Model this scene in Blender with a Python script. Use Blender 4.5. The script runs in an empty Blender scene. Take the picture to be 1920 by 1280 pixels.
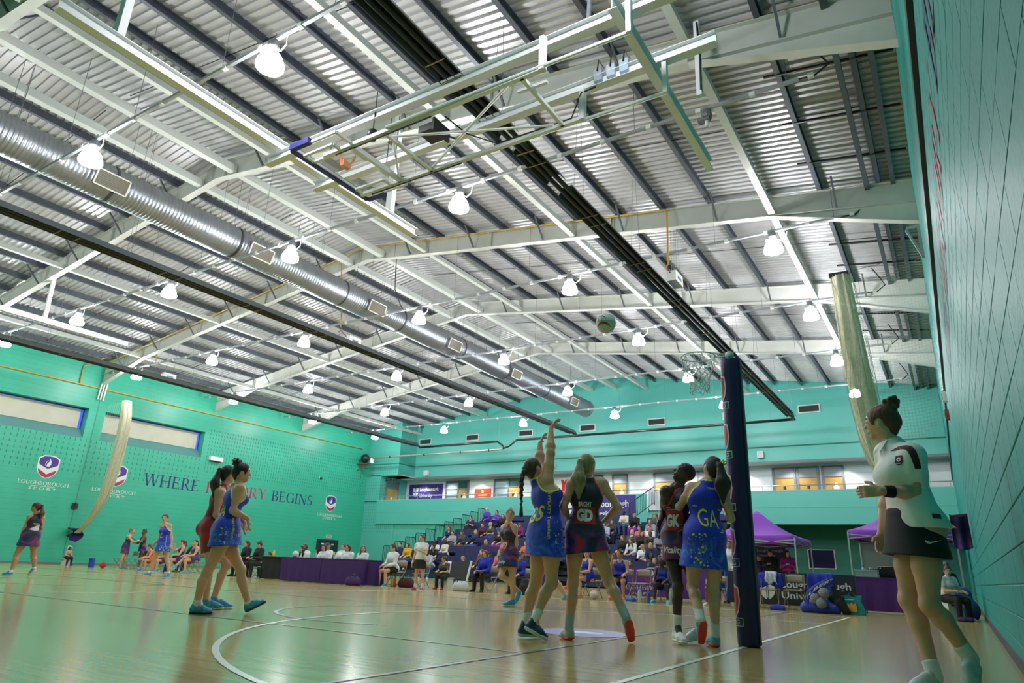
import bpy, bmesh, math, random
import numpy as np
from mathutils import Vector, Matrix
from mathutils.bvhtree import BVHTree

S = bpy.context.scene
COL = S.collection
PI = math.pi
rnd = random.Random(7)

# ---------------------------------------------------------------- camera, world, exposure
cam_d = bpy.data.cameras.new('camera')
cam = bpy.data.objects.new('camera', cam_d)
COL.objects.link(cam)
S.camera = cam
cam_d.sensor_width = 36.0
cam_d.lens = 1260.16 / 1920 * 36
cam_d.clip_end = 300
_yaw, _pit, _rol = -0.574951, 0.324291, 0.0401084
_f = Vector((math.sin(_yaw) * math.cos(_pit), math.cos(_yaw) * math.cos(_pit), math.sin(_pit)))
_r0 = Vector((math.cos(_yaw), -math.sin(_yaw), 0))
_u0 = _r0.cross(_f)
_r = _r0 * math.cos(_rol) + _u0 * math.sin(_rol)
_u = _u0 * math.cos(_rol) - _r0 * math.sin(_rol)
_m = Matrix((( _r.x, _u.x, -_f.x), (_r.y, _u.y, -_f.y), (_r.z, _u.z, -_f.z))).to_4x4()
_m.translation = Vector((0, 0, 0.65))
cam.matrix_world = _m

w = bpy.data.worlds.new('world')
S.world = w
w.use_nodes = True
w.node_tree.nodes['Background'].inputs[0].default_value = (0.05, 0.06, 0.07, 1)
w.node_tree.nodes['Background'].inputs[1].default_value = 0.3
S.view_settings.view_transform = 'Standard'
S.view_settings.look = 'None'
S.view_settings.gamma = 1
S.view_settings.use_curve_mapping = False
S.view_settings.exposure = 0.15
LAMP_EMIT = 145.0
try:
    S.cycles.max_bounces = 6
    S.cycles.diffuse_bounces = 3
    S.cycles.glossy_bounces = 3
    S.cycles.transparent_max_bounces = 12
    S.cycles.caustics_reflective = False
    S.cycles.caustics_refractive = False
    S.cycles.sample_clamp_indirect = 4.0
    S.cycles.use_denoising = True
except Exception:
    pass

# ---------------------------------------------------------------- materials
def lin(c):
    return tuple((x / 12.92 if x <= 0.04045 else ((x + 0.055) / 1.055) ** 2.4) for x in c)

def hexc(h):
    return lin(tuple(int(h[i:i + 2], 16) / 255 for i in (0, 2, 4)))

MATS = {}
def mat(name, col, rough=0.5, metal=0.0, noise=0.0, nscale=8.0, bump=0.0, bscale=40.0, emit=0.0, coat=0.0, alpha=1.0, stretch=None, trans=0.0, spec=0.5):
    if name in MATS:
        return MATS[name]
    c = hexc(col) if isinstance(col, str) else col
    m = bpy.data.materials.new(name)
    m.use_nodes = True
    nt = m.node_tree
    b = nt.nodes['Principled BSDF']
    b.inputs['Base Color'].default_value = (*c, 1)
    b.inputs['Roughness'].default_value = rough
    b.inputs['Metallic'].default_value = metal
    b.inputs['Coat Weight'].default_value = coat
    b.inputs['Alpha'].default_value = alpha
    b.inputs['Transmission Weight'].default_value = trans
    b.inputs['Specular IOR Level'].default_value = spec
    if emit:
        b.inputs['Emission Color'].default_value = (*c, 1)
        b.inputs['Emission Strength'].default_value = emit
    if noise or bump:
        tc = nt.nodes.new('ShaderNodeTexCoord')
        src = tc.outputs['Object']
        if stretch:
            mp = nt.nodes.new('ShaderNodeMapping')
            mp.inputs['Scale'].default_value = stretch
            nt.links.new(src, mp.inputs[0])
            src = mp.outputs[0]
    if noise:
        n = nt.nodes.new('ShaderNodeTexNoise')
        n.inputs['Scale'].default_value = nscale
        n.inputs['Detail'].default_value = 4
        nt.links.new(src, n.inputs['Vector'])
        r = nt.nodes.new('ShaderNodeMapRange')
        r.inputs[1].default_value = 0.3
        r.inputs[2].default_value = 0.7
        r.inputs[3].default_value = 1 - noise
        r.inputs[4].default_value = 1 + noise
        nt.links.new(n.outputs[0], r.inputs[0])
        mx = nt.nodes.new('ShaderNodeVectorMath')
        mx.operation = 'SCALE'
        mx.inputs[0].default_value = c
        nt.links.new(r.outputs[0], mx.inputs['Scale'])
        nt.links.new(mx.outputs[0], b.inputs['Base Color'])
    if bump:
        n2 = nt.nodes.new('ShaderNodeTexNoise')
        n2.inputs['Scale'].default_value = bscale
        n2.inputs['Detail'].default_value = 3
        nt.links.new(src, n2.inputs['Vector'])
        bp = nt.nodes.new('ShaderNodeBump')
        bp.inputs['Strength'].default_value = bump
        bp.inputs['Distance'].default_value = 0.02
        nt.links.new(n2.outputs[0], bp.inputs['Height'])
        nt.links.new(bp.outputs[0], b.inputs['Normal'])
    MATS[name] = m
    return m

# ---------------------------------------------------------------- mesh helpers
class MB:
    """collects shapes; build() links them as ONE mesh object"""
    def __init__(s):
        s.v = []; s.f = []; s.m = []; s.cur = 0
    def add(s, vs, fs):
        o = len(s.v)
        s.v += [tuple(p) for p in vs]
        s.f += [tuple(i + o for i in q) for q in fs]
        s.m += [s.cur] * len(fs)
        return s
    def box(s, x0, y0, z0, x1, y1, z1):
        if x0 > x1: x0, x1 = x1, x0
        if y0 > y1: y0, y1 = y1, y0
        if z0 > z1: z0, z1 = z1, z0
        return s.add([(x0, y0, z0), (x1, y0, z0), (x1, y1, z0), (x0, y1, z0), (x0, y0, z1), (x1, y0, z1), (x1, y1, z1), (x0, y1, z1)],
                     [(3, 2, 1, 0), (4, 5, 6, 7), (0, 1, 5, 4), (1, 2, 6, 5), (2, 3, 7, 6), (3, 0, 4, 7)])
    def cbox(s, cx, cy, cz, sx, sy, sz):
        return s.box(cx - sx / 2, cy - sy / 2, cz - sz / 2, cx + sx / 2, cy + sy / 2, cz + sz / 2)
    def frame(s, a, b, up=(0, 0, 1)):
        a = Vector(a); b = Vector(b); d = (b - a).normalized(); u = Vector(up)
        if abs(d.dot(u)) > 0.98: u = Vector((1, 0, 0)) if abs(d.x) < 0.9 else Vector((0, 1, 0))
        sd = d.cross(u).normalized(); u = sd.cross(d).normalized()
        return a, b, sd, u
    def bar(s, a, b, w, h, up=(0, 0, 1)):
        a, b, sd, u = s.frame(a, b, up)
        c = [(-w / 2, -h / 2), (w / 2, -h / 2), (w / 2, h / 2), (-w / 2, h / 2)]
        vs = [a + sd * x + u * y for x, y in c] + [b + sd * x + u * y for x, y in c]
        return s.add(vs, [(0, 1, 2, 3), (7, 6, 5, 4), (0, 4, 5, 1), (1, 5, 6, 2), (2, 6, 7, 3), (3, 7, 4, 0)])
    def prof(s, a, b, pts, up=(0, 0, 1), closed=True):
        """sweep a 2D profile (side, up) from a to b"""
        a, b, sd, u = s.frame(a, b, up)
        n = len(pts)
        vs = [a + sd * x + u * y for x, y in pts] + [b + sd * x + u * y for x, y in pts]
        fs = [(i, i + n, (i + 1) % n + n, (i + 1) % n) for i in range(n if closed else n - 1)]
        if closed:
            fs += [tuple(range(n)), tuple(range(2 * n - 1, n - 1, -1))]
        return s.add(vs, fs)
    def ibeam(s, a, b, w, h, t=0.012, up=(0, 0, 1)):
        pts = [(-w/2, -h/2), (w/2, -h/2), (w/2, -h/2+t), (t/2, -h/2+t), (t/2, h/2-t), (w/2, h/2-t), (w/2, h/2), (-w/2, h/2), (-w/2, h/2-t), (-t/2, h/2-t), (-t/2, -h/2+t), (-w/2, -h/2+t)]
        a2, b2, sd, u = s.frame(a, b, up)
        n = 12
        vs = [a2 + sd * x + u * y for x, y in pts] + [b2 + sd * x + u * y for x, y in pts]
        fs = [(i, i + n, (i + 1) % n + n, (i + 1) % n) for i in range(n)]
        fs += [(0, 1, 2, 3, 10, 11), (3, 4, 9, 10), (4, 5, 6, 7, 8, 9)]
        fs += [tuple(i + n for i in reversed(q)) for q in fs[-3:]]
        return s.add(vs, fs)
    def tube(s, pts, r, n=8, cap=True, closed=False):
        pts = [Vector(p) for p in pts]
        k = len(pts)
        rs = r if isinstance(r, (list, tuple)) else [r] * k
        vs = []; u = None
        for i, p in enumerate(pts):
            if closed: d = pts[(i + 1) % k] - pts[i - 1]
            else: d = pts[min(i + 1, k - 1)] - pts[max(i - 1, 0)]
            d.normalize()
            if u is None:
                u = Vector((0, 0, 1)) if abs(d.z) < 0.9 else Vector((1, 0, 0))
            u = (u - d * u.dot(d)).normalized()
            w_ = d.cross(u)
            for j in range(n):
                t = 2 * PI * j / n
                vs.append(p + (u * math.cos(t) + w_ * math.sin(t)) * rs[i])
        fs = []
        for i in range(k if closed else k - 1):
            for j in range(n):
                a = i * n + j; b = i * n + (j + 1) % n
                c = ((i + 1) % k) * n
                fs.append((a, b, c + (j + 1) % n, c + j))
        if cap and not closed:
            fs += [tuple(range(n - 1, -1, -1)), tuple(range((k - 1) * n, k * n))]
        return s.add(vs, fs)
    def lathe(s, c, prof, n=16, axis='z'):
        c = Vector(c); vs = []; k = len(prof)
        for r, h in prof:
            for j in range(n):
                t = 2 * PI * j / n
                x, y = r * math.cos(t), r * math.sin(t)
                vs.append(c + (Vector((x, y, h)) if axis == 'z' else Vector((x, h, y)) if axis == 'y' else Vector((h, x, y))))
        fs = [(i * n + j, i * n + (j + 1) % n, (i + 1) * n + (j + 1) % n, (i + 1) * n + j) for i in range(k - 1) for j in range(n)]
        if prof[0][0] > 1e-4: fs.append(tuple(range(n - 1, -1, -1)))
        if prof[-1][0] > 1e-4: fs.append(tuple(range((k - 1) * n, k * n)))
        return s.add(vs, fs)
    def ball(s, c, r, n=12, m=8, R=None):
        rx, ry, rz = (r, r, r) if not isinstance(r, (tuple, list)) else r
        c = Vector(c); vs = [c + Vector((0, 0, -rz))]
        for i in range(1, m):
            p = -PI / 2 + PI * i / m
            for j in range(n):
                t = 2 * PI * j / n
                vs.append(c + Vector((rx * math.cos(p) * math.cos(t), ry * math.cos(p) * math.sin(t), rz * math.sin(p))))
        vs.append(c + Vector((0, 0, rz)))
        if R is not None:
            vs = [c + R @ (v - c) for v in vs]
        fs = [(0, 1 + (j + 1) % n, 1 + j) for j in range(n)]
        for i in range(m - 2):
            a = 1 + i * n
            fs += [(a + j, a + (j + 1) % n, a + n + (j + 1) % n, a + n + j) for j in range(n)]
        a = 1 + (m - 2) * n; t = len(vs) - 1
        fs += [(a + j, a + (j + 1) % n, t) for j in range(n)]
        return s.add(vs, fs)
    def poly(s, pts, d):
        """flat polygon pts (3D) thickened by vector d"""
        d = Vector(d); n = len(pts); P = [Vector(p) for p in pts]
        return s.add(P + [p + d for p in P], [tuple(range(n - 1, -1, -1)), tuple(range(n, 2 * n))] + [(i, (i + 1) % n, (i + 1) % n + n, i + n) for i in range(n)])
    def grid(s, fn, nu, nv, wrap=False):
        vs = [fn(i / nu, j / nv) for j in range(nv + 1) for i in range(nu + 1)]
        w_ = nu + 1
        return s.add(vs, [(j * w_ + i, j * w_ + i + 1, (j + 1) * w_ + i + 1, (j + 1) * w_ + i) for j in range(nv) for i in range(nu)])
    def mesh(s, name, mats, smooth=False, off=None):
        me = bpy.data.meshes.new(name)
        vs = s.v if off is None else [(p[0] - off[0], p[1] - off[1], p[2] - off[2]) for p in s.v]
        me.from_pydata(vs, [], s.f)
        for m in (mats if isinstance(mats, (list, tuple)) else [mats]):
            me.materials.append(m)
        if any(s.m): me.polygons.foreach_set('material_index', s.m)
        if smooth: me.polygons.foreach_set('use_smooth', [True] * len(s.f))
        me.update()
        return me
    def build(s, name, mats, parent=None, smooth=False, world=True, angle=None, **props):
        """vertices given in world coordinates (world=True) or in the parent's own"""
        off = WP(parent) if (parent is not None and world) else None
        me = s.mesh(name, mats, smooth or angle is not None, off)
        if angle is not None:
            try: me.set_sharp_from_angle(angle=angle)
            except Exception: pass
        return put(name, me, parent, **props)

ROOTLOC = {}
def WP(o):
    l = Vector((0, 0, 0))
    while o is not None:
        l = l + o.location
        o = o.parent
    return l

def put(name, me, parent=None, loc=None, **props):
    o = bpy.data.objects.new(name, me)
    COL.objects.link(o)
    if parent is not None: o.parent = parent
    if loc is not None: o.location = loc
    for k, v in props.items(): o[k] = v
    return o

def thing(name, label, cat, loc=(0, 0, 0), rz=0.0, group=None, kind=None):
    o = bpy.data.objects.new(name, None)
    COL.objects.link(o)
    o.empty_display_size = 0.1
    o.location = loc
    o.rotation_euler = (0, 0, rz)
    tag(o, label, cat, group, kind)
    return o

def tag(o, label=None, cat=None, group=None, kind=None):
    if label: o['label'] = label
    if cat: o['category'] = cat
    if group: o['group'] = group
    if kind: o['kind'] = kind
    return o

def dup(rt, loc=None, rz=None, label=None, group=None):
    c = rt.copy(); COL.objects.link(c)
    if loc is not None: c.location = loc
    if rz is not None: c.rotation_euler = (0, 0, rz)
    if label: c['label'] = label
    if group: c['group'] = group
    for ch in list(rt.children):
        d = ch.copy(); COL.objects.link(d); d.parent = c
        for g in list(ch.children):
            e = g.copy(); COL.objects.link(e); e.parent = d
    return c

NTH = ['first', 'second', 'third', 'fourth', 'fifth', 'sixth', 'seventh', 'eighth', 'ninth', 'tenth', 'eleventh', 'twelfth']

# sans lettering from the built-in font, as mesh data: list of verts (x, y) and faces
_TXT = {}
def text_geo(body, bold=0.0, shear=0.0, spacing=1.0, line=1.0, align='LEFT'):
    key = (body, bold, shear, spacing, line, align)
    if key in _TXT: return _TXT[key]
    cu = bpy.data.curves.new('lettering', 'FONT')
    cu.body = body; cu.offset = bold; cu.shear = shear; cu.space_character = spacing; cu.space_line = line; cu.align_x = align
    cu.resolution_u = 3
    ob = bpy.data.objects.new('lettering', cu)
    COL.objects.link(ob)
    dg = bpy.context.evaluated_depsgraph_get()
    me = bpy.data.meshes.new_from_object(ob.evaluated_get(dg))
    vs = [(v.co.x, v.co.y) for v in me.vertices]
    fs = [tuple(p.vertices) for p in me.polygons]
    bpy.data.objects.remove(ob); bpy.data.curves.remove(cu); bpy.data.meshes.remove(me)
    _TXT[key] = (vs, fs)
    return vs, fs

def text_plane(mb, body, o, ex, ey, height, width=None, n=None, **kw):
    """letter a plane: origin o (lower left), unit axes ex, ey; capital height `height`, stretched to `width`"""
    vs, fs = text_geo(body, **kw)
    if not vs: return
    x0 = min(v[0] for v in vs); x1 = max(v[0] for v in vs)
    y0 = min(v[1] for v in vs); y1 = max(v[1] for v in vs)
    sy = height / (y1 - y0); sx = sy if width is None else width / (x1 - x0)
    o = Vector(o); ex = Vector(ex); ey = Vector(ey)
    mb.add([o + ex * ((x - x0) * sx) + ey * ((y - y0) * sy) for x, y in vs], fs)

# serif capitals drawn from strokes: (x0,y0,x1,y1,width) bars plus arcs; unit cap height 1
def serif_geo(ch):
    T, t, sh = 0.15, 0.06, 0.05   # thick, thin, serif height
    Q = []
    def bar(x0, y0, x1, y1, w):
        # horizontal-cut bar (slanted stems keep flat ends)
        Q.append([(x0 - w/2, y0), (x0 + w/2, y0), (x1 + w/2, y1), (x1 - w/2, y1)])
    def hb(x0, x1, y, h=t): Q.append([(x0, y - h/2), (x1, y - h/2), (x1, y + h/2), (x0, y + h/2)])
    def ser(x, y, w=0.3): Q.append([(x - w/2, y), (x + w/2, y), (x + w/2, y + (sh if y < .5 else -sh)), (x - w/2, y + (sh if y < .5 else -sh))][::1 if y < .5 else -1])
    def arc(cx, cy, rx, ry, a0, a1, w0, w1, n=14):
        # band whose width swells between w0 (ends) and w1 (middle of the sides)
        for i in range(n):
            p = []
            for k in (i, i + 1):
                a = math.radians(a0 + (a1 - a0) * k / n)
                w_ = w0 + (w1 - w0) * abs(math.cos(a))
                p.append(((cx + rx * math.cos(a), cy + ry * math.sin(a)), (cx + (rx - w_) * math.cos(a), cy + (ry - min(w_, .07)) * math.sin(a))))
            q = [p[0][0], p[1][0], p[1][1], p[0][1]]
            Q.append(q if a1 > a0 else q[::-1])
    if ch == 'W':
        bar(.36, 0, .1, 1, T); bar(.36, 0, .62, 1, t); bar(.88, 0, .62, 1, T); bar(.88, 0, 1.12, 1, t)
        ser(.1, 1); ser(.62, 1, .34); ser(1.12, 1, .26); wd = 1.24
    elif ch == 'H':
        bar(.16, 0, .16, 1, T); bar(.78, 0, .78, 1, T); hb(.16, .78, .52); [ser(x, y, .32) for x in (.16, .78) for y in (0, 1)]; wd = .94
    elif ch == 'E':
        bar(.16, 0, .16, 1, T); hb(.02, .66, .025, .05); hb(.02, .62, .975, .05); hb(.16, .52, .52)
        bar(.645, 0, .67, .2, .05); bar(.6, .8, .6, 1, .05); bar(.5, .42, .5, .62, .04); wd = .74
    elif ch == 'R':
        bar(.16, 0, .16, 1, T); ser(.16, 0, .32); hb(.02, .4, .975, .05); hb(.16, .4, .5, .05); arc(.38, .74, .28, .26, -90, 90, .05, .14)
        bar(.72, 0, .38, .5, .15); ser(.76, 0, .22); wd = .84
    elif ch == 'I':
        bar(.18, 0, .18, 1, T); ser(.18, 0, .34); ser(.18, 1, .34); wd = .38
    elif ch == 'S':
        arc(.32, .74, .26, .26, 40, 270, .05, .13); arc(.32, .26, .28, .26, 90, -140, .05, .14); bar(.54, .76, .54, .98, .04); bar(.07, .02, .07, .24, .04); wd = .66
    elif ch == 'T':
        bar(.36, 0, .36, 1, T); ser(.36, 0, .34); hb(.02, .7, .97, .06); bar(.05, .78, .04, 1, .045); bar(.67, .78, .68, 1, .045); wd = .76
    elif ch == 'O':
        arc(.46, .5, .44, .52, 0, 360, .05, .16, 26); wd = .94
    elif ch == 'Y':
        bar(.4, 0, .4, .46, T); ser(.4, 0, .32); bar(.4, .44, .12, 1, T); bar(.4, .44, .7, 1, t); ser(.12, 1); ser(.7, 1, .26); wd = .82
    elif ch == 'B':
        bar(.16, 0, .16, 1, T); hb(.02, .4, .975, .05); hb(.02, .44, .025, .05); hb(.16, .4, .52, .05); arc(.36, .75, .25, .25, -90, 90, .05, .13); arc(.4, .26, .29, .27, -90, 90, .05, .14); wd = .74
    elif ch == 'G':
        arc(.46, .5, .44, .52, 42, 330, .05, .16, 24); bar(.77, .1, .77, .44, T); ser(.77, .44, .3); bar(.78, .76, .78, 1, .04); wd = .9
    elif ch == 'N':
        bar(.14, 0, .14, 1, t); bar(.8, 0, .8, 1, t); bar(.78, 0, .16, 1, .16); ser(.14, 0, .26); ser(.8, 1, .26); ser(.12, 1, .26); wd = .94
    elif ch == 'L':
        bar(.16, 0, .16, 1, T); ser(.16, 1, .32); hb(.02, .64, .025, .05); bar(.63, 0, .65, .24, .05); wd = .7
    elif ch == 'U':
        bar(.15, .3, .15, 1, T); bar(.74, .3, .74, 1, t); ser(.15, 1, .32); ser(.74, 1, .26); arc(.445, .32, .325, .34, 180, 360, .06, .12); wd = .9
    else: wd = .4
    return Q, wd

def serif_plane(mb, body, o, ex, ey, height, width, gap=.05, th=None):
    o = Vector(o); ex = Vector(ex); ey = Vector(ey)
    tot = sum(serif_geo(c)[1] + gap for c in body) - gap
    k = width / (tot * height); x = 0
    for c in body:
        Q, wd = serif_geo(c)
        for q in Q:
            mb.add([o + ex * ((x + p[0]) * height * k) + ey * (p[1] * height) for p in q], [tuple(range(len(q)))])
        x += wd + gap
# ================================================================ THE HALL
XL, XR, YF, YN, RIDGE = -35.0, 0.33, 35.65, -2.75, -17.3
PAINT = mat('painted_block_green', (0.038, 0.425, 0.285), rough=0.38, noise=0.05, nscale=1.3, bump=0.12, bscale=30)
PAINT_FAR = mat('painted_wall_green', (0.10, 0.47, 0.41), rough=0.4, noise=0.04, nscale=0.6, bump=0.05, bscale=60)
STEEL_W = mat('white_painted_steel', (0.72, 0.74, 0.66), rough=0.42, noise=0.05, nscale=3)
WHITE = mat('white_paint', (0.80, 0.80, 0.78), rough=0.5)
DARK = mat('black_plastic', (0.012, 0.012, 0.014), rough=0.45)
GALV = mat('galvanised_steel', (0.20, 0.22, 0.25), rough=0.5, metal=0.6, noise=0.2, nscale=9)

# ---- floor: glossy sprung oak, with the courts' lines laid on it
def floor_material():
    m = bpy.data.materials.new('varnished_oak_strip')
    m.use_nodes = True
    nt = m.node_tree; b = nt.nodes['Principled BSDF']
    tc = nt.nodes.new('ShaderNodeTexCoord')
    mp = nt.nodes.new('ShaderNodeMapping'); mp.inputs['Rotation'].default_value = (0, 0, 0)
    nt.links.new(tc.outputs['Object'], mp.inputs[0])
    br = nt.nodes.new('ShaderNodeTexBrick')
    br.inputs['Color1'].default_value = (0.53, 0.425, 0.155, 1)
    br.inputs['Color2'].default_value = (0.45, 0.345, 0.118, 1)
    br.inputs['Mortar'].default_value = (0.42, 0.30, 0.10, 1)
    br.inputs['Scale'].default_value = 1.0
    br.inputs['Mortar Size'].default_value = 0.0012
    br.inputs['Brick Width'].default_value = 1.8
    br.inputs['Row Height'].default_value = 0.065
    nt.links.new(mp.outputs[0], br.inputs[0])
    mp2 = nt.nodes.new('ShaderNodeMapping'); mp2.inputs['Scale'].default_value = (1.2, 22, 1)
    nt.links.new(tc.outputs['Object'], mp2.inputs[0])
    n = nt.nodes.new('ShaderNodeTexNoise'); n.inputs['Scale'].default_value = 2.0; n.inputs['Detail'].default_value = 5
    nt.links.new(mp2.outputs[0], n.inputs[0])
    mr = nt.nodes.new('ShaderNodeMapRange'); mr.inputs[1].default_value = .25; mr.inputs[2].default_value = .75; mr.inputs[3].default_value = .86; mr.inputs[4].default_value = 1.12
    nt.links.new(n.outputs[0], mr.inputs[0])
    mx = nt.nodes.new('ShaderNodeVectorMath'); mx.operation = 'SCALE'
    nt.links.new(br.outputs[0], mx.inputs[0]); nt.links.new(mr.outputs[0], mx.inputs['Scale'])
    nt.links.new(mx.outputs[0], b.inputs['Base Color'])
    b.inputs['Roughness'].default_value = 0.17
    b.inputs['Coat Weight'].default_value = 0.2
    b.inputs['Coat Roughness'].default_value = 0.10
    n2 = nt.nodes.new('ShaderNodeTexNoise'); n2.inputs['Scale'].default_value = 3.0; n2.inputs['Detail'].default_value = 2
    mp3 = nt.nodes.new('ShaderNodeMapping'); mp3.inputs['Scale'].default_value = (0.6, 5, 1)
    nt.links.new(tc.outputs['Object'], mp3.inputs[0]); nt.links.new(mp3.outputs[0], n2.inputs[0])
    bp = nt.nodes.new('ShaderNodeBump'); bp.inputs['Strength'].default_value = 0.06; bp.inputs['Distance'].default_value = 0.01
    nt.links.new(n2.outputs[0], bp.inputs['Height']); nt.links.new(bp.outputs[0], b.inputs['Normal'])
    nt.links.new(bp.outputs[0], b.inputs['Coat Normal'])
    return m

fl = MB().box(XL, YN, -0.1, XR, 39.2, 0.0).build('floor', floor_material(), kind='structure')
LINE_W = mat('white_line_paint', (0.72, 0.78, 0.74), rough=0.3)
LINE_K = mat('dark_line_paint', (0.03, 0.045, 0.09), rough=0.3)
LINE_G = mat('dark_green_line_paint', (0.02, 0.10, 0.09), rough=0.3)
GX, PY = -1.863, 7.412    # goal post
def strip(x0, y0, x1, y1, w=0.05, z=0.002):
    d = Vector((x1 - x0, y1 - y0, 0)).normalized(); n = Vector((-d.y, d.x, 0)) * w / 2
    a = Vector((x0, y0, z)); b = Vector((x1, y1, z))
    return [a - n, b - n, b + n, a + n]
def lay(name, pieces, m):
    mb = MB()
    for q in pieces: mb.poly(q, (0, 0, 0.0012))
    return mb.build(name, m, fl, world=False)
def ring(cx, cy, r, a0, a1, w=0.05, n=48):
    mb = MB(); vs = []
    for i in range(n + 1):
        a = math.radians(a0 + (a1 - a0) * i / n)
        for rr in (r - w / 2, r + w / 2):
            vs.append((cx + rr * math.cos(a), cy + rr * math.sin(a), 0.0036))
    mb.add(vs, [(2 * i, 2 * i + 1, 2 * i + 3, 2 * i + 2) for i in range(n)])
    return mb
lay('goal_line', [strip(GX - .02, PY - 7.62, GX - .02, PY + 7.62)], LINE_W)
lay('side_line', [strip(GX, PY + 7.62, GX - 30.5, PY + 7.62)], LINE_W)
lay('side_line', [strip(GX, PY - 7.62, GX - 30.5, PY - 7.62)], LINE_W)
lay('third_line', [strip(GX - 10.17, PY - 7.62, GX - 10.17, PY + 7.62)], LINE_W)
lay('third_line', [strip(GX - 20.33, PY - 7.62, GX - 20.33, PY + 7.62)], LINE_W)
ring(GX, PY, 4.9, 90, 270).build('goal_circle', LINE_W, fl, world=False)
ring(GX - 30.5, PY, 4.9, -90, 90).build('goal_circle', LINE_W, fl, world=False)
lay('badminton_line', [strip(-3.07, -1.5, -3.07, 15.6, .045)], LINE_K)
lay('badminton_line', [strip(-3.07, 5.1, -16.5, 5.1, .045)], LINE_G)
lay('badminton_line', [strip(-30, 12.3, -3.4, 12.3, .045)], LINE_G)
lay('badminton_line', [strip(-30, 9.2, -6.0, 9.2, .045)], LINE_G)
ring(-6.3, 7.6, 1.8, 60, 300, .05).build('free_throw_arc', LINE_G, fl, world=False)
ring(-16.3, 8.0, 1.8, 20, 340, .05).build('centre_ring', LINE_G, fl, world=False)
PURP_F = mat('purple_floor_logo', (0.16, 0.13, 0.42), rough=0.3)
mb = MB(); vs = [(-3.62 + .5 * math.cos(2*PI*i/32), 7.25 + .5 * math.sin(2*PI*i/32), .003) for i in range(32)]
mb.add(vs, [tuple(range(32))])
mb.build('round_floor_logo', PURP_F, fl, world=False)
mb = MB(); vs = [(-3.62 + .26 * math.cos(2*PI*i/24), 7.25 + .11 * math.sin(2*PI*i/24), .0045) for i in range(24)]
mb.add(vs, [tuple(range(24))]); mb.build('logo_flash', LINE_W, fl, world=False)

# ---- left wall with deep window recesses
W1, W2 = (10.6, 16.15), (16.95, 22.5)
WZ0, WZ1 = 5.8, 7.27
mb = MB()
mb.box(XL - .6, YN, 0, XL, 36.2, WZ0).box(XL - .6, YN, WZ1, XL, 36.2, 9.75)
mb.box(XL - .6, YN, WZ0, XL, W1[0], WZ1).box(XL - .6, W1[1], WZ0, XL, W2[0], WZ1).box(XL - .6, W2[1], WZ0, XL, 36.2, WZ1)
wl = mb.build('wall_left', PAINT, kind='structure')
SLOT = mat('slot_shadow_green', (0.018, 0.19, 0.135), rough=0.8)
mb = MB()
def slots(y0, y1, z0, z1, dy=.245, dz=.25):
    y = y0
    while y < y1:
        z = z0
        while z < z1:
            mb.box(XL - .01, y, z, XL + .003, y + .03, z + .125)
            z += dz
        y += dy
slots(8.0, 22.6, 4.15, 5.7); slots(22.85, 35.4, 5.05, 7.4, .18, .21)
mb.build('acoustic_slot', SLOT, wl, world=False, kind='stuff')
mb = MB()
for z in np.arange(.225, 9.6, .225):
    z = float(z)
    if WZ0 - .05 < z < WZ1 + .05:
        for a, b in ((YN, W1[0]), (W1[1], W2[0]), (W2[1], 35.65)): mb.box(XL - .01, a, z - .004, XL + .0012, b, z + .004)
    else: mb.box(XL - .01, YN, z - .004, XL + .0012, 35.65, z + .004)
JOINT = mat('mortar_joint_green', (0.03, 0.28, 0.20), rough=0.6)
mb.build('mortar_courses', JOINT, wl, world=False, kind='stuff')
MB().box(XL - .01, 16.52, 0, XL + .004, 16.56, 9.6).build('movement_joint', JOINT, wl, world=False)
SILL = mat('sloping_sill_grey_green', (0.10, 0.27, 0.26), rough=0.5)
BLIND = mat('cream_roller_blind', (0.56, 0.55, 0.45), rough=0.8, noise=.04, nscale=2)
BLUEG = mat('window_daylight_blue', (0.05, 0.09, 0.75), rough=0.2, emit=0.9)
for i, (a, b) in enumerate((W1, W2)):
    wn = thing('window_%d' % (i + 1), 'deep-set clerestory window with a drawn cream blind, %s' % ('cut by the photo edge' if i == 0 else 'behind the bundled net'), 'window', (XL, a, WZ0), kind='structure')
    MB().add([(XL + .001, a, WZ0), (XL + .001, b, WZ0), (XL - .46, b, WZ0 + .5), (XL - .46, a, WZ0 + .5)], [(0, 1, 2, 3)]).build('window_sill', SILL, wn)
    MB().box(XL - .5, a, WZ0 + .45, XL - .49, b, WZ1).build('pane', BLUEG, wn)
    MB().box(XL - .44, a + .02, WZ0 + .48, XL - .425, b - .16, WZ1 - .07).build('roller_blind', BLIND, wn)
    MB().tube([(XL - .43, a + .02, WZ0 + .5), (XL - .43, b - .16, WZ0 + .5)], .02).build('blind_bar', BLIND, wn)
    MB().box(XL - .48, b - .03, WZ0 + .46, XL - .42, b, WZ1).box(XL - .48, a, WZ1 - .05, XL - .42, b, WZ1).build('window_frame', mat('daylight_tinted_frame', (0.02, 0.05, 0.32), rough=.4), wn)  # frame coloured blue to carry the daylight round the blind

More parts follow.
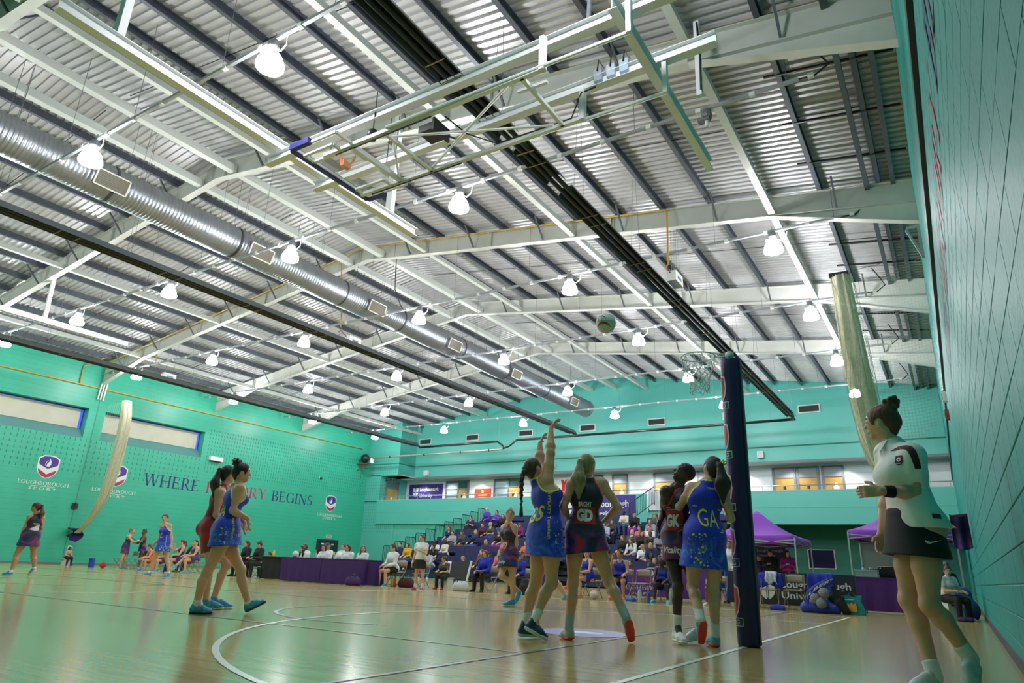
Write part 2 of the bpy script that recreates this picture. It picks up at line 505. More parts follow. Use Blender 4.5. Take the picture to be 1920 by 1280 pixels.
# ---- right wall: painted blocks with recessed joints
PAINT_R = mat('painted_block_green_dimmed', (0.012, 0.26, 0.235), rough=0.5, spec=.3, noise=0.06, nscale=1.3, bump=0.25, bscale=22)  # same green paint, with this wall's dimmer, bluer light put into the colour
wr = MB().box(XR + .012, YN, 0, XR + .4, 39.2, 9.75).build('wall_right', JOINT, kind='structure')
BH, BL = .225, .45
bm_ = bmesh.new()
bmesh.ops.create_cube(bm_, size=1)
bmesh.ops.scale(bm_, vec=(.05, BL - .006, BH - .008), verts=bm_.verts)
bmesh.ops.bevel(bm_, geom=[e for e in bm_.edges], offset=.004, segments=1, affect='EDGES')
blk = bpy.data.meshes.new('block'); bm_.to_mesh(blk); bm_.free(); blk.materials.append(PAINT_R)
rest = MB()
n_ = 0
for k in range(42):
    z = k * BH
    off = BL / 2 if k % 2 else 0
    for j in range(-7, 88):
        y0 = j * BL + off
        if y0 + BL > 39.2: continue
        near = 3.4 < y0 < 9.4 and z < 5.1
        if near and n_ < 296:
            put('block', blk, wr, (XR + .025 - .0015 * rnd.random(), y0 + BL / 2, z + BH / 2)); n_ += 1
        else:
            dx = .0012 * rnd.random()
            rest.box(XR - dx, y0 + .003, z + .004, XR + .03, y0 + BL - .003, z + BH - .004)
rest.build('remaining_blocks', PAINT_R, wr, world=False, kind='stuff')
BASE = mat('dark_skirting', (0.035, 0.045, 0.05), rough=0.5)
MB().box(XR - .018, YN, 0, XR, 38, .1).build('baseboard_right', BASE, kind='structure')
MB().box(XL, YN, 0, XL + .02, 35.6, .09).build('baseboard_left', mat('grey_skirting', (0.16, 0.15, 0.13), rough=.6), kind='structure')

# ---- far end: parapet, corner block, gallery, recess
fw = MB()
fw.box(XL, YF, 0, -32.1, 37.5, 4.7)                 # corner, below the gallery level
fw.box(XL, YF, 6.45, -32.1, 37.5, 10.2)             # corner block above
fw.box(-32.2, 37.4, 6.45, XR, 37.7, 12.4)           # high wall over the gallery
fw.box(-33.7, YF + .06, 0, -11.2, 36.0, 3.2)        # wall behind the seating
wf = fw.build('wall_far', PAINT_FAR, kind='structure')
mb = MB()
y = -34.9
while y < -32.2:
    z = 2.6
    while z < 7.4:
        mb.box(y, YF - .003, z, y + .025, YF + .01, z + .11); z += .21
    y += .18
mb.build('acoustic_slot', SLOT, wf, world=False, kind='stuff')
MB().box(-32.1, 37.385, 7.22, XR, 37.41, 7.29).box(-32.13, YF, 7.22, -32.085, 37.4, 7.29).box(XL, YF - .015, 7.22, -32.1, YF + .01, 7.29).build('wall_seam', SLOT, wf, world=False)
MB().box(-33.7, YF - .12, 3.15, XR, YF + .12, 4.72).build('wall_parapet', PAINT_FAR, kind='structure')
MB().box(-33.75, YF - .13, 4.72, XR, YF + .16, 4.76).box(-33.7, YF - .135, 3.94, XR, YF - .118, 3.955).build('trim_1', mat('parapet_cap_pale', (0.25, .5, .44), rough=.4), kind='structure')
GWHITE = mat('gallery_white_wall', (0.78, 0.80, 0.82), rough=0.6, noise=.02, nscale=2)
MB().box(-33.7, 38.5, 3.9, XR, 38.7, 6.6).build('wall_gallery_back', GWHITE, kind='structure')
MB().box(-33.7, YF + .12, 3.7, XR, 38.6, 3.9).build('floor_gallery', mat('gallery_vinyl', (.12, .14, .16), rough=.4), kind='structure')
MB().box(-33.8, 36.2, 6.45, -32.0, 38.6, 6.5).box(-32.1, 37.4, 6.45, XR, 38.6, 6.5).build('ceiling_gallery', WHITE, kind='structure')
MB().box(-32.1, 37.36, 6.36, XR, 37.42, 6.5).build('trim_2', mat('grey_fascia', (.16, .18, .19), rough=.5), kind='structure')
MB().box(-35, YF, 4.65, -33.7, 38.6, 6.5).build('wall_gallery_end', PAINT_FAR, kind='structure')
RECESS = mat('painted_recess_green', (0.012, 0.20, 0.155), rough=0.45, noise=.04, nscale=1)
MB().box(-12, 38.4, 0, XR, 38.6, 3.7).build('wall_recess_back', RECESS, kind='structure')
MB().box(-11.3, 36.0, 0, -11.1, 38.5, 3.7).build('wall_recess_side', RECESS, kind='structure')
# near wall and its blank surface, behind the photographer
MB().box(XL - .6, YN - .3, 0, XR + .4, YN, 12.4).build('wall_near', PAINT, kind='structure')

# ---- roof: corrugated sheets on purlins on tapered portal frames
SLOPE = .136
def ztop(x): return 12.0 - SLOPE * abs(x - RIDGE)       # top of rafter at x
roof = thing('ceiling', 'low-pitched roof of corrugated metal sheet on dark purlins', 'ceiling', (RIDGE, 0, 12), kind='structure')
SHEET = mat('galvanised_roof_sheet', (0.52, 0.52, 0.535), rough=0.38, metal=0.25, noise=.06, nscale=2.5)
def sheet(xa, xb, y0, y1):
    mb = MB(); P = .20; prof = [(0, 0), (.085, 0), (.10, .045), (.185, .045), (.2, 0)]
    ys = []
    y = y0
    while y < y1 - 1e-6:
        for a, b in prof[:-1]: ys.append((y + a, b))
        y += P
    ys.append((y, 0))
    za, zb = ztop(xa) + .21, ztop(xb) + .21
    vs = [(xa, yy, za + h) for yy, h in ys] + [(xb, yy, zb + h) for yy, h in ys]
    n = len(ys)
    mb.add(vs, [(i, i + 1, i + 1 + n, i + n) for i in range(n - 1)])
    return mb.build('roof_sheet', SHEET, roof)
FY = [3.65, 10.05, 16.45, 22.85, 29.25]
bays = [(-2.75, 3.65), (3.65, 10.05), (10.05, 16.45), (16.45, 22.85), (22.85, 29.25), (29.25, 37.45)]
for y0, y1 in bays:
    for xa, xb in ((XL - .6, -29.5), (-29.5, -23.4), (-23.4, RIDGE), (RIDGE, -11.2), (-11.2, -5.1), (-5.1, XR + .4)):
        sheet(xa, xb, y0, y0 + math.ceil((y1 - y0) / .2 - 1e-6) * .2)
PURL = mat('dark_galvanised_purlin', (0.10, 0.115, 0.14), rough=0.5, metal=.35, noise=.12, nscale=6)
ppos = [-4.36 - 1.36 * k for k in range(9)] + [-3.0, -1.64, -.35]
ppos += [2 * RIDGE - x for x in ppos]
for x in sorted(ppos):
    s = 1 if x > RIDGE else -1
    z0 = ztop(x) + .0; h = .21
    pr = [(-.05, 0), (.05, 0), (.05, .024), (-.04, .008), (-.04, h - .008), (.06, h - .02), (.06, h), (-.05, h)]
    if s < 0: pr = [(-a, b) for a, b in pr][::-1]
    for y0, y1 in bays:
        MB().prof((x, y0, z0), (x, y1, z0), pr).build('purlin', PURL, roof)
TIE = mat('cream_tie_beam', (0.62, 0.65, 0.61), rough=0.45)
for x in (-2.8, -8.55, -14.4, -16.5, -18.1, -20.2, -26.0, -31.8):
    for y0, y1 in bays:
        wd = .16 if abs(x - RIDGE) > 1 else .22
        z = ztop(x) - .55 + wd / 2 + .03
        MB().bar((x, y0 + .05, z), (x, y1 - .05, z), wd, wd).build('tie_beam', TIE, roof)
for x in (-0.05, -.6):                                   # eaves members on the right
    MB().prof((x, YN, 9.62), (x, 37.4, 9.62), [(-.05, 0), (.05, 0), (.05, .18), (-.05, .18)]).build('eaves_rail', PURL, roof)
for y in (11.6, 13.3, 15.0, 18, 19.7, 21.3, 24.5, 26, 28):
    MB().bar((.3, y, 9.62), (-1.9, y, 9.92), .04, .05).build('eaves_strut', DARK, roof)
for y0, y1 in bays[1:5]:                                 # sag rods
    ym = (y0 + y1) / 2
    mb = MB()
    for sgn in (1, -1):
        mb.tube([(RIDGE + sgn * .6, ym, ztop(RIDGE + .6) + .1), (RIDGE + sgn * 17, ym, ztop(RIDGE + 17) + .1)], .012, 5)
    mb.build('sag_rod', DARK, roof)

FR = mat('frame_cream_paint', (0.60, 0.61, 0.565), rough=0.42, noise=.05, nscale=2)
for i, y in enumerate(FY):
    fr = thing('portal_frame', 'cream steel portal frame spanning the hall, %s from the camera' % ['nearest, cut by the photo corner', 'second', 'third', 'fourth', 'fifth'][i], 'roof frame', (RIDGE, y, 8.5), kind='structure')
    for sgn, nm in ((1, 'rafter'), (-1, 'rafter')):
        xe = RIDGE + sgn * 17.68
        xh = RIDGE + sgn * 14.4
        mb = MB(); t, fw_ = .014, .2; D = .56
        def slab(p, q, w, th):   # flange between p and q (x, z)
            mb.bar((p[0], y, p[1]), (q[0], y, q[1]), w, th, up=(0, 0, 1))
        slab((RIDGE, 12.0), (xe, ztop(xe)), fw_, .02)
        slab((RIDGE, 12.0 - D), (xh, ztop(xh) - D), fw_, .02)
        vs = [(RIDGE, 12.0), (xe, ztop(xe)), (xe, ztop(xe) - D), (RIDGE, 12.0 - D)]
        mb.poly([(x, y - t / 2, z) for x, z in vs], (0, t, 0))
        mb.build(nm, FR, fr)
        mb = MB()
        slab((xh, ztop(xh) - D), (xe, 8.5), fw_, .02)
        mb.poly([(xh, y - t / 2, ztop(xh) - D), (xe, y - t / 2, ztop(xe) - D), (xe, y - t / 2, 8.5)], (0, t, 0))
        slab((xh, ztop(xh) - D), (xe, ztop(xe) - D), fw_, .016)
        mb.build('haunch', FR, fr)
        mb = MB()
        for xx in (xh, RIDGE + sgn * .35, RIDGE + sgn * 5.7, RIDGE + sgn * 10):
            mb.box(xx - .008, y - .09, ztop(xx) - D, xx + .008, y + .09, ztop(xx))
        mb.build('stiffener', FR, fr)
        mb = MB()
        for kx in (2.2, 5.0, 7.7, 10.4, 13.1, 16):
            xx = RIDGE + sgn * kx
            mb.bar((xx, y + .09, ztop(xx) - D + .03), (xx, y + .62, ztop(xx) + .06), .045, .045)
            mb.bar((xx, y - .09, ztop(xx) - D + .03), (xx, y - .62, ztop(xx) + .06), .045, .045)
        mb.build('knee_brace', PURL, fr)
    if i != 1:
        for sx, sg in ((XL, 1),):
            pass
# ================================================================ LIGHTS
LAMP = mat('glowing_lamp_glass', (0.97, 0.98, 1.0), rough=.3, emit=LAMP_EMIT)
CAPM = mat('lamp_housing_grey', (0.22, 0.23, 0.25), rough=.4, metal=.4)
TRUNK = mat('galvanised_trunking', (0.38, 0.41, 0.44), rough=.4, metal=.5)
LX = [RIDGE + d for d in (14.45, 8.65, 2.85, -2.9, -8.68, -14.5)]
LY = [0.05, 5.5, 10.85, 16.4, 21.75, 27.3, 32.7]
def make_lamp(lab):
    L = thing('high_bay_lamp', lab, 'lamp', (0, 0, 0), group='high-bay lamps hung in rows under the roof')
    # bell of glass: mouth down at z -.17
    MB().lathe((0, 0, 0), [(.001, -.20), (.12, -.195), (.225, -.165), (.235, -.13), (.215, -.03), (.17, .07), (.10, .14)], 16).build('glass_bell', LAMP, L, smooth=True, world=False)
    MB().box(-.16, -.07, .14, .06, .07, .20).lathe((0, 0, .2), [(.10, 0), (.11, .05), (.09, .17), (.04, .22)], 10).build('gear_housing', CAPM, L, world=False)
    MB().tube([(0, 0, .42), (0, 0, .50), (.03, 0, .53), (0, 0, .56)], .008, 5).build('hook', CAPM, L, world=False)
    MB().tube([(.06, .02, .2), (.2, .02, .12), (.33, .02, .2), (.36, .0, .33)], .012, 6).build('flex', WHITE, L, world=False)
    return L
lamp0 = None
ROWN = ['', 'nearest', 'second', 'third', 'fourth', 'fifth', 'farthest']
for j, y in enumerate(LY):
    for i, x in enumerate(LX):
        if j == 0: continue
        if j == 2 and i == 0: continue       # that fitting is out, built below
        lab = 'glowing bell-shaped high-bay lamp, %s from the right wall in the %s lamp row' % (NTH[i], ROWN[j])
        if lamp0 is None: lamp0 = o = make_lamp(lab)
        else: o = dup(lamp0, label=lab)
        o.location = (x, y, 8.63)
o = thing('lamp_fitting', 'unlit lamp fitting without its bell under the hoop frame', 'lamp', (LX[0], LY[2], 8.63))
MB().box(-.16, -.07, .14, .06, .07, .20).lathe((0, 0, .2), [(.10, 0), (.11, .05), (.09, .17), (.04, .22)], 10).build('gear_housing', CAPM, o, world=False)
MB().lathe((0, 0, .02), [(.03, 0), (.04, .06), (.035, .12)], 8).tube([(.05, 0, .1), (.1, 0, .03), (.06, 0, 0)], .006, 5).build('lamp_holder', WHITE, o, world=False)
for j, y in enumerate(LY):
    if j == 0: continue
    t = thing('lighting_trunking', 'grey steel trunking carrying the %s row of high-bay lamps' % (ROWN[j] or 'overhead'), 'trunking', (-17.3, y, 9.1))
    MB().box(-34.5, y - .03, 9.02, -1.2, y + .03, 9.08).build('trunking', TRUNK, t)
    mb = MB()
    for k in range(34):
        x = -34 + k
        mb.box(x - .05, y - .035, 9.0, x + .05, y + .035, 9.085)
    mb.build('trunking_cover', WHITE, t, kind='stuff')
    for k in range(12):
        x = -33.3 + 2.9 * k
        MB().tube([(x, y, 9.08), (x, y, ztop(x) + .05)], .006, 4).build('suspension_wire', GALV, t)
    MB().tube([(-1.2, y, 9.05), (-.95, y, 9.02), (-.7, y + .1, 9.25), (-.85, y + .2, 9.6), (-1.0, y + .2, 9.9)], .018, 6).build('flex', DARK, t)
# ================================================================ DUCT, HEATERS, HOOP FRAME, PIPES
DUCT = mat('spiral_galvanised_duct', (0.36, 0.385, 0.42), rough=0.38, metal=0.85, noise=.08, nscale=3)
DX, DZ, DR = -17.35, 9.72, .48
t = thing('ventilation_duct', 'long silver spiral duct hung below the ridge of the roof', 'duct', (DX, 16, DZ), kind='structure')
segs = [-2.7, 7.15, 10.9, 15.3, 18.4, 22.4, 26.0, 29.9, 35.0]
for a, b in zip(segs[:-1], segs[1:]):
    prof = []; y = a
    while y < b - .05:
        prof += [(DR, y), (DR, y + .085), (DR + .007, y + .0925)]; y += .10
    prof += [(DR, b)]
    mb = MB(); n = 28; vs = []
    for r, yy in prof:
        for j in range(n):
            q = 2 * PI * j / n; vs.append((DX + r * math.cos(q), yy, DZ + r * math.sin(q)))
    mb.add(vs, [(i * n + j, (i + 1) * n + j, (i + 1) * n + (j + 1) % n, i * n + (j + 1) % n) for i in range(len(prof) - 1) for j in range(n)])
    mb.build('duct_section', DUCT, t, smooth=True)
for y in segs[1:-1]:
    MB().lathe((DX, y, DZ), [(DR + .002, -.03), (DR + .016, -.03), (DR + .016, .03), (DR + .002, .03)], 28, 'y').build('joint_band', mat('duct_band', (.04, .045, .05), rough=.5), t)
MB().lathe((DX, 35.0, DZ), [(DR + .03, -.06), (DR + .03, .1), (DR * .96, .12), (.01, .16)], 28, 'y').build('end_cap', DUCT, t)
GRF = mat('cream_grille_frame', (.66, .66, .58), rough=.5)
GRI = mat('grille_louvre_brown', (.22, .20, .16), rough=.6)
for y in (2.3, 7.0, 11.57, 16.72, 21.51, 26.48, 32.58):
    # spigot box on the right flank of the duct, grille facing right and a little down
    nx = Vector((.94, 0, -.34)).normalized(); up = Vector((.34, 0, .94)).normalized()
    c = Vector((DX, y, DZ)) + nx * .50
    mb = MB(); e = Vector((0, .40, 0)); u2 = up * .20
    P = [c - e - u2, c + e - u2, c + e + u2, c - e + u2]
    mb.poly([p - nx * .12 for p in P], nx * .2)
    mb.build('outlet_box', DUCT, t)
    mb = MB(); c2 = c + nx * .09
    for a, b, w_, h_ in ((-e - u2, e - u2, 0, 0), (-e + u2, e + u2, 0, 0), (-e - u2, -e + u2, 0, 0), (e - u2, e + u2, 0, 0)):
        mb.bar(c2 + a, c2 + b, .035, .035, up=nx)
    g = mb.build('grille_frame', GRF, t)
    mb = MB()
    for k in range(9):
        z = -.17 + k * .0425
        mb.bar(c2 - e * .95 + up * z, c2 + e * .95 + up * z, .028, .006, up=(nx + up).normalized())
    mb.build('louvre_slats', GRI, t, kind='stuff')
    MB().poly([p + nx * .081 for p in P], nx * .001).build('grille_back', GRI, t)
for k in range(13):
    y = -1 + 2.9 * k
    for sg in (-.38, .38):
        MB().tube([(DX + sg, y, DZ + .2), (DX + sg, y, ztop(DX + sg) + .1)], .006, 4).build('hanger_wire', GALV, t)

HOOD = mat('heater_hood_steel', (0.16, 0.175, 0.19), rough=.35, metal=.7)
HIN = mat('dark_heater_reflector', (0.022, 0.024, 0.022), rough=.45)  # plain dark colour for the hood's inside and the tubes
BRASS = mat('dull_brass', (.35, .27, .12), rough=.4, metal=.6)
def heater(x, y0, y1, name_lab, gaps=()):
    h = thing('radiant_tube_heater', name_lab, 'heater', (x, 16, 8.15))
    edges = [y0] + [g for gg in gaps for g in gg] + [y1]
    for a, b in zip(edges[0::2], edges[1::2]):
        pts = [(-.23, -.10), (-.225, -.10), (-.10, .085), (.10, .085), (.225, -.10), (.23, -.10), (.105, .10), (-.105, .10)]
        MB().prof((x, a, 8.18), (x, b, 8.18), pts).build('hood', HOOD, h)
        MB().prof((x, a, 8.175), (x, b, 8.175), [(-.22, -.095), (-.095, .085), (.095, .085), (.22, -.095), (.212, -.095), (.09, .078), (-.09, .078), (-.212, -.095)]).build('reflector', HIN, h)
    for s_ in (-.075, .075):
        MB().tube([(x + s_, y0 - .1, 8.13), (x + s_, y1, 8.13)], .05, 10).build('burner_tube', HIN, h, smooth=True)
    y = y0 + .6; k = 0
    while y < y1:
        MB().box(x - .19, y - .012, 8.065, x + .19, y + .012, 8.08).build('tube_bracket', BRASS, h)
        y += 2.3 if k % 2 else .45; k += 1
    y = y0 + 1
    while y < y1:
        for s_ in (-.12, .12):
            MB().tube([(x + s_, y, 8.27), (x + s_ * .3, y, ztop(x) + .05)], .005, 4).build('hanger_wire', GALV, h)
        y += 3.2
    MB().tube([(x, y1 - .05, 8.13), (x, y1 + .25, 8.12)], .075, 10).build('flue_elbow', DARK, h)
    return h
heater(-5.83, -2.4, 34.2, 'dark radiant heater tube nearest the right wall', gaps=((8.6, 9.1), (10.4, 10.9)))
heater(-17.7, -2.4, 34.2, 'dark radiant heater tube under the silver duct')
heater(-29.4, -2.4, 34.2, 'dark radiant heater tube nearest the window wall')
t = thing('flue_pipework', 'black cross pipe joining the heater tubes along the far wall', 'pipe', (-17, 34.6, 8.05))
for a, b in ((-29.5, -23.2), (-21.8, -5.75)):
    MB().tube([(a, 34.6, 8.05), (b, 34.6, 8.05)], .07, 10).build('cross_pipe', mat('black_flue_pipe', (.025, .022, .022), rough=.3), t, smooth=True)
MB().tube([(-23.2, 34.6, 8.05), (-22.75, 34.6, 7.72), (-22.75, 34.6, 7.55)], .06, 8).tube([(-21.8, 34.6, 8.05), (-22.3, 34.6, 7.72), (-22.75, 34.6, 7.60)], .06, 8).build('junction', MATS['black_flue_pipe'], t, smooth=True)
for k in range(9):
    x = -28.5 + 2.7 * k
    MB().tube([(x, 34.6, 8.12), (x, 34.6, ztop(x))], .006, 4).build('hanger_wire', GALV, t)
t = thing('steel_fan_pipe', 'pale steel pipe running from the black wall fan to the flue junction', 'pipe', (-28, 34.9, 7.6))
STL = mat('pale_steel_pipe', (.62, .60, .55), rough=.3, metal=.6)
MB().tube([(-34.0, 34.6, 7.55), (-22.95, 34.6, 7.55), (-22.75, 34.6, 7.62)], .06, 12).build('pipe', STL, t, smooth=True)
for x in (-32, -29, -26, -23.8):
    MB().lathe((x, 34.6, 7.55), [(.066, -.04), (.078, -.04), (.078, .04), (.066, .04)], 12, 'x').build('pipe_clip', DARK, t)
t = thing('extract_fan', 'round black extract fan on a bracket high in the far left corner', 'fan', (-34.6, 34.6, 7.5))
MB().lathe((-34.35, 34.6, 7.55), [(.12, -.22), (.24, -.2), (.30, -.1), (.30, .1), (.22, .2), (.08, .32)], 16, 'x').build('fan_casing', DARK, t, smooth=True)
MB().box(-35, 34.45, 7.15, -33.9, 34.75, 7.2).bar((-35, 34.6, 6.75), (-34.1, 34.6, 7.15), .05, .05).build('bracket', mat('rusty_bracket', (.22, .07, .03), rough=.7), t)
MB().box(-33.75, 34.5, 7.2, -33.6, 34.7, 7.55).build('switch_box', WHITE, t)
MB().tube([(-34.5, 34.5, 7.1), (-34.5, 34.5, 6.0)], .012, 5).build('flex', DARK, t)

# gas pipes, mustard yellow
GAS = mat('mustard_gas_pipe', (.52, .33, .04), rough=.45)
t = thing('gas_pipe', 'mustard yellow gas pipe along the window wall', 'pipe', (XL + .06, 16, 8.35))
MB().tube([(XL + .07, -2.6, 8.36), (XL + .07, 34.8, 8.28)], .035, 8).build('main_run', GAS, t, smooth=True)
MB().tube([(XL + .07, 15.4, 8.36), (XL + .07, 15.4, 9.2), (XL + .8, 16.0, 9.75)], .03, 8).build('riser', GAS, t, smooth=True)
t = thing('gas_pipe', 'mustard yellow gas pipe along the top of the third roof frame', 'pipe', (-20, 16.2, 10))
pts = [(x, 16.27, ztop(x) - .06) for x in (-34.4, -26, RIDGE - .1, -12, -5.6)]
MB().tube(pts, .025, 8).build('main_run', GAS, t)
MB().tube([(-5.6, 16.27, ztop(-5.6) - .06), (-5.5, 16.15, ztop(-5.6) - .2), (-5.5, 16.1, 8.6), (-5.6, 16.1, 8.45)], .025, 6).build('dropper', GAS, t)
MB().tube([(-18.6, 16.27, ztop(-18.6) - .06), (-18.6, 16.6, 10.2), (-18.6, 16.7, 9.05)], .025, 6).build('dropper', GAS, t)
MB().tube([(-30.9, 16.27, ztop(-30.9) - .06), (-30.9, 16.6, 9.8), (-30.9, 16.7, 9.0)], .025, 6).build('dropper', GAS, t)
for x, l in ((-5.83, 'white burner box beside the heater tube nearest the right wall'), (-18.3, 'white burner box beside the heater tube under the duct'), (-30.2, 'white burner box beside the heater tube nearest the windows')):
    t = thing('burner_box', l, 'heater control', (x + .35, 16.9, 8.4), group='burner boxes on the heater tubes')
    MB().box(x + .1, 16.6, 8.32, x + .36, 17.2, 8.62).build('casing', WHITE, t)
    for yy in (16.7, 17.1): MB().tube([(x + .22, yy, 8.6), (x + .22, yy, ztop(x + .2) + .1)], .006, 4).build('hanger_wire', GALV, t)
    MB().box(x + .361, 16.75, 8.42, x + .364, 17.05, 8.50).build('rating_plate', GALV, t)
    MB().tube([(x + .2, 16.6, 8.55), (x + .15, 16.3, 8.75), (x + .25, 16.15, 8.6)], .015, 6).build('gas_hose', mat('dark_red_hose', (.12, .02, .02), rough=.5), t)
t = thing('power_cable', 'black cable dropping from the roof frame beside the duct', 'cable', (-16.6, 16.5, 10))
MB().tube([(-15.7, 16.3, 11.1), (-15.75, 16.4, 10.4), (-15.9, 16.6, 10.05), (-16.5, 17.6, 9.9), (-16.9, 18.4, 9.9)], .018, 6).build('cable', DARK, t)
MB().tube([(-17.8, 18.4, 9.6), (-17.9, 18.0, 9.2), (-18.0, 17.2, 8.6)], .018, 6).build('cable', DARK, t)

# ---- folded basketball frame
ZB = 8.0
t = thing('basketball_frame', 'white steel ceiling frame with a folded basketball hoop and blue-edged backboard', 'basketball hoop', (-6.5, 7.4, 8.0))
HW = mat('hoop_frame_white', (.86, .87, .89), rough=.35)
MB().ibeam((-9.95, 2.85, ZB + .18), (-9.95, 10.85, ZB + .18), .17, .2).build('long_beam', HW, t)
for x0, y in ((-10.35, 6.92), (-10.25, 8.03)):
    MB().ibeam((x0, y, ZB), (-1.9, y, ZB), .15, .19).build('cross_beam', HW, t)
MB().ibeam((-2.85, 6.5, ZB - .2), (-2.85, 10.85, ZB - .2), .13, .2).build('long_beam', HW, t)
for y in (3.7, 9.95):
    MB().bar((-9.95, y, ZB + .28), (-9.95, y, ztop(-9.95)), .17, .12, up=(0, 1, 0)).build('hanger_post', HW, t)
MB().bar((-2.5, 9.2, ZB + .05), (-2.5, 9.25, 9.6), .09, .09, up=(0, 1, 0)).build('hanger_post', HW, t)
for x, y in ((-3.4, 6.92),):
    MB().bar((x, y, ZB + .09), (x, y + .15, ztop(x) - .5), .05, .05, up=(0, 1, 0)).build('hanger_rod', GALV, t)
ZA = 7.35
for y, x0 in ((6.68, -8.4), (7.95, -8.75)):
    MB().bar((x0, y, ZA), (-4.0, y, ZA), .075, .06).build('board_arm', HW, t)
    MB().bar((-4.0, y, ZA - .03), (-4.0, y, ZB - .1), .08, .1, up=(0, 1, 0)).build('hinge_bracket', HW, t)
    MB().tube([(x0 + .3, y, ZA - .07), (x0 + 2.4, y, ZA - .06)], .013, 8).build('gas_strut', DARK, t)
for y, x0 in ((6.62, -6.9), (7.98, -6.9)):
    MB().tube([(x0, y, ZA + .02), (-2.68, y + .05, ZA + .02)], .03, 8).build('stay_tube', HW, t)
    MB().bar((-2.68, y + .05, ZA), (-2.68, y + .05, ZB - .1), .07, .09, up=(0, 1, 0)).build('hinge_bracket', HW, t)
for x in (-4.35, -7.0, -7.75):
    MB().bar((x, 6.68, ZA), (x, 7.95, ZA), .06, .06).build('cross_tie', HW, t)
for a, b in (((-4.5, 6.7), (-7.0, 7.93)), ((-4.5, 7.93), (-7.3, 6.75)), ((-7.0, 6.9), (-7.75, 7.9))):
    MB().tube([(a[0], a[1], ZA + .04), (b[0], b[1], ZA + .04)], .022, 6).build('brace', HW, t)
for y in (6.95, 7.6):
    MB().bar((-5.0, y, ZB), (-4.45, y, ZB - .02), .06, .05).build('brace', HW, t)
# backboard lying flat: clear pane, white frame, blue padding on the low edge
CLEAR = mat('clear_acrylic', (.92, .97, .96), rough=.05, alpha=.22)
xb0, xb1, yb0, yb1 = -8.75, -7.75, 6.32, 8.13
MB().box(xb0, yb0, ZA + .06, xb1, yb1, ZA + .075).build('backboard_pane', CLEAR, t)
mb = MB()
for a, b in (((xb0, yb0), (xb0, yb1)), ((xb1, yb0), (xb1, yb1)), ((xb0, yb0), (xb1, yb0)), ((xb0, yb1), (xb1, yb1))):
    mb.bar((a[0], a[1], ZA + .05), (b[0], b[1], ZA + .05), .04, .05)
for y in (6.5, 7.75):
    mb.bar((xb0 + .05, y, ZA), (xb0 + .75, y, ZA), .05, .04); mb.bar((xb0 + .05, y + .22, ZA), (xb0 + .75, y + .22, ZA), .05, .04)
    mb.bar((xb0 + .06, y, ZA), (xb0 + .06, y + .22, ZA), .05, .04); mb.bar((xb0 + .75, y, ZA), (xb0 + .75, y + .22, ZA), .05, .04)
mb.build('backboard_frame', HW, t)
BLUE = mat('royal_blue_padding', (.018, .03, .22), rough=.5)
MB().bar((xb0 - .04, yb0 - .03, ZA + .05), (xb0 - .04, yb1 + .03, ZA + .05), .09, .11).bar((xb0 - .04, yb0 - .04, ZA + .05), (xb0 + .42, yb0 - .04, ZA + .05), .09, .11).bar((xb0 - .04, yb1 + .04, ZA + .05), (xb0 + .42, yb1 + .04, ZA + .05), .09, .11).build('edge_padding', BLUE, t)
ORG = mat('hoop_orange', (.75, .13, .02), rough=.4)
mb = MB(); yc = 7.2; zc = ZA + .42
mb.tube([(xb0 + .30 + .0 * k, yc + .225 * math.cos(2*PI*k/28), zc + .225 * math.sin(2*PI*k/28)) for k in range(28)], .011, 6, closed=True)
mb.box(xb0 + .27, yc - .09, ZA + .08, xb0 + .36, yc + .09, ZA + .2).bar((xb0 + .31, yc - .08, ZA + .15), (xb0 + .31, yc - .2, zc), .03, .03).bar((xb0 + .31, yc + .08, ZA + .15), (xb0 + .31, yc + .2, zc), .03, .03)
mb.build('hoop_ring', ORG, t)
MB().box(-6.75, 7.22, ZB - .42, -6.42, 7.58, ZB - .28).box(-6.42, 7.18, ZB - .48, -6.38, 7.62, ZB - .24).bar((-6.6, 7.4, ZB - .3), (-6.6, 8.0, ZB - .1), .06, .04).build('winch_box', DARK, t)
MB().lathe((-7.5, 6.9, 7.62), [(.02, .12), (.09, .06), (.1, -.02), (.06, -.12)], 12).build('pulley_block', DARK, t, smooth=True)
MB().tube([(-7.5, 6.9, 7.72), (-7.5, 6.9, 8.5)], .01, 5).tube([(-7.3, 7.3, ZA), (-7.3, 7.3, 8.2)], .008, 5).tube([(-7.55, 7.35, ZA), (-7.5, 7.3, 8.3)], .008, 5).build('lift_cable', DARK, t)
MB().tube([(-6.3, 7.35, 7.85), (-6.0, 7.6, 7.55), (-5.6, 7.93, 7.42), (-4.2, 7.95, 7.42), (-4.0, 7.9, 7.8), (-3.8, 8.0, 7.9)], .014, 6).build('power_flex', DARK, t)
for k in range(3):
    x = -3.75 + .22 * k
    MB().box(x - .07, 7.96, ZB - .02, x + .07, 8.08, ZB + .2).build('switch_gear', mat('pale_blue_plastic', (.45, .55, .68), rough=.4), t)
    MB().tube([(x, 7.95, ZB + .15), (x + .05, 7.9, ZB + .3), (x + .12, 7.95, ZB + .15)], .014, 5).build('gear_flex', DARK, t)
MB().tube([(-2.45, 9.1, ZB + .1), (-2.44, 9.12, 8.8), (-2.47, 9.15, 9.5)], .018, 6).build('power_flex', DARK, t)
# a second, distant hoop support at the left edge
t = thing('hanging_support', 'plain cream beam hung on a post near the left edge, under the roof', 'beam', (-27, 10, 9))
MB().ibeam((-27.0, 4.0, 8.55), (-27.0, 13.3, 8.55), .16, .18).build('hung_beam', HW, t)
MB().bar((-27.0, 10.2, 8.64), (-27.0, 10.15, 10.35), .12, .12, up=(0, 1, 0)).build('hanger_post', HW, t)

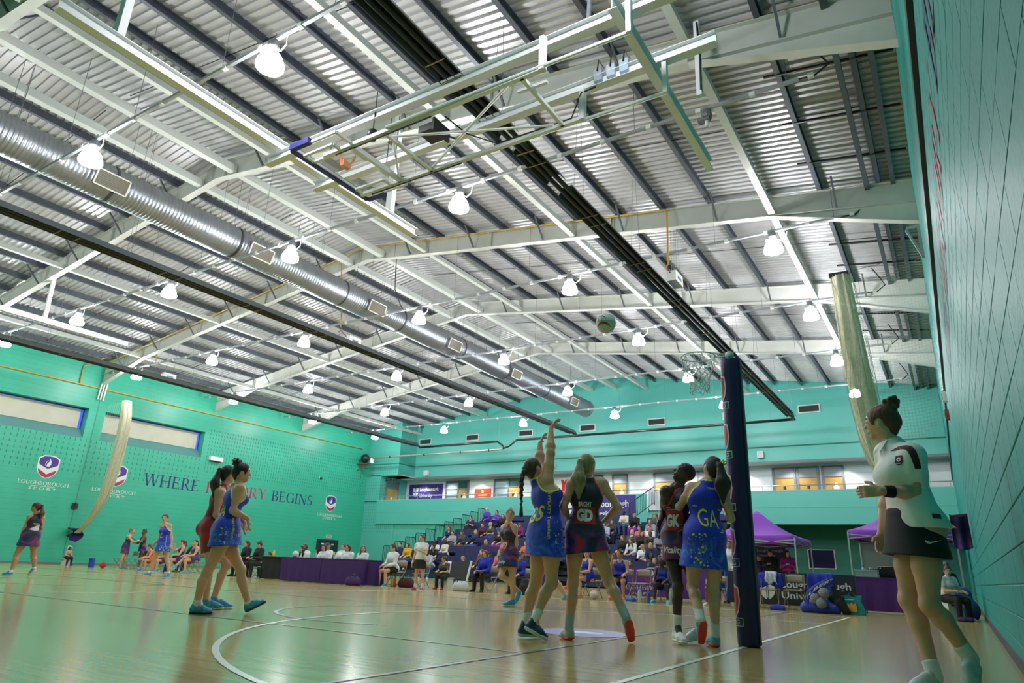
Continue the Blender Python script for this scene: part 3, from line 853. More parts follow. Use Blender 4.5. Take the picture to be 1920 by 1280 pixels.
# ---- divider nets
NET = mat('cream_net_cord', (.70, .68, .48), rough=.8)
NETF = mat('cream_gathered_net', (.70, .68, .48), rough=.85, alpha=.72, noise=.15, nscale=18)
PURP = mat('dark_purple_cloth', (.035, .012, .11), rough=.75, noise=.08, nscale=5)
def bundle(path, r0, seed):
    rr = random.Random(seed); mb = MB(); n = 30; m = 26
    P = [Vector(p) for p in path]
    def at(t_):
        k = t_ * (len(P) - 1); i = min(int(k), len(P) - 2); f = k - i
        a = P[max(i - 1, 0)]; b = P[i]; c = P[i + 1]; d = P[min(i + 2, len(P) - 1)]
        return .5 * ((2 * b) + (c - a) * f + (2 * a - 5 * b + 4 * c - d) * f * f + (3 * b - a - 3 * c + d) * f ** 3)
    ph = [rr.random() * 6 for _ in range(4)]
    vs = []
    for i in range(m + 1):
        t_ = i / m; c = at(t_)
        r = r0 * (.55 + .6 * math.sin(PI * min(1, t_ * 1.1 + .12)) ** .7)
        for j in range(n):
            a = 2 * PI * j / n
            q = r * (1 + .16 * math.cos(a * 7 + ph[0] + t_ * 2) + .08 * math.cos(a * 11 + ph[1] - t_ * 3))
            vs.append((c.x + q * math.cos(a), c.y + q * .6 * math.sin(a), c.z))
    mb.add(vs, [(i * n + j, (i + 1) * n + j, (i + 1) * n + (j + 1) % n, i * n + (j + 1) % n) for i in range(m) for j in range(n)])
    return mb, at
t = thing('divider_net', 'cream divider net gathered up and tied to the window wall', 'net', (-33, 16.6, 4))
mb, at = bundle([(-32.58, 16.6, 7.5), (-32.3, 16.6, 6.48), (-32.27, 16.6, 5.22), (-32.42, 16.6, 4.0), (-32.78, 16.6, 2.92), (-33.41, 16.6, 2.05), (-34.3, 16.6, 1.4)], .30, 3)
mb.build('gathered_net', NETF, t, smooth=True)
mb = MB(); rr = random.Random(4)
for k in range(46):
    a = rr.random() * 6.28; q = .30 * (.8 + .35 * rr.random())
    pts = []
    for i in range(15):
        c = at(i / 14); s_ = (.55 + .6 * math.sin(PI * min(1, i / 14 * 1.1 + .12)) ** .7)
        pts.append((c.x + q * s_ * math.cos(a + .5 * math.sin(i * .7)), c.y + q * s_ * .6 * math.sin(a + .5 * math.sin(i * .7)), c.z))
    mb.tube(pts, .006, 3, cap=False)
mb.build('net_cords', NET, t, kind='stuff')
mb = MB()
for k in range(8): mb.tube([(-32.9 - .17 * k, 16.6, 7.5), (-33.0 - .16 * k, 16.6, 5 + .2 * k)], .004, 3)
mb.build('loose_cords', NET, t, kind='stuff')
def sling(x0, x1, zt, y, lab):
    s_ = thing('net_sling', lab, 'sling', ((x0 + x1) / 2, y, zt))
    mb = MB()
    mb.grid(lambda u, v: (x0 + (x1 - x0) * u, y + .28 * math.sin(PI * v) + .05 * math.sin(u * 9), zt - .62 * v * (.55 + .45 * u if x1 > x0 else 1) - .05 * math.sin(u * PI)), 12, 8)
    me = mb.build('sling_cloth', PURP, s_, smooth=True)
    sm = me.modifiers.new('thickness', 'SOLIDIFY'); sm.thickness = .02
    MB().tube([(x0, y, zt), (x1, y, zt - .03)], .018, 6).build('sling_hem', mat('dark_red_hem', (.13, .02, .02), rough=.8), s_)
    return s_
sling(-34.95, -34.0, 1.62, 16.45, 'purple cloth sling holding the tied net on the window wall')
t = thing('divider_net', 'cream divider net gathered beside the right wall, its loose end fanned out', 'net', (-.8, 16.6, 4))
mb, at = bundle([(-1.43, 16.6, 7.6), (-1.39, 16.6, 6.45), (-1.32, 16.6, 5.14), (-1.24, 16.6, 4.1), (-1.12, 16.6, 3.1), (-.7, 16.6, 2.25), (-.08, 16.6, 1.75)], .21, 8)
mb.build('gathered_net', NETF, t, smooth=True)
mb = MB(); rr = random.Random(5)
for k in range(40):
    a = rr.random() * 6.28; q = .21 * (.85 + .6 * rr.random())
    pts = []
    for i in range(15):
        c = at(i / 14); s_ = (.55 + .6 * math.sin(PI * min(1, i / 14 * 1.1 + .12)) ** .7)
        pts.append((c.x + q * s_ * math.cos(a + .5 * math.sin(i * .7)), c.y + q * s_ * .6 * math.sin(a + .5 * math.sin(i * .7)), c.z))
    mb.tube(pts, .004, 3, cap=False)
mb.build('net_cords', NET, t, kind='stuff')
mb = MB()                       # loose netting between bundle and wall, square mesh hung on the diagonal
def top(x): return 7.55 + .25 * ((x + 1.3) / 1.55) - .22 * math.sin(PI * (x + 1.3) / 1.55) ** 2
def bot(x): return 2.2 + 1.2 * (x + 1.3)
N1 = 24
for k in range(N1 + 1):
    x = -1.3 + 1.56 * k / N1
    mb.tube([(x, 16.62, top(x) - (top(x) - bot(x)) * i / 14) for i in range(15)], 0.0019, 3, cap=False)
zz = 2.3
while zz < 7.8:
    pts = [(-1.3 + 1.56 * i / 16, 16.62, zz - .12 * math.sin(PI * i / 16)) for i in range(17)]
    pts = [p for p in pts if bot(p[0]) < p[2] < top(p[0])]
    if len(pts) > 1: mb.tube(pts, 0.0019, 3, cap=False)
    zz += .07
mb.build('loose_netting', NET, t, kind='stuff')
MB().tube([(-1.7, 16.6, 7.62), (-.6, 16.6, 7.72), (.25, 16.6, 7.95)], .008, 5).build('head_cable', GALV, t)
MB().box(-1.68, 16.55, 7.58, -1.25, 16.65, 7.68).build('head_clamp', DARK, t)
MB().bar((.3, 16.6, 7.7), (.3, 16.6, 8.5), .06, .12, up=(0, 1, 0)).bar((.3, 16.6, 7.7), (.05, 16.6, 8.45), .05, .05).bar((.05, 16.6, 8.48), (.33, 16.6, 8.48), .06, .06).build('wall_bracket', mat('blue_grey_bracket', (.3, .4, .42), rough=.4, metal=.4), t)
sling(.28, -.02, 2.0, 16.5, 'purple cloth sling holding the tied net on the right wall')
# ================================================================ LETTERING AND FITTINGS ON THE WALLS
NAVY = mat('navy_wall_lettering', (.035, .03, .16), rough=.5)
CRIM = mat('crimson_wall_lettering', (.42, .02, .10), rough=.5)
OFFW = mat('white_wall_lettering', (.72, .74, .72), rough=.5)
VIOL = mat('violet_wall_lettering', (.07, .025, .26), rough=.5)
xw = XL + .004
sl = thing('wall_slogan', 'large serif slogan WHERE HISTORY BEGINS in navy and crimson on the window wall', 'lettering', (XL, 25, 4))
for wd, y0, y1, m_ in (('WHERE', 19.55, 22.75, NAVY), ('HISTORY', 23.15, 27.25, CRIM), ('BEGINS', 27.65, 30.9, NAVY)):
    mb = MB(); serif_plane(mb, wd, (xw, y0, 3.97), (0, 1, 0), (0, 0, 1), .62, y1 - y0)
    mb.build('word', m_, sl, label='%s word %s' % ('crimson' if m_ is CRIM else 'navy', wd))
sl = thing('wall_slogan', 'slogan WHERE HISTORY BEGINS seen edge-on along the right wall', 'lettering', (XR, 6, 4))
for wd, y0, y1, m_ in (('WHERE', 12.9, 9.7, NAVY), ('HISTORY', 9.3, 5.05, CRIM), ('BEGINS', 4.75, 1.5, NAVY)):
    mb = MB(); serif_plane(mb, wd, (XR - .006, y0, 3.83), (0, -1, 0), (0, 0, 1), .56, y0 - y1)
    mb.build('word', m_, sl)
def shield(cy, lab):
    s_ = thing('wall_emblem', lab, 'emblem', (XL, cy, 3.9))
    P = lambda pts, dx: [(XL + dx, cy + a * .46, 3.72 + b * 1.06) for a, b in pts]
    out = [(-1, .86), (-.55, .98), (0, 1.0), (.55, .98), (1, .86), (1, .42), (.8, .22), (.4, .06), (0, 0), (-.4, .06), (-.8, .22), (-1, .42)]
    MB().poly(P(out, .002)[::-1], (.002, 0, 0)).build('shield', OFFW, s_)
    inn = [(a * .9, .5 + (b - .5) * .93) for a, b in out]
    top_ = [(-.9, .62), (0, .50), (.9, .62), (.9, .85), (.5, .945), (0, .965), (-.5, .945), (-.9, .85)]
    top_ = [(-.88, .60), (-.45, .50), (0, .42), (.45, .50), (.88, .60), (.88, .83), (.5, .935), (0, .955), (-.5, .935), (-.88, .83)]
    MB().poly(P(top_, .005), (.002, 0, 0)).build('purple_field', VIOL, s_)
    MB().poly(P([(-.88, .40), (0, .18), (.88, .40), (.74, .22), (.38, .09), (0, .03), (-.38, .09), (-.74, .22)][::-1], .005), (.002, 0, 0)).build('magenta_chevron', CRIM, s_)
    MB().poly(P([(-.16, .52), (.06, .50), (.24, .60), (.2, .74), (.02, .88), (.04, .74), (-.14, .62)], .0085), (.001, 0, 0)).poly(P([(-.3, .56), (-.2, .53), (-.24, .66), (-.06, .80), (-.28, .68)], .0085), (.001, 0, 0)).build('white_flame', OFFW, s_)
    mb = MB(); serif_plane(mb, 'LOUGHBOROUGH', (xw, cy - 1.08, 3.42), (0, 1, 0), (0, 0, 1), .165, 2.16)
    mb.build('name_lettering', OFFW, s_)
    MB().box(XL, cy - .52, 3.355, xw, cy + .52, 3.372).build('rule', OFFW, s_)
    mb = MB(); text_plane(mb, 'S P O R T', (xw, cy - .58, 3.20), (0, 1, 0), (0, 0, 1), .11, 1.16)
    mb.build('small_lettering', OFFW, s_)
shield(14.98, 'shield emblem over LOUGHBOROUGH SPORT, farthest left on the window wall')
shield(18.2, 'shield emblem over LOUGHBOROUGH SPORT, partly behind the gathered net')
shield(32.5, 'small far shield emblem over LOUGHBOROUGH SPORT, after the slogan')

# cable duct and boxes along the right wall
t = thing('wall_trunking', 'black trunking with a white rail running along the right wall', 'trunking', (XR, 16, 5.3))
MB().box(XR - .05, YN, 5.2, XR, 37, 5.36).build('trunking', DARK, t)
MB().box(XR - .035, YN, 5.37, XR, 37, 5.42).build('white_rail', WHITE, t)
MB().box(XR - .02, YN, 5.45, XR, 10.0, 5.95).build('dark_panel', mat('dark_green_panel', (.01, .15, .12), rough=.5), t)
for y, z, m_, l in ((19.3, 5.05, WHITE, 'small white alarm box on the right wall'), (19.9, 4.72, mat('dull_red_plastic', (.25, .03, .02), rough=.5), 'small red alarm box below the white box on the right wall')):
    o = thing('alarm_box', l, 'alarm', (XR, y, z))
    MB().box(XR - .09, y - .12, z - .12, XR, y + .12, z + .12).build('casing', m_, o)
    MB().box(XR - .10, y - .06, z - .06, XR - .09, y + .06, z + .06).build('cover', DARK, o)
# left wall fittings
o = thing('floodlight_box', 'white box light under the second window', 'light', (XL, 23.4, 5.85))
MB().box(XL, 23.0, 5.75, XL + .2, 23.8, 5.98).build('casing', WHITE, o); MB().box(XL + .02, 23.1, 5.71, XL + .18, 23.7, 5.75).build('lens', DARK, o)
o = thing('camera_dome', 'small dark camera on the perforated wall', 'camera', (XL, 31.3, 5.8))
MB().ball((XL + .08, 31.3, 5.79), .09, 10, 6).build('dome', DARK, o); MB().lathe((XL, 31.3, 5.79), [(.1, 0), (.1, .05)], 10, 'x').build('mount', WHITE, o)
o = thing('exit_sign', 'small green and white exit sign over the dark doors', 'sign', (XL, 32.65, 2.16))
MB().box(XL, 32.41, 2.04, XL + .03, 32.9, 2.28).build('panel', mat('sign_pale_green', (.35, .55, .45), rough=.4), o)
mb = MB(); text_plane(mb, 'EXIT', (XL + .032, 32.5, 2.1), (0, 1, 0), (0, 0, 1), .12, .3); mb.build('lettering', mat('sign_dark_green', (.03, .18, .12), rough=.5), o)
o = thing('door_1', 'pair of dark doors behind the purple officials table', 'door', (XL, 32.6, 0), kind='structure')
DD = mat('dark_door', (.012, .02, .03), rough=.35)
for a, b in ((31.75, 32.58), (32.62, 33.45)):
    MB().box(XL, a, 0, XL + .05, b, 1.88).build('door_leaf', DD, o)
    MB().box(XL + .05, a + .3, 1.62, XL + .055, b - .3, 1.7).build('door_sign', OFFW, o)
MB().box(XL, 31.68, 0, XL + .07, 31.75, 1.95).box(XL, 33.45, 0, XL + .07, 33.52, 1.95).box(XL, 31.68, 1.88, XL + .07, 33.52, 1.95).build('door_frame', mat('dark_frame', (.03, .04, .05), rough=.4), o)
for i, (yy, zz) in enumerate(((31.5, 1.75), (34.3, 1.6), (21.3, .42))):
    o = thing('wall_switch', ['small grey switch left of the dark doors', 'small grey switch right of the dark doors', 'small socket low on the window wall'][i], 'switch', (XL, yy, zz))
    MB().box(XL, yy - .06, zz - .06, XL + .03, yy + .06, zz + .06).build('plate', GALV, o); MB().box(XL + .03, yy - .02, zz - .03, XL + .04, yy + .02, zz + .03).build('rocker', WHITE, o)
o = thing('net_cleat', 'dark cleat on the window wall beside the gathered net', 'cleat', (XL, 16.5, 2.6))
MB().box(XL, 16.4, 2.5, XL + .08, 16.65, 2.75).bar((XL + .08, 16.52, 2.45), (XL + .08, 16.52, 2.8), .03, .04, up=(0, 1, 0)).build('cleat', DARK, o)
o = thing('conduit_bundle', 'three short white conduits under the third roof frame', 'conduit', (XL, 16.5, 8.2))
for k in range(3): MB().tube([(XL + .12, 16.36 + .13 * k, 7.75), (XL + .12, 16.40 + .13 * k, 8.62)], .035, 8).build('conduit', WHITE, o)

# far wall: vents, speakers
VENTM = mat('dark_vent_louvre', (.05, .07, .07), rough=.5)
for i, (x, z) in enumerate(((-31.3, 9.02), (-27.15, 9.05), (-22.85, 9.06), (-18.35, 9.08), (-13.85, 9.1), (-9.45, 9.12), (-5.5, 9.14))):
    o = thing('wall_vent', 'pale framed louvre vent high on the far wall, %s from the left' % NTH[i], 'vent', (x, 37.4, z), group='louvre vents on the far wall')
    mb = MB()
    for a in ((-.55, -.22, -.49, .22), (.49, -.22, .55, .22), (-.49, .16, .49, .22), (-.49, -.22, .49, -.16)): mb.box(x + a[0], 37.34, z + a[1], x + a[2], 37.4, z + a[3])
    mb.build('vent_frame', mat('vent_frame_pale', (.6, .66, .6), rough=.5), o)
    mb = MB()
    for k in range(8): mb.bar((x - .49, 37.37, z - .14 + k * .04), (x + .49, 37.37, z - .14 + k * .04), .04, .006, up=(0, .7, .7))
    mb.box(x - .49, 37.39, z - .16, x + .49, 37.398, z + .16)
    mb.build('louvre_slats', VENTM, o, kind='stuff')
for i, (x, z, w_) in enumerate(((-30.9, 6.75, .34), (-20.8, 6.85, .42), (-18.65, 6.85, .42), (-8.1, 6.85, .3), (-32.0, 6.7, .0))):
    if not w_: continue
    o = thing('wall_speaker', 'white box speaker above the gallery, %s from the left' % NTH[i], 'speaker', (x, 37.3, z), group='white speakers above the gallery')
    MB().box(x - w_ / 2, 37.15, z - .17, x + w_ / 2, 37.38, z + .17).build('cabinet', WHITE, o)
    MB().box(x - w_ / 2 + .03, 37.14, z - .14, x + w_ / 2 - .03, 37.15, z + .14).build('grille', mat('speaker_grille', (.6, .62, .64), rough=.7), o)

# gallery: banner, glazed screens and doors, poster, handrail, downlights
YB = 38.49
GFR = mat('grey_door_frame', (.14, .16, .18), rough=.4)
OAKD = mat('honey_oak_door', (.50, .28, .06), rough=.45, noise=.12, nscale=2, stretch=(6, 1, 1))
GLS = mat('pale_obscured_glass', (.42, .52, .58), rough=.25)
GLD = mat('dark_glass', (.02, .07, .07), rough=.15)
BLK = mat('black_sign', (.01, .01, .015), rough=.5)
def gdoor(x0, x1, idx, lab, ztop_=6.3, panel='grey', sign='both', glaz=0.0):
    d = thing('door_%d' % idx, lab, 'door', ((x0 + x1) / 2, YB, 3.9), kind='structure')
    xs = x0 + (x1 - x0) * glaz
    mb = MB()
    for a in [x0, x1] + ([xs] if glaz else []): mb.box(a - .06, YB - .08, 3.9, a + .06, YB, ztop_)
    mb.box(x0, YB - .08, ztop_ - .09, x1, YB, ztop_)
    mb.build('door_frame', GFR, d)
    zt = 5.72
    MB().box(xs + .06, YB - .05, 3.9, x1 - .06, YB - .01, zt).build('door_leaf', OAKD, d)
    MB().box(xs + .06, YB - .05, zt + .05, x1 - .06, YB - .02, ztop_ - .09).build('over_panel', GLD if glaz else mat('grey_over_panel', (.25, .28, .31), rough=.4), d)
    MB().box(xs + .06, YB - .08, zt, x1 - .06, YB, zt + .05).build('transom', GFR, d)
    if glaz:
        zs = [4.2, 4.75, 5.28, 5.75, ztop_ - .1]
        for a, b in zip(zs[:-1], zs[1:]):
            MB().box(x0 + .06, YB - .04, a, xs - .06, YB - .02, b - .07).build('pane', GLS, d)
            MB().box(x0 + .06, YB - .07, b - .07, xs - .06, YB, b).build('rail', GFR, d)
    if sign:
        c = (xs + x1) / 2
        if sign != 'paper': MB().box(c - (.16 if sign == 'both' else .07), YB - .055, 5.14, c + (0 if sign == 'both' else .07), YB - .05, 5.30).build('door_sign', BLK, d)
        if sign != 'black': MB().box(c - .02, YB - .055, 5.1, c + .25, YB - .05, 5.24).box(c + .06, YB - .055, 5.26, c + .18, YB - .05, 5.42).build('paper_notice', WHITE, d)
gdoor(-29.95, -28.05, 2, 'glazed screen and oak door right of the purple banner', glaz=.55)
gdoor(-25.85, -23.8, 3, 'glazed screen and oak door right of the red poster', glaz=.55)
gdoor(-22.7, -21.4, 4, 'oak door behind the raised arms of the shooter', glaz=0, sign='paper')
gdoor(-18.9, -17.9, 5, 'grey and oak door behind the blonde defender', glaz=0, sign=False)
gdoor(-17.15, -16.25, 6, 'oak door between the two pairs of players', glaz=0, sign='paper')
gdoor(-14.5, -13.1, 7, 'wide oak door behind the looking-up defender', glaz=0, sign='paper')
gdoor(-11.9, -10.9, 8, 'oak door behind the shooter with the yellow bow', glaz=0, sign=False)
gdoor(-7.78, -6.7, 9, 'oak door with a black sign, first right of the post', glaz=0, sign='black')
gdoor(-6.56, -5.55, 10, 'oak door with a black sign, second right of the post', glaz=0, sign='black')
gdoor(-5.33, -4.36, 11, 'oak door with paper notices, third right of the post', glaz=0, sign='paper')
gdoor(-1.35, -.75, 12, 'grey and oak door beside the right wall', glaz=0, sign=False)
d = thing('door_13', 'oak door at the left end of the gallery', 'door', (-33.3, 37.2, 3.9), kind='structure')
MB().box(-33.69, 36.2, 3.9, -33.62, 36.28, 6.25).box(-33.69, 37.5, 3.9, -33.62, 37.58, 6.25).box(-33.69, 36.2, 6.17, -33.62, 37.58, 6.25).build('door_frame', GFR, d)
MB().box(-33.69, 36.28, 3.9, -33.65, 37.5, 5.65).build('door_leaf', OAKD, d)
MB().box(-33.69, 36.28, 5.7, -33.66, 37.5, 6.17).build('over_panel', GFR, d)
MB().box(-33.65, 36.8, 4.9, -33.645, 36.95, 5.1).box(-33.65, 36.8, 4.5, -33.645, 36.95, 4.62).build('door_sign', WHITE, d)
BANP = mat('purple_banner_cloth', (.05, .025, .22), rough=.6, noise=.04, nscale=2)
def uni_shield(mb, o, ex, ey, h):
    o = Vector(o); ex = Vector(ex); ey = Vector(ey)
    def q(pts): mb.add([o + ex * (a * h) + ey * (b * h) for a, b in pts], [tuple(range(len(pts)))])
    q([(.02, .55), (.34, .55), (.34, .98), (.02, .98)]); q([(.46, .55), (.78, .55), (.78, .98), (.46, .98)])
    q([(.02, .45), (.34, .45), (.34, .02), (.24, .08), (.1, .22), (.03, .36)][::-1]); q([(.46, .45), (.46, .02), (.56, .08), (.70, .22), (.77, .36), (.78, .45)])
    q([(.38, .10), (.42, .10), (.42, .9), (.38, .9)])
def banner(x0, x1, z0, z1, y, lab, m_=BANP, tx=(.33, .88), left=.12):
    b = thing('banner', lab, 'banner', ((x0 + x1) / 2, y, z0))
    W_, H_ = x1 - x0, z1 - z0
    mb = MB(); mb.grid(lambda u, v: (x0 + W_ * u, y - .012 + .01 * math.sin(u * 23) * math.sin(v * 3), z0 + H_ * v), 16, 4)
    mb.box(x0, y - .0, z0, x1, y + .004, z1)
    mb.build('banner_cloth', m_, b, smooth=False)
    yy = y - .03
    mb = MB(); uni_shield(mb, (x0 + W_ * left, yy, z0 + H_ * .2), (1, 0, 0), (0, 0, 1), H_ * .58)
    mb.build('shield', OFFW, b)
    mb = MB(); text_plane(mb, 'Loughborough', (x0 + W_ * tx[0], yy, z0 + H_ * .46), (1, 0, 0), (0, 0, 1), H_ * .34, W_ * (tx[1] - tx[0]), bold=.02)
    text_plane(mb, 'University', (x0 + W_ * tx[0], yy, z0 + H_ * .10), (1, 0, 0), (0, 0, 1), H_ * .31, W_ * (tx[1] - tx[0]) * .68, bold=.02)
    mb.build('lettering', OFFW, b)
    return b
banner(-33.4, -30.3, 5.02, 6.15, YB - .01, 'purple university banner on the white gallery wall')
banner(-20.2, -14.5, 3.3, 4.72, YF - .14, 'purple university banner hung over the parapet behind the defender', tx=(.42, .93), left=.2)
o = thing('poster', 'red poster on the white gallery wall between two screens', 'poster', (-26.85, YB, 4.9))
MB().box(-27.5, YB - .02, 4.6, -26.15, YB, 5.7).build('poster_sheet', mat('poster_red', (.62, .05, .02), rough=.5), o)
mb = MB(); 
for k, (a, b, z) in enumerate(((-27.2, -26.45, 5.22), (-27.05, -26.6, 5.05), (-27.3, -26.35, 4.86))): mb.box(a, YB - .023, z, b, YB - .02, z + .09)
mb.build('poster_lines', mat('poster_gold', (.75, .45, .15), rough=.5), o)
MB().lathe((-26.85, YB - .02, 5.5), [(.12, -.004), (.12, 0)], 14, 'y').build('poster_disc', MATS['poster_gold'], o)
o = thing('framed_dress', 'red netball dress in a white frame on the gallery wall', 'picture', (-20.5, YB, 5))
MB().box(-20.95, YB - .05, 5.0, -20.05, YB, 6.25).build('frame', WHITE, o)
MB().poly([(-20.75, YB - .056, 5.1), (-20.25, YB - .056, 5.1), (-20.33, YB - .056, 5.75), (-20.25, YB - .056, 6.1), (-20.42, YB - .056, 6.1), (-20.5, YB - .056, 5.95), (-20.58, YB - .056, 6.1), (-20.75, YB - .056, 6.1), (-20.67, YB - .056, 5.75)], (0, .004, 0)).build('dress', mat('dress_red', (.6, .02, .03), rough=.7), o)
rl = thing('handrail', 'steel handrail along the top of the gallery parapet', 'railing', (-17, YF, 4.76))
CHR = mat('satin_steel', (.5, .52, .54), rough=.3, metal=.8)
MB().tube([(-33.6, YF, 5.0), (XR, YF, 5.0)], .025, 8).build('top_rail', CHR, rl)
for k in range(22): MB().tube([(-33.4 + 1.6 * k, YF, 4.76), (-33.4 + 1.6 * k, YF, 5.0)], .014, 6).build('rail_post', CHR, rl)
DLM = mat('downlight_glow', (1, .97, .92), rough=.4, emit=25)
for k in range(12):
    x = -32.0 + 2.52 * k
    o = thing('gallery_downlight', 'round gallery ceiling downlight, %s from the left' % NTH[k], 'light', (x, 37.85, 6.45), group='downlights in the gallery ceiling')
    MB().lathe((x, 37.85, 6.43), [(.001, 0), (.085, 0), (.085, .015)], 14).build('lens', DLM, o)
    MB().lathe((x, 37.85, 6.425), [(.086, 0), (.115, 0), (.115, .02)], 14).build('trim_ring', WHITE, o)
    ld = bpy.data.lights.new('downlight', 'SPOT'); ld.energy = 150; ld.spot_size = 2.2; ld.spot_blend = .6; ld.shadow_soft_size = .08; ld.color = (1, .97, .93)
    lo = bpy.data.objects.new('downlight_beam', ld); COL.objects.link(lo); lo.parent = o; lo.location = (0, 0, -.05)
# ================================================================ PEOPLE: smooth implicit bodies, one continuous skin each
def V3(*a): return np.array(a, dtype=np.float64)
def nrm(a):
    a = np.asarray(a, float); l = np.linalg.norm(a)
    return a / l if l > 1e-9 else V3(0, 0, 1)
class SDF:
    def __init__(s): s.p = []
    def cap(s, a, b, ra, rb=None, k=.02, flat=None, neg=False):
        s.p.append(('c', np.asarray(a, float), np.asarray(b, float), ra, ra if rb is None else rb, k, flat, neg)); return s
    def ell(s, c, r, R=None, k=.02, neg=False):
        s.p.append(('e', np.asarray(c, float), np.asarray(r, float), np.eye(3) if R is None else np.asarray(R, float), 0, k, None, neg)); return s
    def plane(s, c, n):      # cut away the side n points to
        s.p.append(('p', np.asarray(c, float), nrm(n), 0, 0, 0, None, True)); return s
    def dist(s, q, P):
        if q[0] == 'c':
            _, a, b, ra, rb, k, flat, neg = q
            rel = P - a; ba = b - a; sc = 1.0
            if flat is not None:
                n, ratio = flat
                rel = rel + (rel @ n)[..., None] * n * (1 / ratio - 1)
                ba = ba + (ba @ n) * n * (1 / ratio - 1)
                sc = .5 + .5 * ratio
            t = np.clip((rel @ ba) / max(ba @ ba, 1e-9), 0, 1)
            d = rel - t[..., None] * ba
            return (np.sqrt((d * d).sum(-1)) - (ra + (rb - ra) * t)) * sc
        if q[0] == 'e':
            l = (P - q[1]) @ q[3].T / q[2]
            m = np.sqrt((l * l).sum(-1))
            return (m - 1) * q[2].min()
        return -((P - q[1]) @ q[2])
    def mesh(s, h, off=0.0):
        lo = V3(9e9, 9e9, 9e9); hi = -lo
        for q in s.p:
            if q[7]: continue
            if q[0] == 'c':
                r = max(q[3], q[4]) + off
                lo = np.minimum(lo, np.minimum(q[1], q[2]) - r); hi = np.maximum(hi, np.maximum(q[1], q[2]) + r)
            elif q[0] == 'e':
                r = q[2].max() + off; lo = np.minimum(lo, q[1] - r); hi = np.maximum(hi, q[1] + r)
        lo = lo - 3 * h; n = np.ceil((hi + 3 * h - lo) / h).astype(int) + 1
        G = np.full(n, 1.0, dtype=np.float32)
        ax = [lo[i] + h * np.arange(n[i]) for i in range(3)]
        for q in s.p:
            k = max(q[5], 1e-6)
            if q[0] == 'p': a = V3(0, 0, 0); b = n
            else:
                if q[0] == 'c':
                    r = max(q[3], q[4]); l0 = np.minimum(q[1], q[2]) - r; h0 = np.maximum(q[1], q[2]) + r
                else:
                    r = q[2].max(); l0 = q[1] - r; h0 = q[1] + r
                m_ = k + off + 2.5 * h
                a = np.clip(np.floor((l0 - m_ - lo) / h), 0, n).astype(int); b = np.clip(np.ceil((h0 + m_ - lo) / h) + 1, 0, n).astype(int)
            a = np.asarray(a, int); b = np.asarray(b, int)
            if (b <= a).any(): continue
            P = np.stack(np.meshgrid(ax[0][a[0]:b[0]], ax[1][a[1]:b[1]], ax[2][a[2]:b[2]], indexing='ij'), -1)
            d = s.dist(q, P).astype(np.float32)
            sl = (slice(a[0], b[0]), slice(a[1], b[1]), slice(a[2], b[2]))
            g = G[sl]
            if q[7]:
                G[sl] = np.maximum(g, -d)
            else:
                d = d - off
                hh = np.maximum(k - np.abs(g - d), 0) / k
                G[sl] = np.minimum(g, d) - hh * hh * k * .25
        return surface_nets(G, lo, h)
_CE = [(0, 1), (0, 2), (0, 4), (1, 3), (1, 5), (2, 3), (2, 6), (3, 7), (4, 5), (4, 6), (5, 7), (6, 7)]
_CO = np.array([[(i >> 0) & 1, (i >> 1) & 1, (i >> 2) & 1] for i in range(8)])
def surface_nets(G, lo, h):
    ins = G < 0
    n = np.array(G.shape)
    cnt = np.zeros(n - 1, dtype=np.int8)
    for o in _CO:
        cnt += ins[o[0]:n[0] - 1 + o[0], o[1]:n[1] - 1 + o[1], o[2]:n[2] - 1 + o[2]]
    cells = np.argwhere((cnt > 0) & (cnt < 8))
    vals = np.stack([G[cells[:, 0] + o[0], cells[:, 1] + o[1], cells[:, 2] + o[2]] for o in _CO], 1)
    acc = np.zeros((len(cells), 3)); num = np.zeros(len(cells))
    for a, b in _CE:
        va, vb = vals[:, a], vals[:, b]
        x = (va < 0) != (vb < 0)
        t = np.where(x, va / np.where(x, va - vb, 1), 0)
        p = _CO[a] + t[:, None] * (_CO[b] - _CO[a])
        acc += np.where(x[:, None], p, 0); num += x
    V = lo + h * (cells + acc / np.maximum(num, 1)[:, None])
    idx = np.full(n - 1, -1, dtype=np.int64); idx[tuple(cells.T)] = np.arange(len(cells))
    F = []
    for ax_ in range(3):
        u, v = [(1, 2), (2, 0), (0, 1)][ax_]
        sl0 = [slice(1, -1)] * 3; sl0[ax_] = slice(0, -1)
        sl1 = [slice(1, -1)] * 3; sl1[ax_] = slice(1, None)
        A = ins[tuple(sl0)]; B = ins[tuple(sl1)]
        E = np.argwhere(A != B)
        if not len(E): continue
        fl = A[tuple(E.T)]
        g = E + 1; g[:, ax_] -= 1
        def at(du, dv):
            q = g.copy(); q[:, u] += du; q[:, v] += dv
            return idx[tuple(q.T)]
        Q = np.stack([at(-1, -1), at(0, -1), at(0, 0), at(-1, 0)], 1)
        Q[~fl] = Q[~fl][:, ::-1]
        F.append(Q)
    F = np.concatenate(F) if F else np.zeros((0, 4), int)
    return V, F
def np_mesh(name, V, F, mats, mi=None):
    me = bpy.data.meshes.new(name)
    me.vertices.add(len(V)); me.vertices.foreach_set('co', np.asarray(V, np.float32).ravel())
    me.loops.add(F.size); me.loops.foreach_set('vertex_index', F.astype(np.int32).ravel())
    me.polygons.add(len(F)); me.polygons.foreach_set('loop_start', np.arange(0, F.size, F.shape[1], dtype=np.int32))
    me.polygons.foreach_set('use_smooth', np.ones(len(F), bool))
    for m in (mats if isinstance(mats, (list, tuple)) else [mats]): me.materials.append(m)
    if mi is not None: me.polygons.foreach_set('material_index', np.asarray(mi, np.int32))
    me.update(calc_edges=True); me.validate()
    return me
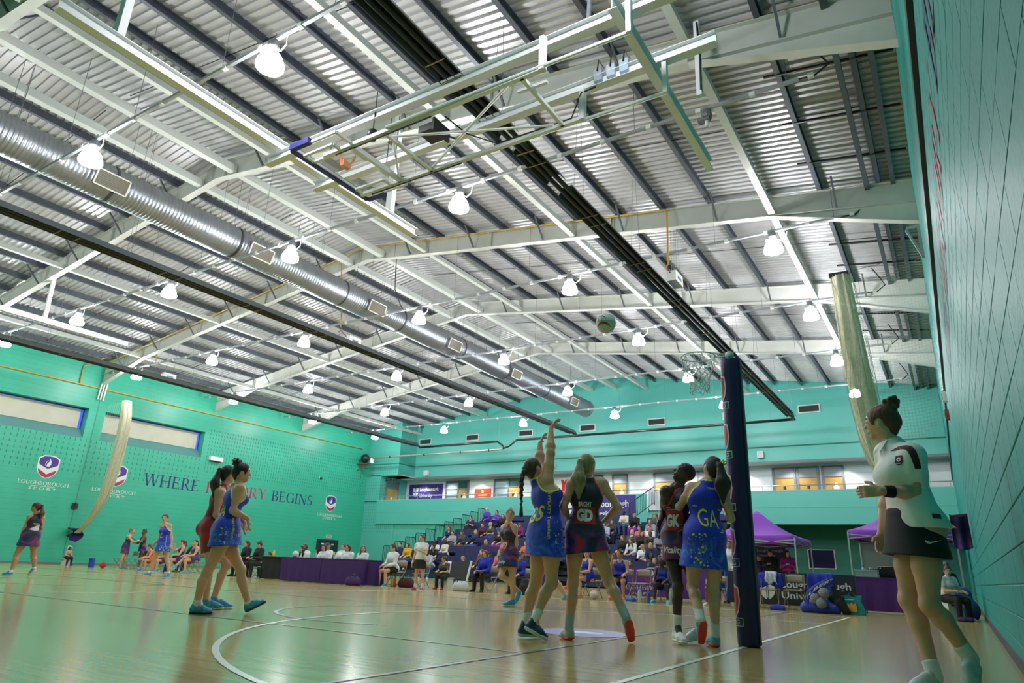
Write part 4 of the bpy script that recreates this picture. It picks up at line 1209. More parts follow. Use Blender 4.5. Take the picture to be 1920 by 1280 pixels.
def rot_to(z, y):
    """rotation whose rows are the local axes x, y(forward), z(up)"""
    z = nrm(z); x = nrm(np.cross(y, z)); y = np.cross(z, x)
    return np.stack([x, y, z])

# ---- skeleton: a dict of joints. FK pose builder for standing and seated figures (faces +y, x to its right, pelvis over the origin)
def pose(H=1.70, seat=None, lean=0, yaw=0, head=(0, 0), hipL=(0, 0), hipR=(0, 0), kneeL=0, kneeR=0, armL=(10, 12, 15), armR=(10, 12, 15), twist=0, footL=None, footR=None):
    """angles in degrees. hip=(flex forward, spread), knee=flex; arm=(swing forward, spread, elbow flex[, inward])"""
    s = H / 1.70; d2 = math.radians
    J = {'s': s}
    def rx(a): a = d2(a); return np.array([[1, 0, 0], [0, math.cos(a), math.sin(a)], [0, -math.sin(a), math.cos(a)]])  # +a bends top forward
    def rzm(a): a = d2(a); return np.array([[math.cos(a), -math.sin(a), 0], [math.sin(a), math.cos(a), 0], [0, 0, 1]])
    P = V3(0, 0, 0)
    T = rx(lean).T @ rzm(twist) if False else rzm(twist) @ np.array([[1, 0, 0], [0, math.cos(d2(lean)), math.sin(d2(lean))], [0, -math.sin(d2(lean)), math.cos(d2(lean))]])
    up = T @ V3(0, 0, 1); fw = T @ V3(0, 1, 0); rt = T @ V3(1, 0, 0)
    J['pel'] = P; J['wst'] = P + up * .16 * s; J['chs'] = P + up * .34 * s; J['nck'] = P + up * .48 * s
    J['fwd'] = fw; J['rt'] = rt
    hy, hp = head
    hf = rzm(hy) @ nrm(V3(0, math.cos(d2(hp)), math.sin(d2(hp))))
    J['hfw'] = T @ hf * .5 + hf * .5
    J['hfw'] = nrm(J['hfw'])
    J['hed'] = J['nck'] + up * .15 * s + nrm(J['hfw'] * [1, 1, 0]) * .025 * s
    for sd, sg, hip, kn, arm in (('L', -1, hipL, kneeL, armL), ('R', 1, hipR, kneeR, armR)):
        J['hip' + sd] = P + V3(sg * .088 * s, 0, -.02 * s)
        fl, sp = hip
        th = V3(sg * math.sin(d2(sp)) , math.sin(d2(fl)) * math.cos(d2(sp)), -math.cos(d2(fl)) * math.cos(d2(sp)))
        J['kne' + sd] = J['hip' + sd] + nrm(th) * .42 * s
        g = fl - kn
        sh = V3(sg * math.sin(d2(sp)) * .3, math.sin(d2(g)), -math.cos(d2(g)))
        J['ank' + sd] = J['kne' + sd] + nrm(sh) * .40 * s
        J['hel' + sd] = J['ank' + sd] + V3(0, -.055, -.08) * s
        J['toe' + sd] = J['hel' + sd] + nrm(V3(sg * .25, 1, 0)) * .25 * s
        J['sho' + sd] = J['nck'] - up * .055 * s + rt * sg * .175 * s
        sw, ab, el = arm[:3]; inn = arm[3] if len(arm) > 3 else 0
        ua = T @ V3(sg * math.sin(d2(ab)), math.sin(d2(sw)) * math.cos(d2(ab)), -math.cos(d2(sw)) * math.cos(d2(ab)))
        J['elb' + sd] = J['sho' + sd] + nrm(ua) * .29 * s
        tot = sw + el
        fa = T @ V3(sg * math.sin(d2(ab - inn)), math.sin(d2(tot)) * math.cos(d2(ab - inn)), -math.cos(d2(tot)) * math.cos(d2(ab - inn)))
        J['wri' + sd] = J['elb' + sd] + nrm(fa) * .245 * s
        J['fin' + sd] = J['wri' + sd] + nrm(fa + V3(0, 0, -.15)) * .17 * s
    return J
def shift(J, d):
    return {k: (v + d if isinstance(v, np.ndarray) and k not in ('fwd', 'rt', 'hfw') else v) for k, v in J.items()}

def hand_prims(S_, w_, f_, s, palm_n, curl=.35, thumb=None, kk=.006):
    """palm + four unequal bent fingers + thumb. w_ wrist, f_ fingertip direction point, palm_n: direction the palm faces"""
    d = nrm(f_ - w_); n = nrm(palm_n - d * (palm_n @ d)); sd = np.cross(d, n)
    if thumb is not None and sd @ thumb < 0: sd = -sd
    kn = w_ + d * .085 * s
    for o in (-.027, -.009, .009, .027):
        S_.cap(w_ + d * .012 * s + sd * o * .6 * s, kn + sd * o * s, .016 * s, .0125 * s, k=.012, flat=(n, .85))
    for i, (o, l) in enumerate(((.028, .072), (.0095, .082), (-.0095, .076), (-.028, .058))):
        b = kn + sd * o * s
        c1 = nrm(d + n * curl * .6 + sd * o * 2.2); c2 = nrm(d + n * curl * 1.9 + sd * o * 1.2); c3 = nrm(d + n * curl * 3)
        m = b + c1 * l * .45 * s; m2 = m + c2 * l * .3 * s; e = m2 + c3 * l * .25 * s
        S_.cap(b, m, .0092 * s, .0085 * s, k=kk).cap(m, m2, .0085 * s, .0078 * s, k=kk).cap(m2, e, .0078 * s, .0068 * s, k=kk)
    tb = w_ + d * .028 * s + sd * .022 * s
    t1 = tb + nrm(d * .6 + sd * .8 + n * .3) * .042 * s; t2 = t1 + nrm(d * .9 + sd * .3 + n * .45) * .034 * s
    S_.cap(tb, t1, .0135 * s, .0105 * s, k=.01).cap(t1, t2, .0105 * s, .0085 * s, k=kk)

def limb_dirs(J):
    for sd, sg in (('L', -1), ('R', 1)):
        yield sd, sg
def head_frame(J):
    f = nrm(J['hfw']); up0 = nrm(J['hed'] - J['nck']) * .5 + V3(0, 0, .5)
    return rot_to(up0 - f * (up0 @ f), f)          # rows x, y(forward), z
def body_sdf(J, fem=True, hands=True, curl=.35, palm=None, bulk=1.0, legbulk=1.0, ab=1.0):
    s = J['s']; S_ = SDF(); fw, rt = J['fwd'], J['rt']; up = nrm(J['nck'] - J['pel'])
    b = bulk
    fl = (fw, .74)
    S_.cap(J['hipL'] + up * .05 * s, J['hipR'] + up * .05 * s, .098 * s * b, k=.04, flat=(fw, .9))
    if fem:
        for sd in 'LR': S_.ell(J['hip' + sd] - fw * .05 * s + up * .015 * s, V3(.088, .085, .1) * s * b, k=.05)
    S_.cap(J['pel'] + up * .05 * s, J['wst'], .122 * s * b, .11 * s * b, k=.05, flat=fl)
    S_.cap(J['wst'], J['chs'], .112 * s * b, .128 * s * b, k=.05, flat=fl)
    S_.cap(J['chs'] - rt * .04 * s, J['chs'] + rt * .04 * s, .115 * s * b, k=.05, flat=fl)
    for sd, sg in limb_dirs(J):
        S_.cap(J['chs'] + rt * sg * .06 * s, J['sho' + sd] - rt * sg * .025 * s, .095 * s * b, .052 * s, k=.05, flat=(fw, .85))
        if fem: S_.ell(J['chs'] + fw * .085 * s * b + rt * sg * .062 * s - up * .0 * s, V3(.062, .055, .06) * s, k=.04)
    S_.cap(J['chs'] + up * .06 * s, J['nck'] - up * .0 * s, .075 * s, .055 * s, k=.05)
    for sd, sg in limb_dirs(J): S_.cap(J['nck'] - up * .01 * s, J['sho' + sd] - up * .01 * s, .042 * s, .045 * s, k=.05)
    R = head_frame(J); x, y, z = R; c = J['hed']
    S_.cap(J['nck'] - up * .03 * s, c - z * .05 * s - y * .02 * s, .054 * s, .048 * s, k=.03)
    S_.ell(c + z * .028 * s - y * .012 * s, V3(.076, .097, .092) * s, R, k=.02)                  # cranium
    S_.cap(c + y * .022 * s + z * .01 * s, c + y * .045 * s - z * .072 * s, .062 * s, .034 * s, k=.03)   # face to chin
    S_.cap(c - y * .01 * s - z * .035 * s - x * .02 * s, c - y * .01 * s - z * .035 * s + x * .02 * s, .05 * s, k=.03)
    S_.cap(c + y * .086 * s + z * .012 * s, c + y * .098 * s - z * .018 * s, .007 * s, .0115 * s, k=.012)  # nose
    S_.cap(c + y * .081 * s - z * .052 * s - x * .014 * s, c + y * .081 * s - z * .052 * s + x * .014 * s, .009 * s, k=.01)
    for sg in (-1, 1):
        S_.ell(c + x * sg * .074 * s - y * .008 * s - z * .004 * s, V3(.011, .02, .031) * s, R, k=.008)   # ears
        S_.ell(c + x * sg * .034 * s + y * .098 * s + z * .016 * s, V3(.018, .016, .012) * s, R, k=.0, neg=True) # eye sockets
    for sd, sg in limb_dirs(J):
        sh, el, wr, fi = (J[k + sd] for k in ('sho', 'elb', 'wri', 'fin'))
        S_.ell(sh, V3(.056, .056, .056) * s, k=.03)
        S_.cap(sh, sh * .45 + el * .55, .05 * s * ab, .043 * s * ab, k=.03).cap(sh * .45 + el * .55, el, .043 * s * ab, .037 * s * ab, k=.02)
        m = el * .72 + wr * .28
        S_.cap(el, m, .038 * s * ab, .041 * s * ab, k=.02).cap(m, wr, .041 * s * ab, .026 * s, k=.02)
        if hands:
            pn = (palm or {}).get(sd)
            if pn is None:
                pn = -rt * sg if abs(nrm(fi - wr)[2]) > .6 else V3(0, 0, -1)
            hand_prims(S_, wr, fi, s, np.asarray(pn, float), (palm or {}).get('curl' + sd, curl), (palm or {}).get('thumb' + sd, fw + V3(0, 0, .3)))
        hp, kn, an = (J[k + sd] for k in ('hip', 'kne', 'ank'))
        lb = legbulk
        md = hp * .5 + kn * .5
        S_.cap(hp, md, .088 * s * lb, .076 * s * lb, k=.04).cap(md, kn, .076 * s * lb, .051 * s * lb, k=.03)
        ax_ = nrm(an - kn); bk = nrm(-(J['toe' + sd] - J['hel' + sd])); bk = nrm(bk - ax_ * (bk @ ax_))
        cf = kn * .68 + an * .32 + bk * .014 * s
        S_.ell(kn - bk * .012 * s, V3(.046, .046, .052) * s, k=.03)
        S_.cap(kn, cf, .048 * s * lb, .053 * s * lb, k=.03).cap(cf, an, .053 * s * lb, .035 * s, k=.02)
        ft = nrm(J['toe' + sd] - J['hel' + sd])
        S_.cap(an, J['hel' + sd] + ft * .12 * s + nrm(an - J['hel' + sd]) * .045 * s, .036 * s, .03 * s, k=.02)
    return S_
def foot_frame(J, sd):
    h, t, a = J['hel' + sd], J['toe' + sd], J['ank' + sd]
    f = nrm(t - h); n = a - h; n = nrm(n - f * (n @ f)); return h, t, f, n, np.cross(f, n)
def shoe_sdf(J, sd):
    s = J['s']; h, t, f, n, r = foot_frame(J, sd); L = np.linalg.norm(t - h); S_ = SDF()
    S_.cap(h + f * .045 * s + n * .05 * s, h + f * L * .6 + n * .042 * s, .042 * s, .043 * s, k=.02)
    S_.cap(h + f * L * .6 + n * .04 * s, t - f * .042 * s + n * .034 * s, .044 * s, .033 * s, k=.02, flat=(n, .85))
    S_.cap(h + f * .05 * s + n * .05 * s, J['ank' + sd] + n * .005, .043 * s, .042 * s, k=.02)
    S_.cap(h + f * .09 * s + n * .085 * s, h + f * L * .55 + n * .065 * s, .03 * s, .026 * s, k=.02)
    S_.plane(h + n * .018 * s, -n)
    S_.plane(J['ank' + sd] + n * .03 * s, n)
    return S_
def sole_sdf(J, sd):
    s = J['s']; h, t, f, n, r = foot_frame(J, sd); L = np.linalg.norm(t - h); S_ = SDF()
    S_.cap(h + f * .045 * s + n * .016 * s, h + f * L * .5 + n * .016 * s, .046 * s, .043 * s, k=.01, flat=(n, .42))
    S_.cap(h + f * L * .5 + n * .016 * s, t - f * .04 * s + n * .018 * s, .044 * s, .041 * s, k=.01, flat=(n, .42))
    return S_
def garment_sdf(J, kind, bulk=1.0, fem=True):
    """kinds: dress, polo, jacket, tee, shorts, skirt, trousers"""
    s = J['s']; fw, rt = J['fwd'], J['rt']; up = nrm(J['nck'] - J['pel']); b = bulk; fl = (fw, .76); S_ = SDF()
    if kind in ('dress', 'polo', 'jacket', 'tee', 'vest'):
        e = {'dress': .008, 'vest': .008, 'polo': .016, 'tee': .014, 'jacket': .024}[kind] * s
        S_.cap(J['pel'] + up * .03 * s, J['wst'], .123 * s * b + e, .111 * s * b + e, k=.05, flat=fl)
        S_.cap(J['wst'], J['chs'], .113 * s * b + e, .129 * s * b + e, k=.05, flat=fl)
        S_.cap(J['hipL'] + up * .06 * s, J['hipR'] + up * .06 * s, .098 * s * b + e, k=.04, flat=(fw, .9))
        if fem:
            for sd in 'LR': S_.ell(J['hip' + sd] - fw * .05 * s + up * .015 * s, V3(.088, .085, .1) * s * b + e, k=.05)
        S_.cap(J['chs'] - rt * .04 * s, J['chs'] + rt * .04 * s, .116 * s * b + e, k=.05, flat=fl)
        for sd, sg in limb_dirs(J):
            S_.cap(J['chs'] + rt * sg * .06 * s, J['sho' + sd] - rt * sg * .025 * s, .096 * s * b + e, .053 * s + e, k=.05, flat=(fw, .87))
            if fem and kind in ('polo', 'jacket', 'tee'): S_.cap(J['chs'] + fw * .07 * s * b - up * .01 * s, J['chs'] + fw * .07 * s * b + rt * sg * .055 * s - up * .01 * s, .064 * s + e, k=.07)
            elif fem: S_.ell(J['chs'] + fw * .085 * s * b + rt * sg * .062 * s, V3(.062, .055, .06) * s + e, k=.04)
            S_.cap(J['nck'] - up * .01 * s, J['sho' + sd] - up * .01 * s, .042 * s + e, .045 * s + e, k=.05)
        S_.cap(J['chs'] + up * .06 * s, J['nck'] - up * .03 * s, .076 * s + e, .058 * s + e, k=.05)
        if kind == 'polo':
            lo = J['pel'] - up * .04 * s
            S_.cap(J['wst'], lo, .125 * s * b + e, .158 * s * b + e, k=.06, flat=(fw, .86))
        if kind in ('polo', 'tee', 'jacket'):
            for sd, sg in limb_dirs(J):
                sh, el, wr = J['sho' + sd], J['elb' + sd], J['wri' + sd]
                if kind == 'jacket':
                    S_.cap(sh, el, .058 * s + e * .6, .046 * s + e * .6, k=.03).cap(el, el * .1 + wr * .9, .046 * s + e * .6, .036 * s + e * .4, k=.02)
                else:
                    q_ = .56 if kind == 'polo' else .42
                    S_.cap(sh, sh * q_ + el * (1 - q_), .055 * s + e, .058 * s + e * .6, k=.03)
        if kind in ('polo', 'jacket'):
            S_.cap(J['nck'] - up * .02 * s, J['nck'] + up * .022 * s, .058 * s + .004, .062 * s, k=.01)
            S_.cap(J['nck'] - up * .0 * s, J['nck'] + up * .2 * s + fw * .03, .052 * s, .056 * s, neg=True)
        else:
            S_.cap(J['nck'] + up * .015 * s + fw * .02 * s, J['nck'] + up * .12 * s, .078 * s, .1 * s, neg=True)
            S_.cap(J['nck'] + fw * .06 * s, J['nck'] + fw * .12 * s + up * .02, .06 * s, .07 * s, neg=True)
        if kind in ('dress', 'vest'):
            for sd, sg in limb_dirs(J):
                S_.cap(J['sho' + sd] - rt * sg * .004 * s + up * .02 * s, J['sho' + sd] - up * .06 * s + rt * sg * .03 * s, .092 * s, .085 * s, neg=True)
                S_.ell(J['sho' + sd] + rt * sg * .05 * s, V3(.095, .095, .14) * s, neg=True)
    if kind in ('dress', 'skirt'):
        hem = (J['hipL'] + J['hipR']) * .5 * .40 + (J['kneL'] + J['kneR']) * .5 * .60
        if 'hem' in J: hem = J['hem']
        ax_ = nrm(hem - J['pel'])
        k_ = (J['kneL'] + J['hipL'] - J['kneR'] - J['hipR']) * .5; k_ = k_ - ax_ * (k_ @ ax_)
        sp = np.linalg.norm(k_)
        sd_ = nrm(k_) if sp > .05 else rt
        a0 = J['pel'] + up * (.06 if kind == 'skirt' else .05) * s
        w_ = min(.5 * sp, .16) * .42
        base = (.147 if kind == 'skirt' else .15) * s * b
        S_.cap(a0 - sd_ * .02 * s, hem - sd_ * w_ + ax_ * .05, base, base * 1.12 + .02 * s, k=.05, flat=(fw, .86))
        S_.cap(a0 + sd_ * .02 * s, hem + sd_ * w_ + ax_ * .05, base, base * 1.12 + .02 * s, k=.05, flat=(fw, .86))
        if kind == 'skirt': S_.plane(a0 + up * .08 * s, up)
        S_.plane(hem, ax_)
        # hollow underneath
        S_.cap(hem - sd_ * w_ - ax_ * .10 * s, hem - sd_ * w_ + ax_ * .05, base * .93 - .012, base * 1.12 + .02 * s - .016, k=.0, flat=(fw, .86), neg=True)
        S_.cap(hem + sd_ * w_ - ax_ * .10 * s, hem + sd_ * w_ + ax_ * .05, base * .93 - .012, base * 1.12 + .02 * s - .016, k=.0, flat=(fw, .86), neg=True)
    elif kind in ('polo', 'tee', 'jacket', 'vest'):
        if kind != 'vest' or True:
            hm = J.get('hem_top', J['pel'] + up * (.0 if kind == 'polo' else -.06) * s)
            S_.plane(hm, V3(0, 0, -1) if abs(up[2]) > .8 else -up)
    if kind in ('trousers', 'shorts'):
        e = .014 * s
        S_.cap(J['hipL'] + up * .05 * s, J['hipR'] + up * .05 * s, .101 * s * b + e, k=.04, flat=(fw, .92))
        for sd, sg in limb_dirs(J):
            hp, kn, an = (J[k + sd] for k in ('hip', 'kne', 'ank')); md = hp * .5 + kn * .5
            if fem: S_.ell(hp - fw * .05 * s + up * .015 * s, V3(.088, .085, .1) * s * b + e, k=.05)
            S_.cap(hp, md, .1 * s + e, .088 * s + e, k=.04)
            if kind == 'trousers': S_.cap(md, kn, .088 * s + e, .066 * s + e, k=.03).cap(kn, an * .97 + kn * .03, .066 * s + e, .05 * s + e * .6, k=.03)
        S_.plane(J['pel'] + up * .12 * s, up)
    return S_
def hair_sdf(J, style):
    s = J['s']; R = head_frame(J); x, y, z = R; c = J['hed']; S_ = SDF()
    P = lambda a, b_, c_: c + (x * a + y * b_ + z * c_) * s
    S_.ell(P(0, -.014, .032), V3(.085, .106, .1) * s, R, k=.02)
    S_.cap(P(0, -.06, .0), P(0, -.05, -.05), .06 * s, .045 * s, k=.03)
    if style == 'cropped':
        S_ = SDF(); S_.ell(P(0, -.016, .034), V3(.081, .102, .095) * s, R, k=.02)
        S_.ell(P(0, .095, -.022), V3(.09, .082, .10) * s, R, neg=True)
        return S_
    face = V3(.077, .087, .112) * s
    S_.ell(P(0, .105, -.024), face, R, neg=True)
    S_.ell(P(0, .02, -.10), V3(.085, .06, .065) * s, R, neg=True)
    for sg in (-1, 1): S_.ell(P(sg * .088, .004, -.012), V3(.024, .034, .046) * s, R, neg=True)
    dn = V3(0, 0, -1)
    if style in ('ponytail', 'ponytail_long', 'ponytail_high'):
        b0 = P(0, -.10, .055 if style != 'ponytail_high' else .095)
        l = {'ponytail': .24, 'ponytail_long': .36, 'ponytail_high': .26}[style] * s
        S_.cap(b0, b0 - y * .035 * s, .028 * s, .03 * s, k=.02)
        a = b0 - y * .04 * s; m = a - y * .03 * s + dn * l * .5; e = m + y * .012 * s + dn * l * .5
        wd = 2.0 if style == 'ponytail_long' else 1.0
        S_.cap(a, m, .03 * s, .042 * s * wd, k=.02, flat=(y, .6)).cap(m, e, .042 * s * wd, .014 * s, k=.02, flat=(y, .6))
    if style == 'braid':
        b0 = P(0, -.105, .05); p = b0
        for i in range(13):
            q = p + dn * .029 * s - y * (.014 if i < 3 else -.001) * s
            o = x * (.008 if i % 2 else -.008) * s
            S_.ell(p + o, V3(.033, .031, .030) * s * (1 - i * .045), k=.006); p = q
        S_.cap(p, p + dn * .08 * s, .014 * s, .022 * s, k=.01)
    if style == 'bun':
        b0 = P(0, -.075, .125); rr = random.Random(3)
        S_.ell(b0, V3(.045, .045, .045) * s, k=.02)
        for i in range(12):
            a = rr.random() * 6.28; e = rr.random() * 2 - .6
            S_.ell(b0 + (x * math.cos(a) + y * math.sin(a)) * .04 * s + z * e * .035 * s, V3(.018, .018, .018) * s, k=.01)
    if style == 'topknot':
        S_.ell(P(0, -.07, .13), V3(.035, .035, .035) * s, k=.02)
    if style == 'long':
        for sg in (-1, 1):
            S_.cap(P(sg * .06, -.03, .0), P(sg * .085, .01, -.16), .035 * s, .032 * s, k=.03).cap(P(sg * .085, .01, -.16), P(sg * .09, .03, -.27), .032 * s, .012 * s, k=.03)
        S_.cap(P(0, -.07, .0), P(0, -.075, -.2), .07 * s, .05 * s, k=.03)
    if style == 'bob':
        for sg in (-1, 1): S_.cap(P(sg * .06, -.02, .0), P(sg * .075, .0, -.09), .036 * s, .026 * s, k=.03)
        S_.cap(P(0, -.06, .0), P(0, -.06, -.09), .07 * s, .05 * s, k=.03)
    if style == 'bob_short': pass
    return S_
SKIN = {
    'fair': mat('fair_skin', (.66, .38, .25), rough=.45, noise=.05, nscale=12),
    'tan': mat('tanned_skin', (.48, .25, .145), rough=.45, noise=.05, nscale=12),
    'brown': mat('brown_skin', (.17, .08, .045), rough=.42, noise=.06, nscale=12),
    'dark': mat('dark_skin', (.05, .026, .017), rough=.38, noise=.06, nscale=12),
}
HAIR = {}
def hairm(k):
    c = {'black': (.008, .007, .007), 'dark': (.022, .012, .009), 'brown': (.06, .03, .015), 'auburn': (.11, .04, .016), 'blonde': (.34, .24, .10), 'fair': (.22, .14, .06), 'grey': (.35, .34, .33), 'ash': (.30, .27, .15)}[k]
    return mat('hair_' + k, c, rough=.5, noise=.35, nscale=30, bump=.4, bscale=60, stretch=(1, 1, .15))
EYEW = mat('eye_white', (.75, .73, .7), rough=.25)
EYEB = mat('iris_dark', (.02, .012, .01), rough=.15)
LIPS = mat('lips', (.36, .10, .085), rough=.4)
def face_parts(J, root, hair='dark', near=True):
    s = J['s']; R = head_frame(J); x, y, z = R; c = J['hed']
    P = lambda a, b_, c_: Vector(c + (x * a + y * b_ + z * c_) * s)
    M = Matrix([list(r) for r in R]).transposed()
    for sg in (-1, 1):
        mb = MB(); mb.ball(P(sg * .033, .0765, .014), (.0135 * s, .0115 * s, .0072 * s), 10, 6, M)
        mb.cur = 1; mb.ball(P(sg * .033, .0850, .014), (.0064 * s, .0045 * s, .0060 * s), 8, 5, M)
        mb.build('eye', [EYEW, EYEB], root, smooth=True, world=False)
        if near:
            MB().tube([P(sg * .016, .088, .034), P(sg * .034, .084, .040), P(sg * .053, .069, .034)], [.003 * s, .0042 * s, .002 * s], 6).build('eyebrow', hairm(hair), root, smooth=True, world=False)
    MB().ball(P(0, .0835, -.051), (.020 * s, .008 * s, .0075 * s), 10, 6, M).build('mouth', LIPS, root, smooth=True, world=False)
def shoe_objs(J, root, upper, sole, h=.008, sock=None, sockh=.10):
    for sd in 'LR':
        V, F = shoe_sdf(J, sd).mesh(h)
        o = put('shoe', np_mesh('shoe', V, F, upper), root)
        V, F = sole_sdf(J, sd).mesh(h)
        put('sole', np_mesh('sole', V, F, sole), o)
        if sock is not None:
            s = J['s']; a = J['ank' + sd]; u = nrm(J['kne' + sd] - a)
            S_ = SDF().cap(a - u * .02 * s, a + u * sockh * s, .043 * s, .046 * s, k=.01)
            S_.plane(a + u * sockh * s, u)
            V, F = S_.mesh(h); put('sock', np_mesh('sock', V, F, sock), root)
# ================================================================ THE PLAYERS AND THE NEAR UMPIRE (joints measured in metres in the hall)
PJ = {}
PJ['GS'] = dict(s=1.00, pel=(-3.497,6.177,0.991), wst=(-3.481,6.186,1.171), chs=(-3.508,6.170,1.362), nck=(-3.593,6.143,1.530), hed=(-3.620,6.127,1.634), shoR=(-3.458,6.107,1.516), elbR=(-3.449,6.147,1.802), wriR=(-3.498,6.235,2.087), finR=(-3.454,6.342,2.240), shoL=(-3.694,6.246,1.580), elbL=(-3.699,6.359,1.773), wriL=(-3.711,6.376,1.957), finL=(-3.695,6.443,2.087), kneR=(-3.418,6.165,0.525), ankR=(-3.515,6.026,0.192), helR=(-3.599,5.953,0.104), toeR=(-3.388,6.051,0.000), kneL=(-3.639,6.232,0.516), ankL=(-3.703,6.171,0.154), helL=(-3.761,6.113,0.017), toeL=(-3.591,6.303,0.005), fwd=(0.463,0.876,0.138), rt=(0.869,-0.479,0.125), hfw=(0.449,0.778,0.440), hipL=(-3.570,6.220,0.961), hipR=(-3.417,6.136,0.983))
PJ['GD'] = dict(s=1.02, pel=(-3.198,6.448,1.010), wst=(-3.189,6.452,1.169), chs=(-3.185,6.455,1.385), nck=(-3.180,6.457,1.561), hed=(-3.184,6.489,1.705), shoL=(-3.319,6.386,1.502), elbL=(-3.376,6.311,1.261), wriL=(-3.396,6.481,1.140), finL=(-3.376,6.603,1.105), shoR=(-3.032,6.533,1.516), elbR=(-2.876,6.568,1.278), wriR=(-3.065,6.651,1.152), finR=(-3.176,6.706,1.112), kneL=(-3.310,6.413,0.520), ankL=(-3.330,6.380,0.133), helL=(-3.283,6.359,0.003), toeL=(-3.487,6.520,0.006), kneR=(-2.988,6.578,0.555), ankR=(-2.796,6.520,0.256), helR=(-2.745,6.489,0.204), toeR=(-2.774,6.651,0.002), fwd=(-0.367,0.930,-0.004), rt=(0.930,0.366,-0.037), hfw=(0.081,0.963,0.256), hipL=(-3.282,6.414,0.992), hipR=(-3.115,6.480,0.986))
PJ['GK'] = dict(s=1.00, pel=(-2.450,7.127,1.002), wst=(-2.441,7.109,1.190), chs=(-2.441,7.098,1.381), nck=(-2.447,7.117,1.534), hed=(-2.362,7.126,1.674), shoR=(-2.508,6.969,1.474), elbR=(-2.604,7.148,1.299), wriR=(-2.585,6.974,1.164), finR=(-2.587,6.878,1.066), shoL=(-2.359,7.233,1.505), elbL=(-2.305,7.230,1.270), wriL=(-2.310,7.017,1.124), finL=(-2.344,6.920,1.028), kneR=(-2.444,7.055,0.524), ankR=(-2.469,7.067,0.166), helR=(-2.517,7.093,0.018), toeR=(-2.342,6.908,0.006), kneL=(-2.347,7.216,0.544), ankL=(-2.301,7.359,0.160), helL=(-2.330,7.327,0.039), toeL=(-2.403,7.084,0.014), fwd=(-0.130,-0.991,-0.018), rt=(-0.992,0.130,0.006), hfw=(-0.715,-0.453,0.533), hipL=(-2.362,7.116,0.981), hipR=(-2.537,7.139,0.982))
PJ['GA'] = dict(s=1.02, pel=(-2.146,7.040,1.011), wst=(-2.132,7.044,1.200), chs=(-2.117,7.048,1.393), nck=(-2.083,7.059,1.572), hed=(-2.046,7.091,1.712), shoL=(-2.240,7.011,1.505), elbL=(-2.371,6.971,1.314), wriL=(-2.343,7.210,1.424), finL=(-2.324,7.341,1.505), shoR=(-1.941,7.102,1.486), elbR=(-1.878,7.100,1.204), wriR=(-2.000,7.314,1.307), finR=(-2.064,7.441,1.397), kneL=(-2.282,7.030,0.531), ankL=(-2.163,6.846,0.264), helL=(-2.114,6.799,0.226), toeL=(-2.181,6.929,0.012), kneR=(-2.093,7.077,0.525), ankR=(-2.084,7.038,0.128), helR=(-2.061,7.003,0.000), toeR=(-2.207,7.218,0.009), fwd=(-0.562,0.827,0.035), rt=(0.820,0.562,-0.111), hfw=(-0.704,0.648,0.291), hipL=(-2.222,6.988,1.001), hipR=(-2.075,7.089,0.981))
PJ['WA'] = dict(s=1.03, pel=(-7.517,5.340,0.936), wst=(-7.503,5.359,1.134), chs=(-7.493,5.373,1.335), nck=(-7.503,5.393,1.507), hed=(-7.470,5.404,1.647), shoR=(-7.362,5.331,1.444), elbR=(-7.363,5.278,1.177), wriR=(-7.283,5.455,1.096), finR=(-7.293,5.508,0.942), shoL=(-7.668,5.472,1.481), elbL=(-7.675,5.530,1.215), wriL=(-7.525,5.598,1.063), finL=(-7.521,5.603,0.940), kneR=(-7.537,5.195,0.465), ankR=(-7.575,5.159,0.121), helR=(-7.624,5.110,0.000), toeR=(-7.469,5.321,0.000), kneL=(-7.438,5.581,0.499), ankL=(-7.365,5.714,0.116), helL=(-7.376,5.698,0.008), toeL=(-7.223,5.873,0.130), fwd=(0.308,0.947,-0.095), rt=(0.951,-0.309,0.005), hfw=(0.593,0.805,0.021), hipL=(-7.603,5.366,0.915), hipR=(-7.431,5.310,0.916))
PJ['RB'] = dict(s=1.00, pel=(-8.274,5.626,0.977), wst=(-8.262,5.643,1.162), chs=(-8.239,5.675,1.366), nck=(-8.234,5.716,1.553), hed=(-8.204,5.724,1.695), shoR=(-8.137,5.594,1.452), elbR=(-8.111,5.579,1.156), wriR=(-8.113,5.765,1.034), finR=(-8.088,5.886,0.953), shoL=(-8.347,5.833,1.541), elbL=(-8.340,5.947,1.237), wriL=(-8.216,6.051,1.103), finL=(-8.166,6.121,0.995), kneL=(-8.189,5.917,0.546), ankL=(-8.240,5.846,0.128), helL=(-8.240,5.846,0.012), toeL=(-8.092,6.053,0.000), kneR=(-8.155,5.654,0.515), ankR=(-8.161,5.681,0.103), helR=(-8.174,5.662,0.000), toeR=(-8.026,5.869,0.000), fwd=(0.220,0.962,-0.165), rt=(0.973,-0.228,-0.031), hfw=(0.089,0.995,0.051), hipL=(-8.361,5.643,0.960), hipR=(-8.190,5.603,0.954))
